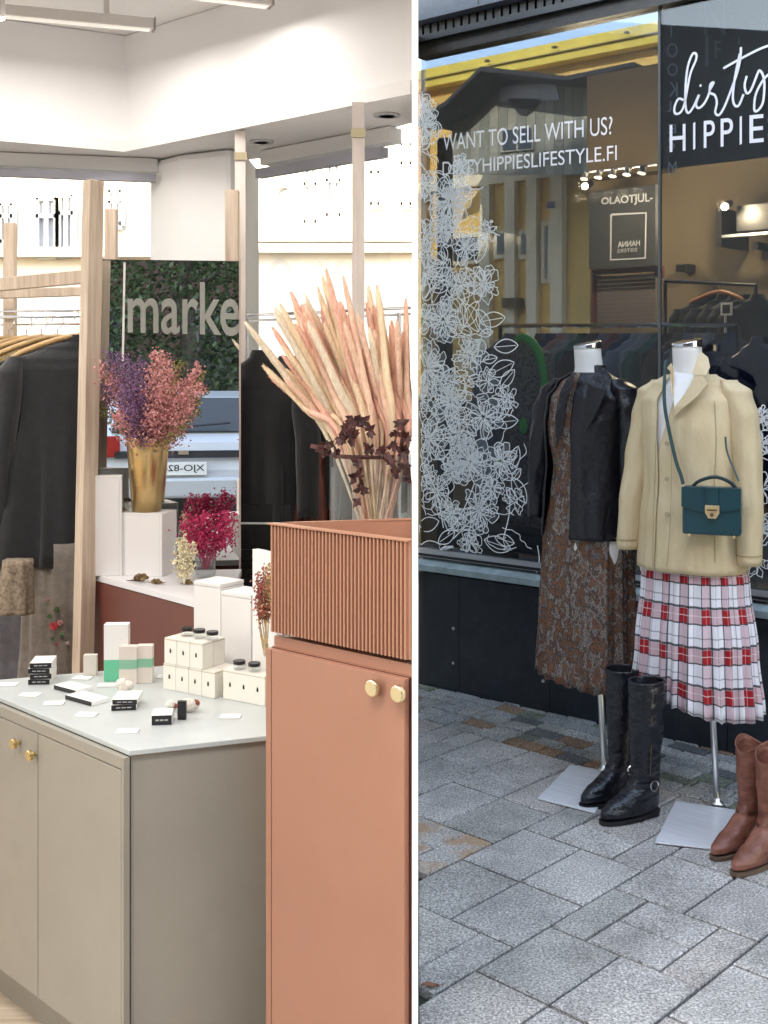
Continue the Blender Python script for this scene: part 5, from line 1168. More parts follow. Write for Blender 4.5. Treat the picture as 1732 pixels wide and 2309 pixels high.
for (cx, cy, r, n_, L_, fr) in ((955, 285, 48, 9, 3, 1), (1015, 455, 62, 10, 3, 1), (960, 610, 62, 8, 3, 1), (1050, 560, 40, 7, 2, 0), (1090, 640, 45, 8, 2, 0), (1000, 720, 55, 9, 2, 1), (962, 830, 65, 10, 3, 1), (1060, 800, 50, 9, 2, 1), (1015, 905, 60, 9, 3, 1), (965, 990, 60, 9, 3, 1),
                         (1090, 940, 55, 9, 2, 1), (1140, 900, 35, 7, 2, 0), (1060, 1040, 62, 10, 3, 1), (1130, 1040, 45, 8, 2, 1), (985, 1110, 50, 9, 2, 0), (1080, 1150, 55, 9, 2, 1), (1060, 1225, 34, 7, 2, 0), (1160, 1130, 30, 6, 1, 0), (955, 420, 40, 8, 2, 1), (958, 530, 38, 8, 2, 0), (958, 720, 36, 7, 2, 1), (1100, 520, 26, 6, 1, 0),
                         (950, 250, 40, 8, 2, 1), (1040, 380, 34, 7, 2, 1), (1000, 520, 40, 8, 2, 1), (1040, 640, 38, 7, 2, 1), (950, 900, 40, 8, 2, 1), (1100, 860, 30, 7, 1, 1), (1030, 980, 40, 8, 2, 1), (955, 1070, 40, 7, 2, 1), (1020, 1060, 34, 7, 2, 1), (1110, 1100, 34, 7, 2, 1), (1020, 1160, 36, 8, 2, 1), (1715, 1000, 36, 8, 2, 0), (1722, 1100, 34, 7, 1, 0), (1712, 1190, 38, 8, 2, 0), (1722, 940, 26, 6, 2, 0), (1705, 1270, 30, 6, 1, 0)):
    flower(cx, cy, r, n_, L_, int(cx + cy), bool(fr))
def leaf(cx, cy, l, ang, seed):
    mb = MB(); c = fq(cx, cy, 0.0135); sc = (c - Vector((0, 0, H))).length / F; a = R(ang); U = D * math.cos(a) + Vector((0, 0, 1)) * math.sin(a); V = D * -math.sin(a) + Vector((0, 0, 1)) * math.cos(a); l *= sc
    for s_ in (-1, 1):
        q = [c + U * l * t_ + V * s_ * l * 0.24 * math.sin(math.pi * t_) ** 0.8 for t_ in [i / 8 for i in range(9)]]; q = [p for p in q if part_ok(p)]
        if len(q) > 2: ribbon(mb, q, 0.0042, NB)
    q = [c + U * l * t_ for t_ in (0, 0.5, 0.9)]
    if all(part_ok(p) for p in q): ribbon(mb, q, 0.003, NB)
    if mb.v: obj('leaf_sticker', mb, M_line, wp)
for k in range(80):
    y = fl_r.uniform(420, 1235); x = 945 + fl_r.random() ** 0.7 * (110 + (y - 400) / 850 * 140); leaf(x, y, fl_r.uniform(35, 75), fl_r.uniform(-70, 250), k)
for k in range(60):                              # loose curls between the blooms
    y = fl_r.uniform(200, 1235); x = 946 + fl_r.random() * (60 if y < 400 else 110 + (y - 400) / 850 * 130); a = fl_r.uniform(0, 6.3); pts = []
    for i in range(9):
        a += fl_r.uniform(-0.9, 0.9); x += math.cos(a) * 11; y += math.sin(a) * 11; pts.append((max(x, 946), min(max(y, 180), 1240)))
    if y < 415 and max(p[0] for p in pts) > 994: continue
    mb = MB(); ribbon(mb, spline([fq(px_c, py_c, 0.0135) for px_c, py_c in pts], 4), 0.0036, NB); obj('curl_sticker', mb, M_line, wp)
for (a_, b_) in (((1010, 1205), (1070, 1090)), ((1022, 1215), (1100, 1120)), ((1050, 1230), (1060, 1140)), ((1135, 1215), (1150, 1100)), ((1208, 1298), (1212, 1230)), ((1000, 1190), (960, 1050))):
    stroke([a_, ((a_[0] + b_[0]) / 2 + 6, (a_[1] + b_[1]) / 2), b_], 0.005, 'stem_sticker', M_line)
mb = MB(); c = fac(1010, 1250, -0.012)
t = thing('paper_scrap', 'crumpled white paper lying on the sill at the left of the window', 'paper', loc=c)
r3 = random.Random(4); v = []
for i in range(5):
    for j in range(4): v.append(fs((c - P0).dot(D) + (i - 2) * 0.018, ZS + 0.036 + r3.uniform(0, 0.03), -0.01 + (j - 1.5) * -0.004 - 0.02 * r3.random()))
mb.add(v, [(i * 4 + j, (i + 1) * 4 + j, (i + 1) * 4 + j + 1, i * 4 + j + 1) for i in range(4) for j in range(3)]); obj('sheet', mb, M_letter, t)

# shop room
M_tan = mat('tan_wall', (0.20, 0.155, 0.095), 0.9, var=0.08, scale=2); M_brn = mat('brown_wall', (0.11, 0.08, 0.045), 0.9, var=0.08, scale=2)
WBK = 3.3; sWL = 0.85
room = thing('shop_room', 'tan painted back wall, roof and floor inside the clothing shop', 'shop interior', loc=fs(2.5, 0, 2.0))
mb = MB(); b0_ = Vector((0.0261 * 5.33, 5.33, 0)); b1_ = Vector((0.0261 * 9.5, 9.5, 0)); mb.prism([(b0_ - px_ * h0).xy, (b0_ + px_ * h0).xy, (b1_ + px_ * h0).xy, (b1_ - px_ * h0).xy], -0.3, 4.19); obj('side_wall', mb, M_tan, room)
fbox('floor', 0.02, S_END, -0.06, 0.0, 0.21, WBK, mat('shop_floor', (0.14, 0.12, 0.10), 0.6, var=0.15, scale=3), room)
sbk = (fac(1330, 600, WBK) - P0).dot(D)
sbk2 = (fac(1486, 600, WBK) - P0).dot(D)
fbox('back_wall', sbk2 + 0.001, 7.2, 0.0, 4.2, WBK, WBK + 0.1, M_tan, room)
fbox('back_wall', sbk, sbk2, 0.0, fac(1400, 178, WBK).z, WBK, WBK + 0.1, M_tan, room)
s_l = (fac(940, 800, WBK + 0.045) - P0).dot(D) + 0.02
fbox('rear_window_pane', s_l, sbk2 - 0.01, 1.145, 4.1, WBK + 0.04, WBK + 0.05, glass('sky_dimming_glass', (0.53, 0.55, 0.58), 0.0), room)  # pane added to dim the sky and the house beyond
fbox('rear_window_frame', s_l, sbk - 0.004, 1.1005, 1.144, WBK, WBK + 0.09, M_dframe, room)
fbox('low_back_wall', s_l, sbk - 0.002, 0.0, 1.1, WBK, WBK + 0.1, M_tan, room)
fbox('roof', sbk2 + 0.02, 7.2, 4.2, 4.35, 0.062, WBK + 0.1, M_brn, room)
fbox('end_wall', 7.21, 7.3, -0.05, 4.2, 0.062, WBK + 0.1, M_tan, room)
mb = MB(); a_, b_ = fac(1332, 160, 3.20), fac(1470, 160, 3.20)
fbox('brown_panel', (a_ - P0).dot(D), (fac(1500, 300, 3.2) - P0).dot(D), fac(1332, 405, 3.2).z, fac(1332, 175, 3.2).z, 3.15, WBK - 0.002, M_brn, room)
# black hanging banner behind the upper right glass; its letters are drawn-in reflections
bn = thing('black_banner', 'black panel behind the upper right pane with drawn-in reflected grey lettering', 'sign', loc=fac(1600, 200, 0.35))
s_a = (fac(1492, 200, 0.35) - P0).dot(D)
fbox('panel', s_a, s_a + 1.9, fac(1560, 372, 0.35).z, 3.9, 0.35, 0.38, mat('black_board', (0.018, 0.018, 0.018), 0.6, var=0.3, scale=4), bn)
M_gl = mat('grey_letter', (0.75, 0.76, 0.78), 0.7); M_gl2 = mat('dim_letter', (0.30, 0.30, 0.28), 0.7)
for ch, x0, x1, y0, y1 in (('E', 1504, 1523, 18, 38), ('T', 1504, 1523, 55, 84), ('O', 1504, 1528, 97, 129), ('O', 1505, 1528, 143, 171), ('K', 1508, 1528, 185, 218), ('J', 1505, 1514, 228, 252), ('E', 1506, 1525, 280, 300), ('S', 1507, 1522, 308, 336), ('M', 1507, 1526, 365, 394)):
    if y1 < 372: lettering('lettering', ch, fac(x0, y0, 0.345), fac(x1, y0, 0.345), fac(x1, y1, 0.345), fac(x0, y1, 0.345), M_gl, bn, mirror=ch in 'EK')
lettering('lettering', 'M', fac(1507, 365, 0.30), fac(1526, 363, 0.30), fac(1526, 392, 0.30), fac(1507, 394, 0.30), M_gl, sf, mirror=False)
for ch, x0, x1, y0, y1 in (('N', 1588, 1636, 0, 78), ('I', 1590, 1598, 80, 150), ('F', 1612, 1626, 92, 132), ('E', 1640, 1652, 6, 40), ('L', 1690, 1700, 30, 52), ('I', 1664, 1668, 84, 100), ('A', 1716, 1732, 28, 52), ('N', 1720, 1732, 54, 74)):
    lettering('lettering', ch, fac(x0, y0, 0.345), fac(x1, y0, 0.345), fac(x1, y1, 0.345), fac(x0, y1, 0.345), M_gl2, bn)
# reflected sign with its square emblem, built as a grey board
sb = thing('grey_sign', 'dark grey board standing in for a reflected sign, with pale lettering and an outlined square', 'sign', loc=fac(1400, 500, 2.2))
a_ = (fac(1328, 500, 2.2) - P0).dot(D); b_ = (fac(1478, 500, 2.2) - P0).dot(D)
fbox('panel', a_, b_, fac(1400, 602, 2.2).z, fac(1400, 424, 2.2).z, 2.2, 2.24, mat('dark_grey_board', (0.060, 0.062, 0.062), 0.7, var=0.1), sb)
lettering('lettering', 'OLAOTJUL-', fac(1356, 446, 2.19), fac(1472, 434, 2.19), fac(1472, 460, 2.19), fac(1356, 466, 2.19), M_gl, sb, bold=0.02)
mb = MB(); ribbon(mb, [fac(x, y, 2.19) for x, y in ((1378, 484), (1457, 480), (1455, 582), (1377, 586), (1378, 484))], 0.012, NB); obj('outline_square', mb, M_gl, sb)
lettering('lettering', 'HANNA', fac(1393, 545, 2.19), fac(1443, 541, 2.19), fac(1443, 554, 2.19), fac(1393, 558, 2.19), M_gl, sb, mirror=True, bold=0.02)
lettering('lettering', 'SISTERS', fac(1392, 562, 2.19), fac(1437, 559, 2.19), fac(1437, 567, 2.19), fac(1392, 570, 2.19), M_gl, sb, mirror=True)
# louvred shutter box with a red edge
sh = thing('roller_shutter', 'pale mauve slatted shutter with a dull red frame under the grey sign', 'shutter', loc=fac(1412, 670, 2.4))
a_ = (fac(1338, 680, 2.4) - P0).dot(D); b_ = (fac(1492, 680, 2.4) - P0).dot(D); zt2 = fac(1412, 604, 2.4).z; zb2 = fac(1412, 740, 2.4).z
M_mv = mat('mauve_slat', (0.24, 0.20, 0.20), 0.6); M_rdf = mat('dull_red_frame', (0.16, 0.05, 0.04), 0.6)
fbox('frame', a_, b_, zt2 - 0.03, zt2, 2.38, 2.44, M_rdf, sh); fbox('frame', a_, a_ + 0.025, zb2, zt2 - 0.031, 2.38, 2.44, M_rdf, sh); fbox('frame', b_ - 0.04, b_, zb2 + 0.3, zt2 - 0.031, 2.38, 2.44, M_rdf, sh)
nsl = 13
for k in range(nsl):
    z = zb2 + (zt2 - 0.04 - zb2) * k / nsl; mb = MB(); fbox('slat', a_ + 0.03, b_ - 0.045, z, z + (zt2 - 0.04 - zb2) / nsl * 0.82, 2.39 + 0.0, 2.41, M_mv, sh)
# screen, spotlights, small dark things on the wall
tv_ = thing('wall_screen', 'black television hanging high on the tan wall', 'television', loc=fac(1700, 495, 2.9))
a_ = (fac(1668, 490, 2.9) - P0).dot(D); fbox('screen', a_, a_ + 0.9, fac(1690, 523, 2.9).z, fac(1690, 463, 2.9).z, 2.85, 2.92, M_black, tv_, bevel=0.004)
fbox('bracket', a_ - 0.10, a_ + 0.9, fac(1690, 533, 2.9).z, fac(1690, 527, 2.9).z, 2.86, 2.9, M_steel, tv_)
fbox('bracket', (fac(1618, 500, 2.9) - P0).dot(D), (fac(1630, 500, 2.9) - P0).dot(D), fac(1620, 556, 2.9).z, fac(1620, 470, 2.9).z, 2.88, 3.28, M_black, tv_)
def spot(px, py, w, label, e=1.6, grp='small lit spotlights in the shop'):
    c = fac(px, py, w); t = thing('spotlight', label, 'spotlight', loc=c, group=grp)
    mb = MB(); mb.tube([c + NB * 0.07 + Vector((0, 0, 0.03)), c], [0.022, 0.026], 12); obj('housing', mb, M_black, t)
    mb = MB(); mb.tube([c - NB * 0.002, c - NB * 0.006], 0.021, 12); obj('lens', mb, emit('spot_lens_' + str(px), (1, 0.9, 0.75), 30), t)
    ld = bpy.data.lights.new('spotlight_light', 'POINT'); ld.energy = e; ld.shadow_soft_size = 0.03; ld.color = (1, 0.82, 0.58); lo = bpy.data.objects.new('spotlight_light', ld); COL.objects.link(lo); lo.parent = t; lo.location = -NB * 0.06
spot(1635, 466, 2.7, 'lit spotlight beside the television', 4.5); spot(1320, 420, 2.7, 'lit spotlight left of the grey sign', 5)
rl = thing('lamp_rail', 'pale rail of small gooseneck lamps standing in for a reflection above the grey sign', 'lamp rail', loc=fac(1400, 375, 1.8))  # reflected lamps built as a rail inside the shop
a_, b_ = fac(1320, 388, 1.8), fac(1482, 371, 1.8)
mb = MB(); mb.tube([a_, b_], 0.006, 6); obj('rail', mb, M_gl, rl)
for k in range(5):
    p = a_.lerp(b_, (k + 0.3) / 5); mb = MB(); mb.tube([p, p - NB * 0.05 - Vector((0, 0, 0.02)), p - NB * 0.06 - Vector((0, 0, 0.05))], [0.005, 0.018, 0.024], 8); obj('lamp_head', mb, mat('lamp_grey', (0.25, 0.25, 0.25), 0.4), rl)
    ld = bpy.data.lights.new('added_shop_fill', 'POINT'); ld.energy = 0.7; ld.shadow_soft_size = 0.03; ld.color = (1, 0.86, 0.66); lo = bpy.data.objects.new('added_shop_fill', ld); COL.objects.link(lo); lo.parent = rl; lo.location = p - OFF[rl.name] - NB * 0.12 - Vector((0, 0, 0.16))  # light added below each head to brighten the clothes
t = thing('wall_speaker', 'small black box mounted on the tan wall above the rear rack', 'speaker', loc=fac(1542, 604, 3.2))
a_ = (fac(1531, 604, 3.2) - P0).dot(D); b_ = (fac(1555, 604, 3.2) - P0).dot(D)
fbox('body', a_, b_, fac(1542, 613, 3.2).z, fac(1542, 596, 3.2).z, 3.15, 3.29, M_black, t, bevel=0.003)
t = thing('wall_speaker', 'small black box under the television', 'speaker', loc=fac(1711, 556, 3.2))
a_ = (fac(1704, 556, 3.2) - P0).dot(D); b_ = (fac(1718, 556, 3.2) - P0).dot(D)
fbox('body', a_, b_, fac(1711, 563, 3.2).z, fac(1711, 547, 3.2).z, 3.15, 3.29, M_black, t, bevel=0.003)
# racks with clothes
def shop_rack(x0, y0, x1, y1, w, label):
    t = thing('clothes_rack', label, 'clothes rack', loc=fs((fac((x0 + x1) / 2, 700, w) - P0).dot(D), 0, w)); a, b = fac(x0, y0, w), fac(x1, y1, w)
    mb = MB(); mb.tube([a, b], 0.011, 8); obj('rail', mb, M_chrome if w < 2 else M_black, t)
    for p in (a, b): mb = MB(); mb.tube([p, Vector((p.x, p.y, 0.0))], 0.011, 8); obj('upright', mb, M_black, t)
    return t
shop_rack(1128, 734, 1662, 733, 0.85, 'long metal clothes rail behind the mannequins inside the window'); shop_rack(1500, 634, 1704, 643, 2.5, 'dark rear clothes rack with black garments on the tan wall')
pal = [('navy', (0.05, 0.07, 0.16)), ('plum brown', (0.09, 0.06, 0.06)), ('slate', (0.28, 0.31, 0.37)), ('bottle green', (0.07, 0.24, 0.18)), ('dusty pink', (0.70, 0.40, 0.36)), ('dark brown', (0.26, 0.15, 0.10)), ('wine', (0.45, 0.09, 0.12)), ('grey', (0.50, 0.50, 0.50)), ('blue grey', (0.40, 0.48, 0.58)), ('sand', (0.60, 0.50, 0.38))]
seq = [2, 8, 1, 5, 0, 4, 7, 3, 1, 2, 6, 0, 8, 7, 3, 1, 5, 2, 9, 7, 1, 0, 5, 2]
nm = ['at the left end of the long rail', 'second from the left on the long rail', 'third from the left on the long rail', 'fourth from the left on the long rail', 'just left of the first mannequin neck', 'right behind the first mannequin neck', 'just right of the first mannequin neck', 'right of the first mannequin, second along', 'right of the first mannequin, third along', 'between the mannequins, left half', 'midway between the two mannequins', 'between the mannequins, right half', 'next to the second mannequin on its left', 'close by the left shoulder of the beige jacket', 'right behind the second mannequin neck',
      'just right of the second mannequin neck', 'right of the second mannequin, second along', 'right of the second mannequin, third along', 'right of the second mannequin, fourth along', 'right of the second mannequin, fifth along', 'near the right end of the long rail', 'at the right end of the long rail', 'last but one of the long rail', 'last of the long rail']
for k in range(22):
    px = 1150 + k * 24.0; c = fac(px, 762, 0.85); cname, cc = pal[seq[k]]
    if k in (1, 2): continue
    garment('hanging_garment', '%s garment hanging %s' % (cname, nm[k]), 'garment', tuple(c), (NB.x * 0.97 + D.x * 0.25, NB.y * 0.97 + D.y * 0.25), 0.20, 0.55 + (k % 3) * 0.1, cloth(cname.replace(' ', '_') + '_cloth', cc), thick=0.032, sleeves=(k % 2 == 0), seed=40 + k, group='clothes on the long rail inside the shop')
for k, (px, lb2) in enumerate(((1590, 'black garment at the left end of the rear rack'), (1612, 'black garment left of the square card on the rear rack'), (1632, 'black garment behind the square card on the rear rack'), (1660, 'black garment right of the square card on the rear rack'), (1684, 'black garment at the right of the rear rack'), (1708, 'black garment at the right end of the rear rack'))):
    c = fac(px, 672, 2.5); garment('hanging_garment', lb2, 'garment', tuple(c), (D.x, D.y) if k < 2 else (D.x * 0.6 + NB.x * 0.6, D.y * 0.6 + NB.y * 0.6), 0.20, 0.75 if k > 2 else 1.05, K['black'], thick=0.05, seed=70 + k, group='black garments on the rear rack')
hanger(tuple(fac(1622, 662, 2.46)), D, 0.17, 0.06, 'orange wooden hanger on the rear rack', 'wooden hangers on the rear rack', m=mat('orange_wood', (0.42, 0.16, 0.06), 0.5))
t = thing('square_card', 'small black square card with a pale border standing before the rear rack', 'sign', loc=fac(1638, 697, 2.2))
a_ = (fac(1625, 697, 2.2) - P0).dot(D); b_ = (fac(1651, 697, 2.2) - P0).dot(D); z0_, z1_ = fac(1638, 711, 2.2).z, fac(1638, 682, 2.2).z
fbox('frame', a_, b_, z0_, z1_, 2.2, 2.21, M_gl, t); fbox('face', a_ + 0.012, b_ - 0.012, z0_ + 0.012, z1_ - 0.012, 2.197, 2.1995, M_black, t)
p = fac(1636, 711, 2.21); mb = MB(); mb.tube([p, Vector((p.x, p.y, 0))], 0.008, 6); obj('stand', mb, M_gl, t)
# patterned blouse with vivid green edge, navy jacket at right, dark stool
M_blouse = ramp_noise('brown_dotted_blouse', [(0.38, (0.16, 0.09, 0.08)), (0.48, (0.45, 0.27, 0.20)), (0.56, (0.62, 0.48, 0.40)), (0.66, (0.22, 0.14, 0.13))], 70, 0.85)
c = fac(1190, 775, 0.20)
bl = garment('blouse', 'brown mottled blouse edged in vivid green inside the window', 'blouse', tuple(c), (D.x, D.y), 0.135, 0.72, M_blouse, thick=0.05, sleeves=False, seed=90, drop=0.05)
M_viv = mat('vivid_green', (0.12, 0.92, 0.16), 0.6)
mb = MB(); path = [(1163, 768), (1178, 760), (1195, 768), (1212, 790), (1224, 830), (1228, 870), (1228, 910)]
pp = spline([fac(x, y, 0.13) for x, y in path], 5); mb.tube(pp, [0.012] * 3 + [0.018] * (len(pp) - 6) + [0.012] * 3, 8)
for v in mb.v: pass
o = obj('green_edge', ([v - Vector(tuple(c)) for v in mb.v], mb.f), M_viv, bl, world=False, smooth=True); o.rotation_euler = (0, 0, 0)
o.matrix_parent_inverse = Matrix.Rotation(-bl.rotation_euler.z, 4, 'Z')
for (px, py, r_) in ((1180, 960, 0.02), (1127, 1040, 0.016)):
    mb = MB(); mb.ball(fac(px, py, 0.12) - Vector(tuple(c)), r_, r_ * 0.5, r_ * 1.8, 8, 6); o = obj('green_tassel', mb, M_viv, bl, world=False); o.matrix_parent_inverse = Matrix.Rotation(-bl.rotation_euler.z, 4, 'Z')
garment('jacket', 'navy satin jacket inside the window right of the beige jacket', 'jacket', tuple(fac(1712, 772, 0.55)), (D.x, D.y), 0.15, 0.85, mat('navy_satin', (0.012, 0.018, 0.06), 0.35, var=0.3, scale=6, bump=0.3, bscale=20), thick=0.06, seed=91)
t = thing('handbag', 'small black handbag hanging inside behind the floral stickers', 'bag', loc=fac(1185, 1050, 0.5))
a_ = (fac(1150, 1050, 0.5) - P0).dot(D); b_ = (fac(1205, 1050, 0.5) - P0).dot(D); fbox('body', a_, b_, fac(1180, 1080, 0.5).z, fac(1180, 1042, 0.5).z, 0.46, 0.54, M_black, t, bevel=0.01)
t = thing('display_bench', 'low dark bench inside the window above the sill', 'bench', loc=fac(1150, 1240, 0.4))
fbox('seat', 0.08, 2.0, 0.60, 0.68, 0.16, 0.62, mat('dark_bench', (0.05, 0.055, 0.06), 0.6, var=0.2), t)
for s_ in (0.1, 1.0, 1.9): fbox('leg', s_, s_ + 0.06, 0.0, 0.598, 0.22, 0.56, M_black, t)

# ------------------------------------------------------------------ street reflected in the glass, built as a yellow house behind the shop
WY = 9.0
yh = thing('yellow_house', 'yellow house with a bright cornice and pale pilasters standing in for a window reflection', 'building', loc=fs(3.0, 0, WY))
M_yel = mat('yellow_render', (0.80, 0.52, 0.17), 0.9, var=0.10, scale=2); M_yel2 = mat('bright_yellow_cornice', (0.80, 0.62, 0.12), 0.85, var=0.1, scale=2)
M_pil = mat('pale_pilaster', (0.84, 0.74, 0.54), 0.85, var=0.08)
zc0, zc1 = fac(1250, 152, WY).z, fac(1250, 108, WY).z
fbox('wall', -7.35, 8.0, -0.12, zc0, WY, WY + 3, M_yel, yh); fbox('cornice', -7.35, 8.1, zc0 + 0.002, zc1, WY - 0.22, WY + 3, M_yel2, yh)
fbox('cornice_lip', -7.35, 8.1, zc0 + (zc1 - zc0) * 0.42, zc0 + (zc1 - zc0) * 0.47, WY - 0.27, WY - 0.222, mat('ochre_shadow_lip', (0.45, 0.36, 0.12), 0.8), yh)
for px in (1096, 1248, 1410):
    s_ = (fac(px, 180, WY - 0.3) - P0).dot(D); fbox('downpipe', s_, s_ + 0.05, zc0 + 0.15, zc1 - 0.08, WY - 0.34, WY - 0.28, M_brn, yh)
fbox('string_course', -7.35, 8.0, fac(1100, 402, WY).z - 0.1, fac(1100, 402, WY).z + 0.05, WY - 0.10, WY - 0.002, M_pil, yh)
for px, w_ in ((1010, 22), (1104, 20), (1160, 22), (1209, 22), (1265, 26)):
    a_ = (fac(px - w_ / 2, 500, WY) - P0).dot(D); b_ = (fac(px + w_ / 2, 500, WY) - P0).dot(D); fbox('pilaster', a_, b_, -0.1, fac(1100, 402, WY).z - 0.102, WY - 0.12, WY - 0.002, M_pil, yh)
for px0, px1, py0, py1 in ((1118, 1150, 520, 585), (1172, 1200, 520, 585), (1224, 1248, 500, 640), (1020, 1090, 530, 600)):
    a_ = (fac(px0, 500, WY) - P0).dot(D); b_ = (fac(px1, 500, WY) - P0).dot(D); z0_, z1_ = fac(px0, py1, WY).z, fac(px0, py0, WY).z
    f_ = fbox('window_frame', a_, b_, z0_, z1_, WY - 0.05, WY - 0.001, M_pil, yh)
    fbox('pane', a_ + 0.06, b_ - 0.06, z0_ + 0.06, z1_ - 0.06, WY - 0.06, WY - 0.051, mat('dark_pane', (0.03, 0.035, 0.045), 0.1), f_)
# reflected gable, built as grey boards with a scalloped valance
gb = thing('boarded_gable', 'grey vertically boarded gable roof standing in for a reflection below the yellow cornice', 'gable', loc=fs(2.4, 0, 7.6))
WG = 7.6; M_brd = [mat('grey_board', (0.34, 0.33, 0.27), 0.9, var=0.15, scale=3), mat('grey_board_dark', (0.26, 0.26, 0.215), 0.9, var=0.15, scale=3)]
def g_s(px): return (fac(px, 300, WG) - P0).dot(D)
roofl = [(985, 285), (1060, 245), (1140, 168), (1330, 190), (1480, 160)]
def top_y(px):
    for (xa, ya), (xb, yb) in zip(roofl, roofl[1:]):
        if xa <= px <= xb: return ya + (yb - ya) * (px - xa) / (xb - xa)
    return 200
px = 1022
while px < 1322:
    nx = px + 21; zt_a = fac(px, top_y(px) + 12, WG).z; zt_b = fac(nx, top_y(nx) + 12, WG).z; zb_ = fac(px, 395, WG).z
    mb = MB(); a, b = g_s(px) + 0.004, g_s(nx) - 0.004
    q = [fs(a, zb_, WG), fs(b, zb_, WG), fs(b, zt_b, WG), fs(a, zt_a, WG)]; mb.slab(q, -0.03); obj('board', mb, M_brd[int(px) % 2], gb); px = nx
for (xa, ya), (xb, yb) in zip(roofl, roofl[1:]):
    mb = MB(); mb.slab([fac(xa, ya + 10, WG - 0.15), fac(xb, yb + 10, WG - 0.15), fac(xb, yb, WG - 0.15), fac(xa, ya, WG - 0.15)], -0.5); obj('roof_edge', mb, mat('dark_roof_edge', (0.03, 0.032, 0.035), 0.8), gb)
    mb = MB(); mb.slab([fac(xa, ya, WG - 0.16), fac(xb, yb, WG - 0.16), fac(xb, yb, WG - 0.16) + NB * 1.0 + Vector((0, 0, 0.02)), fac(xa, ya, WG - 0.16) + NB * 1.0 + Vector((0, 0, 0.02))], 0.02); obj('roof_sheet', mb, MATS['dark_roof_edge'], gb)
mb = MB(); pts = [fac(1144, 222, WG - 0.05)] + [fac(1144 + 78 * k / 12, 222 + 38 * math.sin(math.pi * k / 12), WG - 0.05) for k in range(13)] + [fac(1222, 222, WG - 0.05)]
mb.add(pts, [tuple(range(len(pts)))]); mb2 = MB(); n_ = len(pts); mb2.add(pts + [p + NB * 0.03 for p in pts], [tuple(range(n_)), tuple(range(2 * n_ - 1, n_ - 1, -1))] + [(i, i + n_, (i + 1) % n_ + n_, (i + 1) % n_) for i in range(n_)])
obj('valance', mb2, MATS['dark_roof_edge'], gb)
mb = MB(); mb.slab([fac(1130, 232, WG - 0.03), fac(1265, 226, WG - 0.03), fac(1255, 188, WG - 0.03), fac(1128, 196, WG - 0.03)], -0.02); obj('light_panel', mb, mat('bluish_panel', (0.60, 0.64, 0.80), 0.6), gb)
gw = obj('window_frame', MB().slab([fac(1130, 345, WG - 0.04), fac(1205, 338, WG - 0.04), fac(1205, 285, WG - 0.04), fac(1130, 290, WG - 0.04)], -0.03), M_brd[0], gb)
obj('pane', MB().slab([fac(1135, 340, WG - 0.06), fac(1165, 338, WG - 0.06), fac(1165, 292, WG - 0.06), fac(1135, 295, WG - 0.06)], -0.015), MATS['dark_pane'], gw)
obj('pane', MB().slab([fac(1170, 338, WG - 0.06), fac(1200, 335, WG - 0.06), fac(1200, 289, WG - 0.06), fac(1170, 292, WG - 0.06)], -0.015), MATS['dark_pane'], gw)
t = thing('blue_sign', 'small blue street sign on the yellow house', 'sign', loc=fac(1243, 460, WY - 0.3)); s_ = (fac(1236, 460, WY - 0.3) - P0).dot(D)
fbox('plate', s_, (fac(1251, 460, WY - 0.3) - P0).dot(D), fac(1243, 470, WY - 0.3).z, fac(1243, 454, WY - 0.3).z, WY - 0.32, WY - 0.29, mat('sign_blue', (0.02, 0.03, 0.18), 0.5), t)
t = thing('wall_box', 'small brown letter box on the yellow house wall', 'box', loc=fac(1152, 685, WY - 0.2)); fbox('body', (fac(1136, 685, WY - 0.2) - P0).dot(D), (fac(1168, 685, WY - 0.2) - P0).dot(D), fac(1152, 694, WY - 0.2).z, fac(1152, 672, WY - 0.2).z, WY - 0.25, WY - 0.06, M_brn, t)
# dark post inside, behind the stickers
t = thing('dark_post', 'slim black post inside the window behind the floral stickers', 'post', loc=fs((fac(1000, 700, 0.25) - P0).dot(D), 0, 0.25)); s_ = (fac(992, 700, 0.25) - P0).dot(D)
fbox('shaft', s_, s_ + 0.045, 0.0, fac(1000, 312, 0.25).z, 0.23, 0.29, M_black, t)
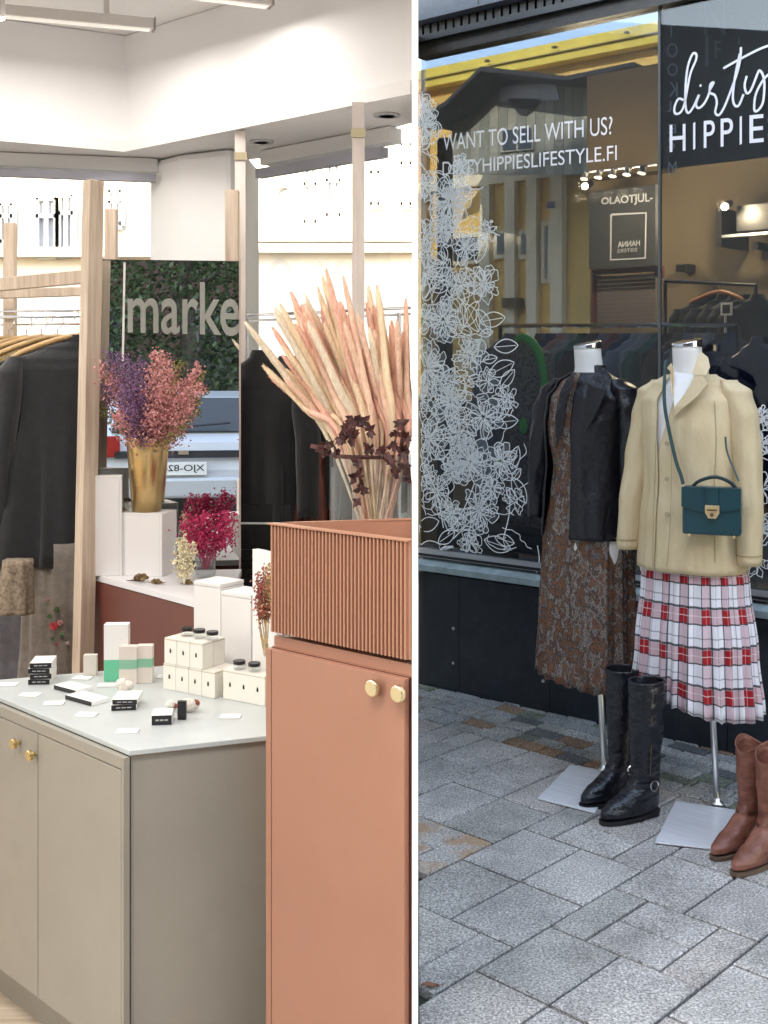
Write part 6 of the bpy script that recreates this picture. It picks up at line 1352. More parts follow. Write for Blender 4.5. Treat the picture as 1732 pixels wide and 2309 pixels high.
# ================================================================== mannequins, their clothes and bases
def plaid():
    m = bpy.data.materials.new('plaid_cotton'); m.use_nodes = True; nt = m.node_tree; N = nt.nodes; L = nt.links; b = N['Principled BSDF']; b.inputs['Roughness'].default_value = 0.85
    uv = N.new('ShaderNodeUVMap'); uv.uv_map = 'UVMap'; sp = N.new('ShaderNodeSeparateXYZ'); L.new(uv.outputs[0], sp.inputs[0])
    def band(sock, freq, ph):
        mu = N.new('ShaderNodeMath'); mu.operation = 'MULTIPLY_ADD'; mu.inputs[1].default_value = freq; mu.inputs[2].default_value = ph; L.new(sock, mu.inputs[0])
        fr = N.new('ShaderNodeMath'); fr.operation = 'FRACT'; L.new(mu.outputs[0], fr.inputs[0])
        def ramp(stops):
            cr = N.new('ShaderNodeValToRGB'); cr.color_ramp.interpolation = 'CONSTANT'; el = cr.color_ramp.elements; el[0].position = 0; el[0].color = (*[stops[0][1]] * 3, 1); el[1].position = stops[1][0]; el[1].color = (*[stops[1][1]] * 3, 1)
            for p, c in stops[2:]: e = el.new(p); e.color = (c, c, c, 1)
            L.new(fr.outputs[0], cr.inputs[0]); return cr.outputs[0]
        red = ramp([(0, 0), (0.26, 1), (0.64, 0)]); blk = ramp([(0, 0), (0.24, 1), (0.28, 0), (0.645, 1), (0.71, 0), (0.90, 0.6), (0.93, 0)]); wl_ = ramp([(0, 0), (0.455, 1), (0.475, 0)])
        return red, blk, wl_
    r1, k1, w1 = band(sp.outputs[0], 1.0, 0.1); r2_, k2, w2 = band(sp.outputs[1], 8.2, 0.35)
    def mixc(f, a, col):
        mx = N.new('ShaderNodeMix'); mx.data_type = 'RGBA'; L.new(f, mx.inputs[0]); L.new(a, mx.inputs[6]) if hasattr(a, 'links') else None
        if not hasattr(a, 'links'): mx.inputs[6].default_value = (*a, 1)
        mx.inputs[7].default_value = (*col, 1); return mx.outputs[2]
    def sc(s_, k):
        mu = N.new('ShaderNodeMath'); mu.operation = 'MULTIPLY'; mu.inputs[1].default_value = k; L.new(s_, mu.inputs[0]); return mu.outputs[0]
    def prod(a, b_):
        mu = N.new('ShaderNodeMath'); mu.operation = 'MULTIPLY'; L.new(a, mu.inputs[0]); L.new(b_, mu.inputs[1]); return mu.outputs[0]
    c = mixc(sc(r1, 0.50), (0.80, 0.79, 0.84), (0.46, 0.18, 0.22)); c = mixc(sc(r2_, 0.52), c, (0.48, 0.10, 0.13)); c = mixc(prod(r1, r2_), c, (0.40, 0.008, 0.014))
    c = mixc(sc(k1, 0.88), c, (0.03, 0.03, 0.04)); c = mixc(sc(k2, 0.9), c, (0.02, 0.025, 0.03)); c = mixc(sc(w1, 0.8), c, (0.8, 0.3, 0.35)); c = mixc(sc(w2, 0.7), c, (0.8, 0.75, 0.7))
    L.new(c, b.inputs['Base Color']); return m
M_plaid = plaid()
M_beige = mat('beige_linen', (0.66, 0.51, 0.31), 0.85, var=0.04, scale=5, bump=0.8, bscale=9, bdist=0.010, stretch=(2.6, 2.6, 1.0), col2=(0.70, 0.56, 0.36))
M_leather = mat('black_leather', (0.007, 0.007, 0.011), 0.34, var=0.3, scale=6, bump=0.8, bscale=13, bdist=0.022)
M_dress = ramp_noise('patterned_dress', [(0.30, (0.02, 0.017, 0.02)), (0.37, (0.20, 0.17, 0.17)), (0.405, (0.03, 0.025, 0.03)), (0.44, (0.36, 0.14, 0.05)), (0.465, (0.035, 0.028, 0.03)), (0.51, (0.13, 0.09, 0.075)), (0.535, (0.38, 0.33, 0.29)), (0.565, (0.04, 0.032, 0.036)), (0.61, (0.34, 0.13, 0.05)), (0.64, (0.05, 0.04, 0.05)), (0.70, (0.26, 0.13, 0.07)), (0.80, (0.50, 0.46, 0.44))], 21, 0.85, stretch=(1, 1, 0.6), detail=7, bump=0.08)
M_skin = mat('mannequin_white', (0.84, 0.82, 0.80), 0.35, coat=0.2)
M_cap = mat('polished_cap', (0.72, 0.75, 0.82), 0.12, metal=1.0)
M_plate = mat('brushed_plate', (0.95, 0.95, 0.97), 0.25, metal=0.2, col2=(0.78, 0.79, 0.82), scale=5, bump=0.04, bscale=8, stretch=(1, 30, 1))
YAW = math.atan2(D.y, D.x)
FO = [(6, 0.5, 1.5, 0.5), (11, 1.7, -1.0, 0.4), (17, 0.2, 0.6, 0.25)]
def narrow(root, k):
    for o in root.children:
        if o.type == 'MESH':
            for v in o.data.vertices: v.co.x *= k
def mannequin(label, body, plate, foot, pole_top, sc_=1.0, yaw=YAW):
    t = thing('mannequin', label, 'mannequin', loc=(body.x, body.y, 0), rot=(0, 0, yaw), group='headless mannequins on steel bases')
    inv = Matrix.Rotation(-yaw, 3, 'Z')
    def loc(p): return inv @ (Vector(p) - Vector((body.x, body.y, 0)))
    # body: hips to neck as one surface
    mb = MB(); mb.loft([(0.62, 0, 0.0, 0.135, 0.09, 0), (0.78, 0, 0.0, 0.165, 0.115, 0), (0.90, 0, 0.0, 0.145, 0.10, 0), (1.02, 0, 0, 0.115, 0.085, 0), (1.16, 0, -0.005, 0.145, 0.108, 0), (1.27, 0, 0, 0.155, 0.095, 0), (1.335, 0, 0.005, 0.125, 0.07, 0), (1.365, 0, 0.008, 0.065, 0.055, 0), (1.40, 0, 0.006, 0.048, 0.050, 0), (1.475, 0, -0.004, 0.046, 0.048, 0)], n=40, sub=4, e=2.1)
    for v in mb.v: v.z = v.z * sc_
    obj('torso', mb, M_skin, t, world=False, smooth=True)
    # tilted polished neck cap
    mb = MB(); n = 28; a = [Vector((0.049 * math.cos(k * 2 * math.pi / n), -0.004 + 0.051 * math.sin(k * 2 * math.pi / n), 1.468 * sc_)) for k in range(n)]; b = [p + Vector((0, 0, 0.020 + 0.18 * (p.y + 0.004) + 0.10 * p.x)) for p in a]
    mb.add(a + b, [tuple(range(n))[::-1], tuple(range(n, 2 * n))] + [(k, (k + 1) % n, (k + 1) % n + n, k + n) for k in range(n)]); obj('neck_cap', mb, M_cap, t, world=False, bevel=0.002)
    mb = MB(); q = [loc(p) for p in plate]; mb.slab([Vector((p.x, p.y, 0.0085)) for p in q], 0.0)
    mb = MB(); mb.add([Vector((p.x, p.y, 0.003)) for p in q] + [Vector((p.x, p.y, 0.0085)) for p in q], [(3, 2, 1, 0), (4, 5, 6, 7)] + [(k, (k + 1) % 4, (k + 1) % 4 + 4, k + 4) for k in range(4)]); obj('base_plate', mb, M_plate, t, world=False, bevel=0.001)
    f_ = loc(foot); pt_ = loc(pole_top)
    mb = MB(); mb.tube([Vector((f_.x, f_.y, 0.009)), pt_, pt_ + (pt_ - Vector((f_.x, f_.y, 0.009))).normalized() * 0.15], 0.0105, 12); obj('pole', mb, M_steel, t, world=False, smooth=True)
    mb = MB(); mb.lathe((f_.x, f_.y, 0.009), [(0.022, 0), (0.022, 0.006), (0.012, 0.010), (0.012, 0.02)], 16); obj('pole_socket', mb, M_steel, t, world=False, smooth=True)
    return t, loc
# second mannequin (beige jacket)
b2 = P(1563, 900, 3.86); pl2 = [PZ(1477, 1898, 0.008), PZ(1629, 1915, 0.008), PZ(1672, 1828, 0.008), PZ(1523, 1806, 0.008)]
m2, loc2 = mannequin('right-hand headless white mannequin wearing the beige jacket and plaid skirt', b2, pl2, PZ(1617, 1812, 0.01), P(1605, 1560, 3.84))
for o in m2.children:
    if o.name.startswith(('torso', 'neck_cap')): o.location.x -= 0.020
def place(name, label, cat, b, yaw=YAW): return thing(name, label, cat, loc=(b.x, b.y, 0), rot=(0, 0, yaw))
sk = place('plaid_skirt', 'pleated red, white and black plaid skirt on the right-hand mannequin', 'skirt', b2)
FP = [(27, 0.0, 0.0, 1.0), (5, 0.6, 1.0, 0.8)]
mb = MB(); mb.loft([(0.305, 0.008, 0, 0.205, 0.155, 0.055), (0.5, 0.008, 0, 0.192, 0.145, 0.035), (0.72, 0.005, 0, 0.172, 0.125, 0.025), (0.84, 0.0, 0, 0.150, 0.105, 0.015), (0.93, 0, 0, 0.130, 0.095, 0.005)], n=324, sub=8, folds=FP, uv=True, cap=False)
mb.uv = [((i % 324) / 324 * 16, mb.v[i].z) for i in range(len(mb.v))]
for i, v in enumerate(mb.v):
    if v.z < 0.5: v.z -= (0.5 - v.z) / 0.2 * (0.018 * math.sin(2 * math.atan2(v.y, v.x) + 2.0) - 0.01 + 0.004 * math.sin(27 * math.atan2(v.y, v.x)))
skm = obj('skirt', mb, M_plaid, sk, world=False, smooth=True); skm.modifiers.new('solid', 'SOLIDIFY').thickness = 0.002
jk = place('beige_jacket', 'beige linen jacket with notched lapels on the right-hand mannequin', 'jacket', b2)
FJ = [(7, 0.3, 2.0, 0.5), (13, 1.0, -2.5, 0.35), (21, 2.0, 1.5, 0.2)]
# body wraps round with the opening a little left of the middle of the front
op = R(-90 - 22)
mb = MB(); mb.loft([(0.752, 0.0, 0, 0.186, 0.142, 0.034), (0.90, 0, 0, 0.178, 0.135, 0.036), (1.04, 0, 0, 0.166, 0.125, 0.028), (1.20, -0.002, 0, 0.170, 0.128, 0.010), (1.29, -0.005, 0.0, 0.172, 0.112, 0.006), (1.345, -0.008, 0.004, 0.140, 0.085, 0.0), (1.378, -0.015, 0.01, 0.085, 0.070, 0)], n=150, sub=9, a0=op + 0.02, a1=op + 2 * math.pi - 0.015, folds=FJ, e=2.25)
N_ = 151
# open the neck into a V: pull the front edge columns outwards above the chest
for i, v in enumerate(mb.v):
    k = i % N_; 
    edge = min(k, N_ - 1 - k) / 22.0
    if v.z > 1.13 and edge < 1:
        pull = (v.z - 1.13) / 0.25 * (1 - edge)
        sgn = 1 if k < N_ / 2 else -1
        v.x += sgn * 0.045 * pull + 0.028 * pull; v.y += 0.016 * pull
jb = obj('body', mb, M_beige, jk, world=False, smooth=True); sd_ = jb.modifiers.new('solid', 'SOLIDIFY'); sd_.thickness = 0.004; sd_.offset = 1
for s_ in (-1, 1):
    mb = MB(); top = (1.355, s_ * 0.128, 0.004); 
    if s_ == -1: sec = [(0.802, -0.222, -0.055, 0.040, 0.046, 0.03), (0.95, -0.216, -0.040, 0.044, 0.052, 0.05), (1.10, -0.203, -0.015, 0.046, 0.053, 0.05), (1.24, -0.183, 0.0, 0.049, 0.056, 0.02), (1.325, -0.160, 0.002, 0.048, 0.060, 0.0), (1.362, -0.130, 0.004, 0.024, 0.044, 0)]
    else: sec = [(0.785, 0.215, -0.02, 0.040, 0.046, 0.03), (0.95, 0.214, -0.015, 0.045, 0.052, 0.05), (1.10, 0.203, -0.005, 0.046, 0.053, 0.05), (1.24, 0.185, 0.0, 0.049, 0.056, 0.02), (1.325, 0.160, 0.002, 0.048, 0.060, 0.0), (1.362, 0.130, 0.004, 0.024, 0.044, 0)]
    mb.loft(sec, n=48, sub=9, folds=[(4, 0.5, 9, 0.6), (7, 2, -14, 0.5)], e=2.0); obj('sleeve', mb, M_beige, jk, world=False, smooth=True)
    z_ = sec[0]; mb = MB(); mb.loft([(z_[0] + 0.028, z_[1], z_[2], z_[3] * 1.035, z_[4] * 1.035, 0), (z_[0] + 0.034, z_[1], z_[2], z_[3] * 1.045, z_[4] * 1.045, 0)], n=40, sub=1, e=2.0, cap=False); obj('cuff_seam', mb, mat('beige_seam', (0.46, 0.36, 0.20), 0.8), jk, world=False)
def wp2(px, py, dy): 
    """point in the mannequin's own frame, dy metres in front of its axis, seen at a pixel"""
    v = Vector(((px - CX) / F, 1, -(py - HY) / F)); n = NB; base = b2 - NB * dy; t_ = (base.x * n.x + base.y * n.y) / (v.dot(n)); return loc2(Vector((0, 0, H)) + v * t_)
def lap(name, pts, m, par, fn, th=0.004):
    q = [fn(*p) for p in pts]; v = q + [p + Vector((0, th, 0)) for p in q]; n = len(q); mb = MB(); mb.add(v, [tuple(range(n)), tuple(range(2 * n - 1, n - 1, -1))] + [(k, k + n, (k + 1) % n + n, (k + 1) % n) for k in range(n)]); return obj(name, mb, m, par, world=False, bevel=0.0012)
M_beige2 = mat('beige_linen_lapel', (0.68, 0.53, 0.33), 0.85, bump=0.3, bscale=30)
lap('lapel', [(1518, 940, 0.142), (1523, 915, 0.142), (1548, 885, 0.130), (1568, 850, 0.112), (1590, 848, 0.112), (1601, 866, 0.120), (1578, 892, 0.135), (1545, 918, 0.146)], M_beige2, jk, wp2)
lap('collar', [(1562, 845, 0.108), (1572, 815, 0.075), (1582, 792, 0.045), (1600, 806, 0.055), (1606, 828, 0.085), (1597, 846, 0.112)], M_beige2, jk, wp2)
lap('collar', [(1510, 838, 0.100), (1501, 830, 0.08), (1511, 818, 0.07), (1518, 838, 0.095), (1518, 900, 0.137), (1512, 880, 0.132)], M_beige2, jk, wp2)
0 and lap('pocket', [(1463, 1165, 0.146), (1490, 1165, 0.153), (1489, 1240, 0.153), (1461, 1240, 0.146)], M_beige2, jk, wp2, 0.003)
for py in (1000, 1080, 1160): mb = MB(); p = wp2(1504, py, 0.152); mb.tube([p, p - Vector((0, 0.004, 0))], 0.008, 12); obj('button', mb, mat('horn_button', (0.42, 0.33, 0.2), 0.4), jk, world=False)
mb = MB(); ribbon(mb, [wp2(x, y, 0.155) for x, y in ((1515, 1000), (1514, 1100), (1510, 1200), (1503, 1278))], 0.003, Vector((0, 1, 0))); obj('front_edge_seam', mb, MATS['beige_seam'], jk, world=False)
mb = MB(); mb.loft([(1.352, -0.018, 0.014, 0.078, 0.068, 0), (1.385, -0.020, 0.012, 0.064, 0.060, 0), (1.408, -0.020, 0.014, 0.062, 0.060, 0)], n=60, sub=4, a0=R(-38), a1=R(215)); o = obj('back_collar', mb, M_beige2, jk, world=False, smooth=True); o.modifiers.new('solid', 'SOLIDIFY').thickness = 0.006
# white top showing in the V
lap('white_top', [(1514, 838, 0.062), (1566, 845, 0.062), (1552, 880, 0.10), (1521, 925, 0.135), (1516, 880, 0.11)], M_white, m2, wp2)
for pts_ in (((1618, 905), (1622, 1000), (1618, 1100), (1620, 1270)), ((1478, 930), (1474, 1040), (1470, 1150), (1468, 1275))):
    # princess seams, laid on the cloth by casting from the front
    dgj = bpy.context.evaluated_depsgraph_get(); q_ = []
    for px_s, py_s in spline([Vector((a, b, 0)) for a, b in pts_], 6) and [(v.x, v.y) for v in spline([Vector((a, b, 0)) for a, b in pts_], 6)]:
        p_ = wp2(px_s, py_s, 0.30); dr2 = (wp2(px_s, py_s, 0.0) - p_).normalized(); ok_, hit_, n_h, _i = jb.ray_cast(p_, dr2)
        if ok_: q_.append(hit_ - dr2 * 0.0012)
    if len(q_) > 4: mb = MB(); mb.tube(q_, 0.0014, 5); obj('seam', mb, MATS['beige_seam'], jk, world=False)
narrow(jk, 0.925)
# teal crossbody bag
M_teal = mat('teal_leather', (0.004, 0.050, 0.062), 0.3, var=0.15, scale=6, bump=0.15, bscale=90, coat=0.3)
bgc = P(1606, 1145, 3.66); bag = thing('handbag', 'dark teal handbag with a gold clasp hanging over the beige jacket', 'bag', loc=bgc, rot=(0, 0, YAW + R(18)))
sB = 3.66 / F; bw, bh, bd = 128 * sB, 108 * sB, 0.055
mb = MB(); mb.box((0, 0, -0.008), bw, bd, bh); obj('body', mb, M_teal, bag, world=False, bevel=0.008)
mb = MB(); mb.add([Vector(p) for p in ((-bw / 2 - 0.001, -bd / 2 - 0.004, 0.064), (bw / 2 + 0.001, -bd / 2 - 0.004, 0.064), (bw / 2 + 0.001, -bd / 2 - 0.005, 0.004), (0.03, -bd / 2 - 0.006, -0.010), (-0.03, -bd / 2 - 0.006, -0.010), (-bw / 2 - 0.001, -bd / 2 - 0.005, 0.004))], [(0, 5, 4, 3, 2, 1)]); fo_ = obj('flap', mb, M_teal, bag, world=False); so_ = fo_.modifiers.new('solid', 'SOLIDIFY'); so_.thickness = 0.004
mb = MB(); mb.box((0.005, -bd / 2 - 0.010, 0.024), 0.036, 0.004, 0.085); obj('tab', mb, M_teal, bag, world=False, bevel=0.0015)
M_gold2 = mat('polished_gold', (0.90, 0.66, 0.36), 0.3, metal=0.6)
mb = MB(); mb.add([Vector((x, -bd / 2 - 0.016, z)) for x, z in ((-0.016, 0.012), (0.026, 0.012), (0.026, -0.012), (0.016, -0.028), (-0.006, -0.028), (-0.016, -0.012))], [(0, 5, 4, 3, 2, 1)]); cl_ = obj('clasp', mb, M_gold2, bag, world=False); so_ = cl_.modifiers.new('solid', 'SOLIDIFY'); so_.thickness = 0.005
mb = MB(); mb.box((0.005, -bd / 2 - 0.022, -0.002), 0.030, 0.003, 0.004); mb.ball((0.005, -bd / 2 - 0.0225, -0.016), 0.006, 0.002, 0.006, 8, 6); obj('clasp_detail', mb, mat('dull_bronze', (0.3, 0.16, 0.08), 0.3, metal=1), bag, world=False)
mb = MB(); mb.tube(spline([Vector((-bw / 2 + 0.026, 0, 0.060)), Vector((-bw / 2 + 0.050, -0.004, 0.082)), Vector((0.01, -0.008, 0.096)), Vector((bw / 2 - 0.036, -0.004, 0.082)), Vector((bw / 2 - 0.012, 0, 0.058))], 6), 0.0055, 8); obj('handle', mb, mat('dark_teal', (0.006, 0.03, 0.035), 0.4), bag, world=False, smooth=True)
for s_ in (-1, 1): mb = MB(); mb.lathe((s_ * (bw / 2 - 0.02), -0.02, -bh / 2 - 0.014), [(0.004, 0), (0.005, 0.008)], 10); obj('foot', mb, M_gold2, bag, world=False)
inv = Matrix.Rotation(-(YAW + R(18)), 3, 'Z')
def bl_(px, py, dy):
    v = Vector(((px - CX) / F, 1, -(py - HY) / F)); base = b2 - NB * dy; t_ = (base.x * NB.x + base.y * NB.y) / v.dot(NB); return inv @ (Vector((0, 0, H)) + v * t_ - bgc)
mb = MB(); pts = spline([bl_(1500, 812, 0.075), bl_(1498, 850, 0.125), bl_(1498, 910, 0.150), bl_(1508, 970, 0.158), bl_(1524, 1040, 0.165), bl_(1535, 1072, 0.168), bl_(1540, 1092, 0.17)], 5); ribbon(mb, pts, 0.011, inv @ NB); mb2 = MB(); mb2.add(mb.v + [v + (inv @ NB) * 0.003 for v in mb.v], mb.f + [tuple(i + len(mb.v) for i in f[::-1]) for f in mb.f]); obj('strap', mb2, mat('teal_strap', (0.03, 0.085, 0.085), 0.4), bag, world=False)
mb = MB(); mb.tube(spline([bl_(1636, 985, 0.150), bl_(1640, 1020, 0.158), bl_(1658, 1065, 0.160), bl_(1666, 1085, 0.16)], 5), 0.0035, 6); obj('strap', mb, MATS['teal_strap'], bag, world=False)

# first mannequin (leather jacket, patterned dress)
b1 = P(1326, 900, 4.20); pl1 = [PZ(1212, 1799, 0.008), PZ(1342, 1832, 0.008), PZ(1392, 1742, 0.008), PZ(1286, 1724, 0.008)]
m1, loc1 = mannequin('left-hand headless white mannequin wearing the black leather jacket and patterned dress', b1, pl1, PZ(1363, 1736, 0.01), P(1354, 1555, 4.18), sc_=1.0)
dr_ = place('patterned_dress', 'long brown and black patterned dress on the left-hand mannequin', 'dress', b1)
FD = [(15, 0.3, 0.4, 0.9), (31, 1.2, -0.5, 0.4), (6, 0.8, 0.8, 0.7)]
mb = MB(); mb.loft([(0.305, -0.005, 0, 0.180, 0.135, 0.065), (0.55, -0.003, 0, 0.172, 0.128, 0.055), (0.80, 0, 0, 0.165, 0.120, 0.04), (0.95, 0, 0, 0.140, 0.105, 0.03), (1.05, 0, 0, 0.128, 0.100, 0.022), (1.18, 0, -0.004, 0.150, 0.116, 0.012), (1.29, 0, 0, 0.150, 0.100, 0.006), (1.345, 0, 0.004, 0.118, 0.074, 0.0), (1.385, 0, 0.006, 0.055, 0.056, 0)], n=220, sub=9, folds=FD, e=2.1)
for v in mb.v:
    if v.z < 0.55: v.z -= (0.55 - v.z) / 0.245 * (0.020 * math.sin(math.atan2(v.y, v.x) * 1 + 1.9) + 0.005 * math.sin(19 * math.atan2(v.y, v.x)))
obj('dress', mb, M_dress, dr_, world=False, smooth=True)
lj = place('leather_jacket', 'open black leather jacket on the left-hand mannequin', 'jacket', b1)
FL = [(6, 0.3, 3.0, 0.5), (11, 1.0, -3.5, 0.4), (17, 2.0, 2.5, 0.3)]
opc = R(-90 - 24)
mb = MB(); mb.loft([(0.81, 0.0, 0, 0.180, 0.138, 0.035), (0.95, 0, 0, 0.172, 0.130, 0.03), (1.06, 0, 0, 0.162, 0.124, 0.02), (1.20, 0, 0, 0.170, 0.130, 0.012), (1.29, 0, 0.0, 0.168, 0.112, 0.008), (1.345, 0, 0.004, 0.135, 0.085, 0.0), (1.382, 0.0, 0.012, 0.075, 0.068, 0)], n=120, sub=9, a0=opc + R(27), a1=opc + 2 * math.pi - R(20), folds=FL, e=2.2)
jl = obj('body', mb, M_leather, lj, world=False, smooth=True); s2_ = jl.modifiers.new('solid', 'SOLIDIFY'); s2_.thickness = 0.004; s2_.offset = 1
for s_ in (-1, 1):
    mb = MB(); k_ = 0.02 if s_ > 0 else 0
    sec = [(0.865 + k_, s_ * 0.208, -0.03, 0.036, 0.045, 0.04), (1.0, s_ * 0.206, -0.02, 0.043, 0.052, 0.07), (1.12, s_ * 0.200, -0.008, 0.049, 0.058, 0.07), (1.25, s_ * 0.184, 0.0, 0.053, 0.062, 0.03), (1.325, s_ * 0.158, 0.002, 0.047, 0.060, 0.0), (1.362, s_ * 0.128, 0.004, 0.024, 0.044, 0)]
    mb.loft(sec, n=44, sub=9, folds=[(4, 0.5, 14, 0.6), (7, 2, -22, 0.5)], e=2.0); obj('sleeve', mb, M_leather, lj, world=False, smooth=True)
def wp1(px, py, dy):
    v = Vector(((px - CX) / F, 1, -(py - HY) / F)); base = b1 - NB * dy; t_ = (base.x * NB.x + base.y * NB.y) / v.dot(NB); return loc1(Vector((0, 0, H)) + v * t_)
M_lth2 = M_leather
lap('collar', [(1345, 826, 0.065), (1352, 836, 0.090), (1330, 862, 0.128), (1345, 872, 0.132), (1384, 880, 0.128), (1388, 850, 0.10), (1370, 832, 0.075), (1350, 822, 0.055)], M_lth2, lj, wp1)
lap('lapel', [(1330, 862, 0.130), (1345, 872, 0.134), (1378, 880, 0.131), (1352, 930, 0.140), (1326, 975, 0.142), (1320, 930, 0.140)], M_lth2, lj, wp1)
lap('collar', [(1296, 838, 0.085), (1280, 850, 0.085), (1262, 878, 0.115), (1275, 898, 0.132), (1290, 872, 0.125)], M_lth2, lj, wp1)
lap('lapel', [(1262, 880, 0.118), (1277, 900, 0.134), (1270, 960, 0.140), (1252, 1010, 0.140), (1248, 940, 0.130)], M_lth2, lj, wp1)

mb = MB(); mb.loft([(1.355, 0, 0.016, 0.074, 0.066, 0), (1.385, 0, 0.012, 0.062, 0.058, 0), (1.410, 0, 0.014, 0.060, 0.058, 0)], n=60, sub=4, a0=R(-42), a1=R(222)); o = obj('back_collar', mb, M_lth2, lj, world=False, smooth=True); o.modifiers.new('solid', 'SOLIDIFY').thickness = 0.006
narrow(lj, 0.91)
# ------------------------------------------------------------------ boots
def boot(t, secs, m, sole_m, toe_dir, top_fn=None, heel=True, solez=0.014, fold=None):
    """horizontal slices: (z, back, front, half width)"""
    n = 40; v = []; rows = []
    m_ = (len(secs) - 1) * 5
    for j in range(m_ + 1):
        t_ = j / 5; i = min(int(t_), len(secs) - 2); u = t_ - i; a, b = secs[i], secs[i + 1]; us = u * u * (3 - 2 * u) if i > 3 else u
        rows.append([a[0] + (b[0] - a[0]) * u] + [a[k] + (b[k] - a[k]) * us for k in (1, 2, 3)])
    for jj, (z, bk_, fr_, hw) in enumerate(rows):
        c = (bk_ + fr_) / 2; l = (fr_ - bk_) / 2
        for k in range(n):
            a = 2 * math.pi * k / n; ca, sa = math.cos(a), math.sin(a)
            w = hw * (1 - 0.10 * max(0, ca) if l > 0.09 else 1); e = 2.3; rr_ = (abs(ca) ** e + abs(sa) ** e) ** (-1 / e)
            g = 1 + (0.02 * math.sin(5 * a + z * 50) + 0.014 * math.sin(3 * a - z * 90)) * (1 if 0.07 < z < 0.42 else 0) * (1.6 if z < 0.2 else 0.8)
            zz = z
            if top_fn and z > secs[-3][0]: zz += top_fn(a) * (z - secs[-3][0]) / (secs[-1][0] - secs[-3][0])
            v.append(Vector((c + l * rr_ * ca * g, w * rr_ * sa * g, zz)))
    M_ = len(rows); f = [(j * n + k, j * n + (k + 1) % n, (j + 1) * n + (k + 1) % n, (j + 1) * n + k) for j in range(M_ - 1) for k in range(n)]; f.append(tuple(range(n))[::-1])
    mb = MB(); mb.add(v, f); o = obj('upper', mb, m, t, world=False, smooth=True); s_ = o.modifiers.new('solid', 'SOLIDIFY'); s_.thickness = 0.004; s_.offset = -1
    s0 = secs[0]; mb = MB(); c = (s0[1] + s0[2]) / 2; l = (s0[2] - s0[1]) / 2 + 0.004
    mb.loft([(0.0 if not heel else 0.006, c, 0, l * 0.99, s0[3] + 0.002, 0), (solez + 0.004, c, 0, l, s0[3] + 0.004, 0)], n=40, sub=1, e=2.4)
    if heel:
        for q in mb.v:
            if q.x > s0[1] + 0.09: q.z -= 0.006
    obj('sole', mb, sole_m, t, world=False)
    if heel:
        mb = MB(); mb.loft([(0.0, s0[1] + 0.036, 0, 0.036, s0[3] * 0.82, 0), (0.022, s0[1] + 0.038, 0, 0.041, s0[3] * 0.94, 0)], n=28, sub=1, e=2.8); obj('heel', mb, sole_m, t, world=False)
M_bb = mat('black_boot_leather', (0.009, 0.011, 0.016), 0.27, var=0.3, scale=6, bump=0.7, bscale=20, bdist=0.015, stretch=(1, 1, 1.8), rvar=0.1); M_sole = mat('black_rubber_sole', (0.012, 0.012, 0.012), 0.7)
secsB = [(0.020, -0.045, 0.195, 0.040), (0.040, -0.050, 0.192, 0.043), (0.065, -0.052, 0.165, 0.042), (0.085, -0.052, 0.115, 0.039), (0.11, -0.050, 0.075, 0.037), (0.14, -0.048, 0.058, 0.038), (0.20, -0.052, 0.056, 0.042), (0.30, -0.062, 0.060, 0.051), (0.40, -0.064, 0.062, 0.054), (0.445, -0.064, 0.062, 0.055), (0.470, -0.065, 0.063, 0.055)]
def black_boot(hx, hy, ang, label, sc_=1.0):
    h = PZ(hx, hy, 0.0); t = thing('riding_boot', label, 'boot', loc=(h.x, h.y, 0.001), rot=(0, 0, R(ang)), group='pair of black riding boots'); t.scale = (sc_,) * 3
    boot(t, secsB, M_bb, M_sole, None)
    mb = MB(); mb.loft([(0.108, 0.012, 0, 0.066, 0.041, 0), (0.122, 0.010, 0, 0.062, 0.041, 0)], n=30, sub=1, cap=False); st_ = obj('ankle_strap', mb, mat('strap_leather', (0.02, 0.022, 0.028), 0.35), t, world=False); st_.modifiers.new('solid', 'SOLIDIFY').thickness = 0.003
    mb = MB(); mb.tube([Vector((0.0 + 0.017 * math.cos(a), 0.0445, 0.114 + 0.017 * math.sin(a))) for a in [k * math.pi / 8 for k in range(17)]], 0.0025, 6, cap=False); obj('ring_buckle', mb, M_chrome, t, world=False)
    mb = MB(); mb.tube([Vector((0.004 + 0.0 * z, -0.0 + 0.0, 0)) + Vector((0.012, 0.0385 + (z - 0.1) * 0.045 if z < 0.4 else 0.0545, z)) for z in (0.15, 0.22, 0.30, 0.38, 0.44)], 0.0012, 5); obj('side_seam', mb, mat('seam_tan', (0.20, 0.14, 0.09), 0.6), t, world=False)
    return t
black_boot(1457, 1838, 208, 'nearer black riding boot with a ring buckle at the ankle', 0.90)
black_boot(1404, 1800, 212, 'farther black riding boot partly hidden behind the nearer one', 0.90)
M_br = mat('brown_boot_leather', (0.23, 0.065, 0.036), 0.48, var=0.35, scale=7, bump=0.7, bscale=20, bdist=0.012, stretch=(1, 1, 1.6), rvar=0.12, col2=(0.32, 0.12, 0.08)); M_brs = mat('worn_tan_sole', (0.14, 0.09, 0.06), 0.8)
secsC = [(0.020, -0.042, 0.215, 0.034), (0.038, -0.046, 0.212, 0.041), (0.062, -0.048, 0.175, 0.042), (0.085, -0.048, 0.120, 0.038), (0.115, -0.046, 0.075, 0.036), (0.15, -0.048, 0.058, 0.038), (0.20, -0.055, 0.058, 0.044), (0.27, -0.062, 0.060, 0.050), (0.305, -0.064, 0.062, 0.052), (0.325, -0.065, 0.063, 0.052), (0.345, -0.066, 0.064, 0.053)]
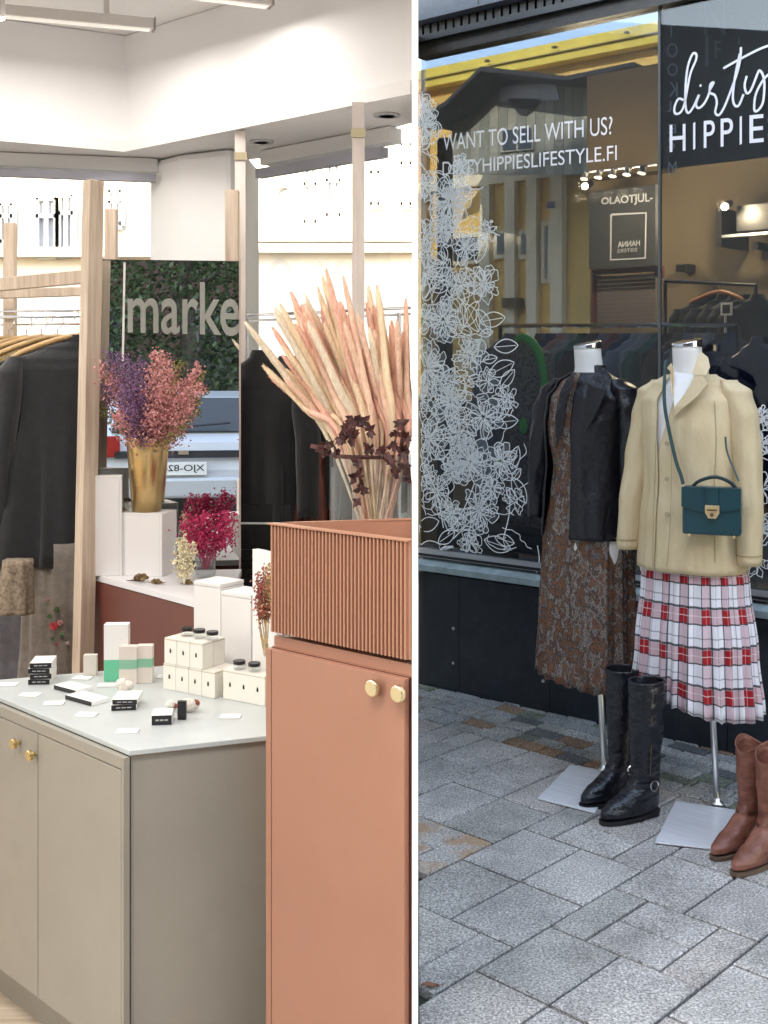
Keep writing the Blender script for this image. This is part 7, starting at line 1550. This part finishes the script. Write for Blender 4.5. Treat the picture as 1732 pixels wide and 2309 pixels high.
def cow(hx, hy, ang, label, sc_=1.0):
    h = PZ(hx, hy, 0.0); t = thing('cowboy_boot', label, 'boot', loc=(h.x, h.y, 0.001), rot=(0, 0, R(ang)), group='pair of brown cowboy boots'); t.scale = (sc_,) * 3
    boot(t, secsC, M_br, M_brs, None, top_fn=lambda a: -0.035 * abs(math.cos(a)) ** 2 + 0.012)
    mb = MB(); mb.loft([(0.118, 0.012, 0, 0.0625, 0.038, 0), (0.128, 0.010, 0, 0.061, 0.038, 0)], n=30, sub=1, cap=False); st_ = obj('ankle_strap', mb, mat('dark_brown_strap', (0.10, 0.03, 0.02), 0.5), t, world=False); st_.modifiers.new('solid', 'SOLIDIFY').thickness = 0.003
    for s_ in (-1, 1):
        mb = MB(); mb.tube([Vector((0.0, s_ * (0.0385 + max(0, z - 0.15) * 0.10), z)) for z in (0.13, 0.20, 0.25)] + [Vector((0, s_ * 0.0535, 0.30)), Vector((0, s_ * 0.0545, 0.345))], 0.0025, 6); obj('side_piping', mb, mat('dark_piping', (0.05, 0.02, 0.012), 0.5), t, world=False)
cow(1699, 1905, 217, 'brown cowboy boot farther back, toe pointing left', 0.88)
cow(1745, 1938, 218, 'nearer brown cowboy boot cut by the right edge of the photo', 0.88)
# fallen leaf and pebble litter
c = PZ(970, 2224, 0.003); t = thing('fallen_leaf', 'small curled brown leaf on the paving at the lower left of the pavement', 'leaf', loc=c)
mb = MB(); v = []; 
for i in range(7):
    for j in (-1, 0, 1):
        x = (i - 3) * 0.0065; w = 0.010 * math.sin(math.pi * (i + 0.5) / 7.2); v.append(Vector((c.x + x, c.y + j * w, 0.004 + 0.004 * abs(j) + 0.002 * math.sin(i))))
mb.add(v, [(i * 3 + j, (i + 1) * 3 + j, (i + 1) * 3 + j + 1, i * 3 + j + 1) for i in range(6) for j in (0, 1)]); obj('blade', mb, mat('dead_leaf', (0.22, 0.09, 0.05), 0.8), t)
mb = MB(); mb.tube([Vector((c.x + 0.018, c.y, 0.006)), Vector((c.x + 0.032, c.y + 0.006, 0.004))], 0.0008, 5); obj('stalk', mb, MATS['dead_leaf'], t)
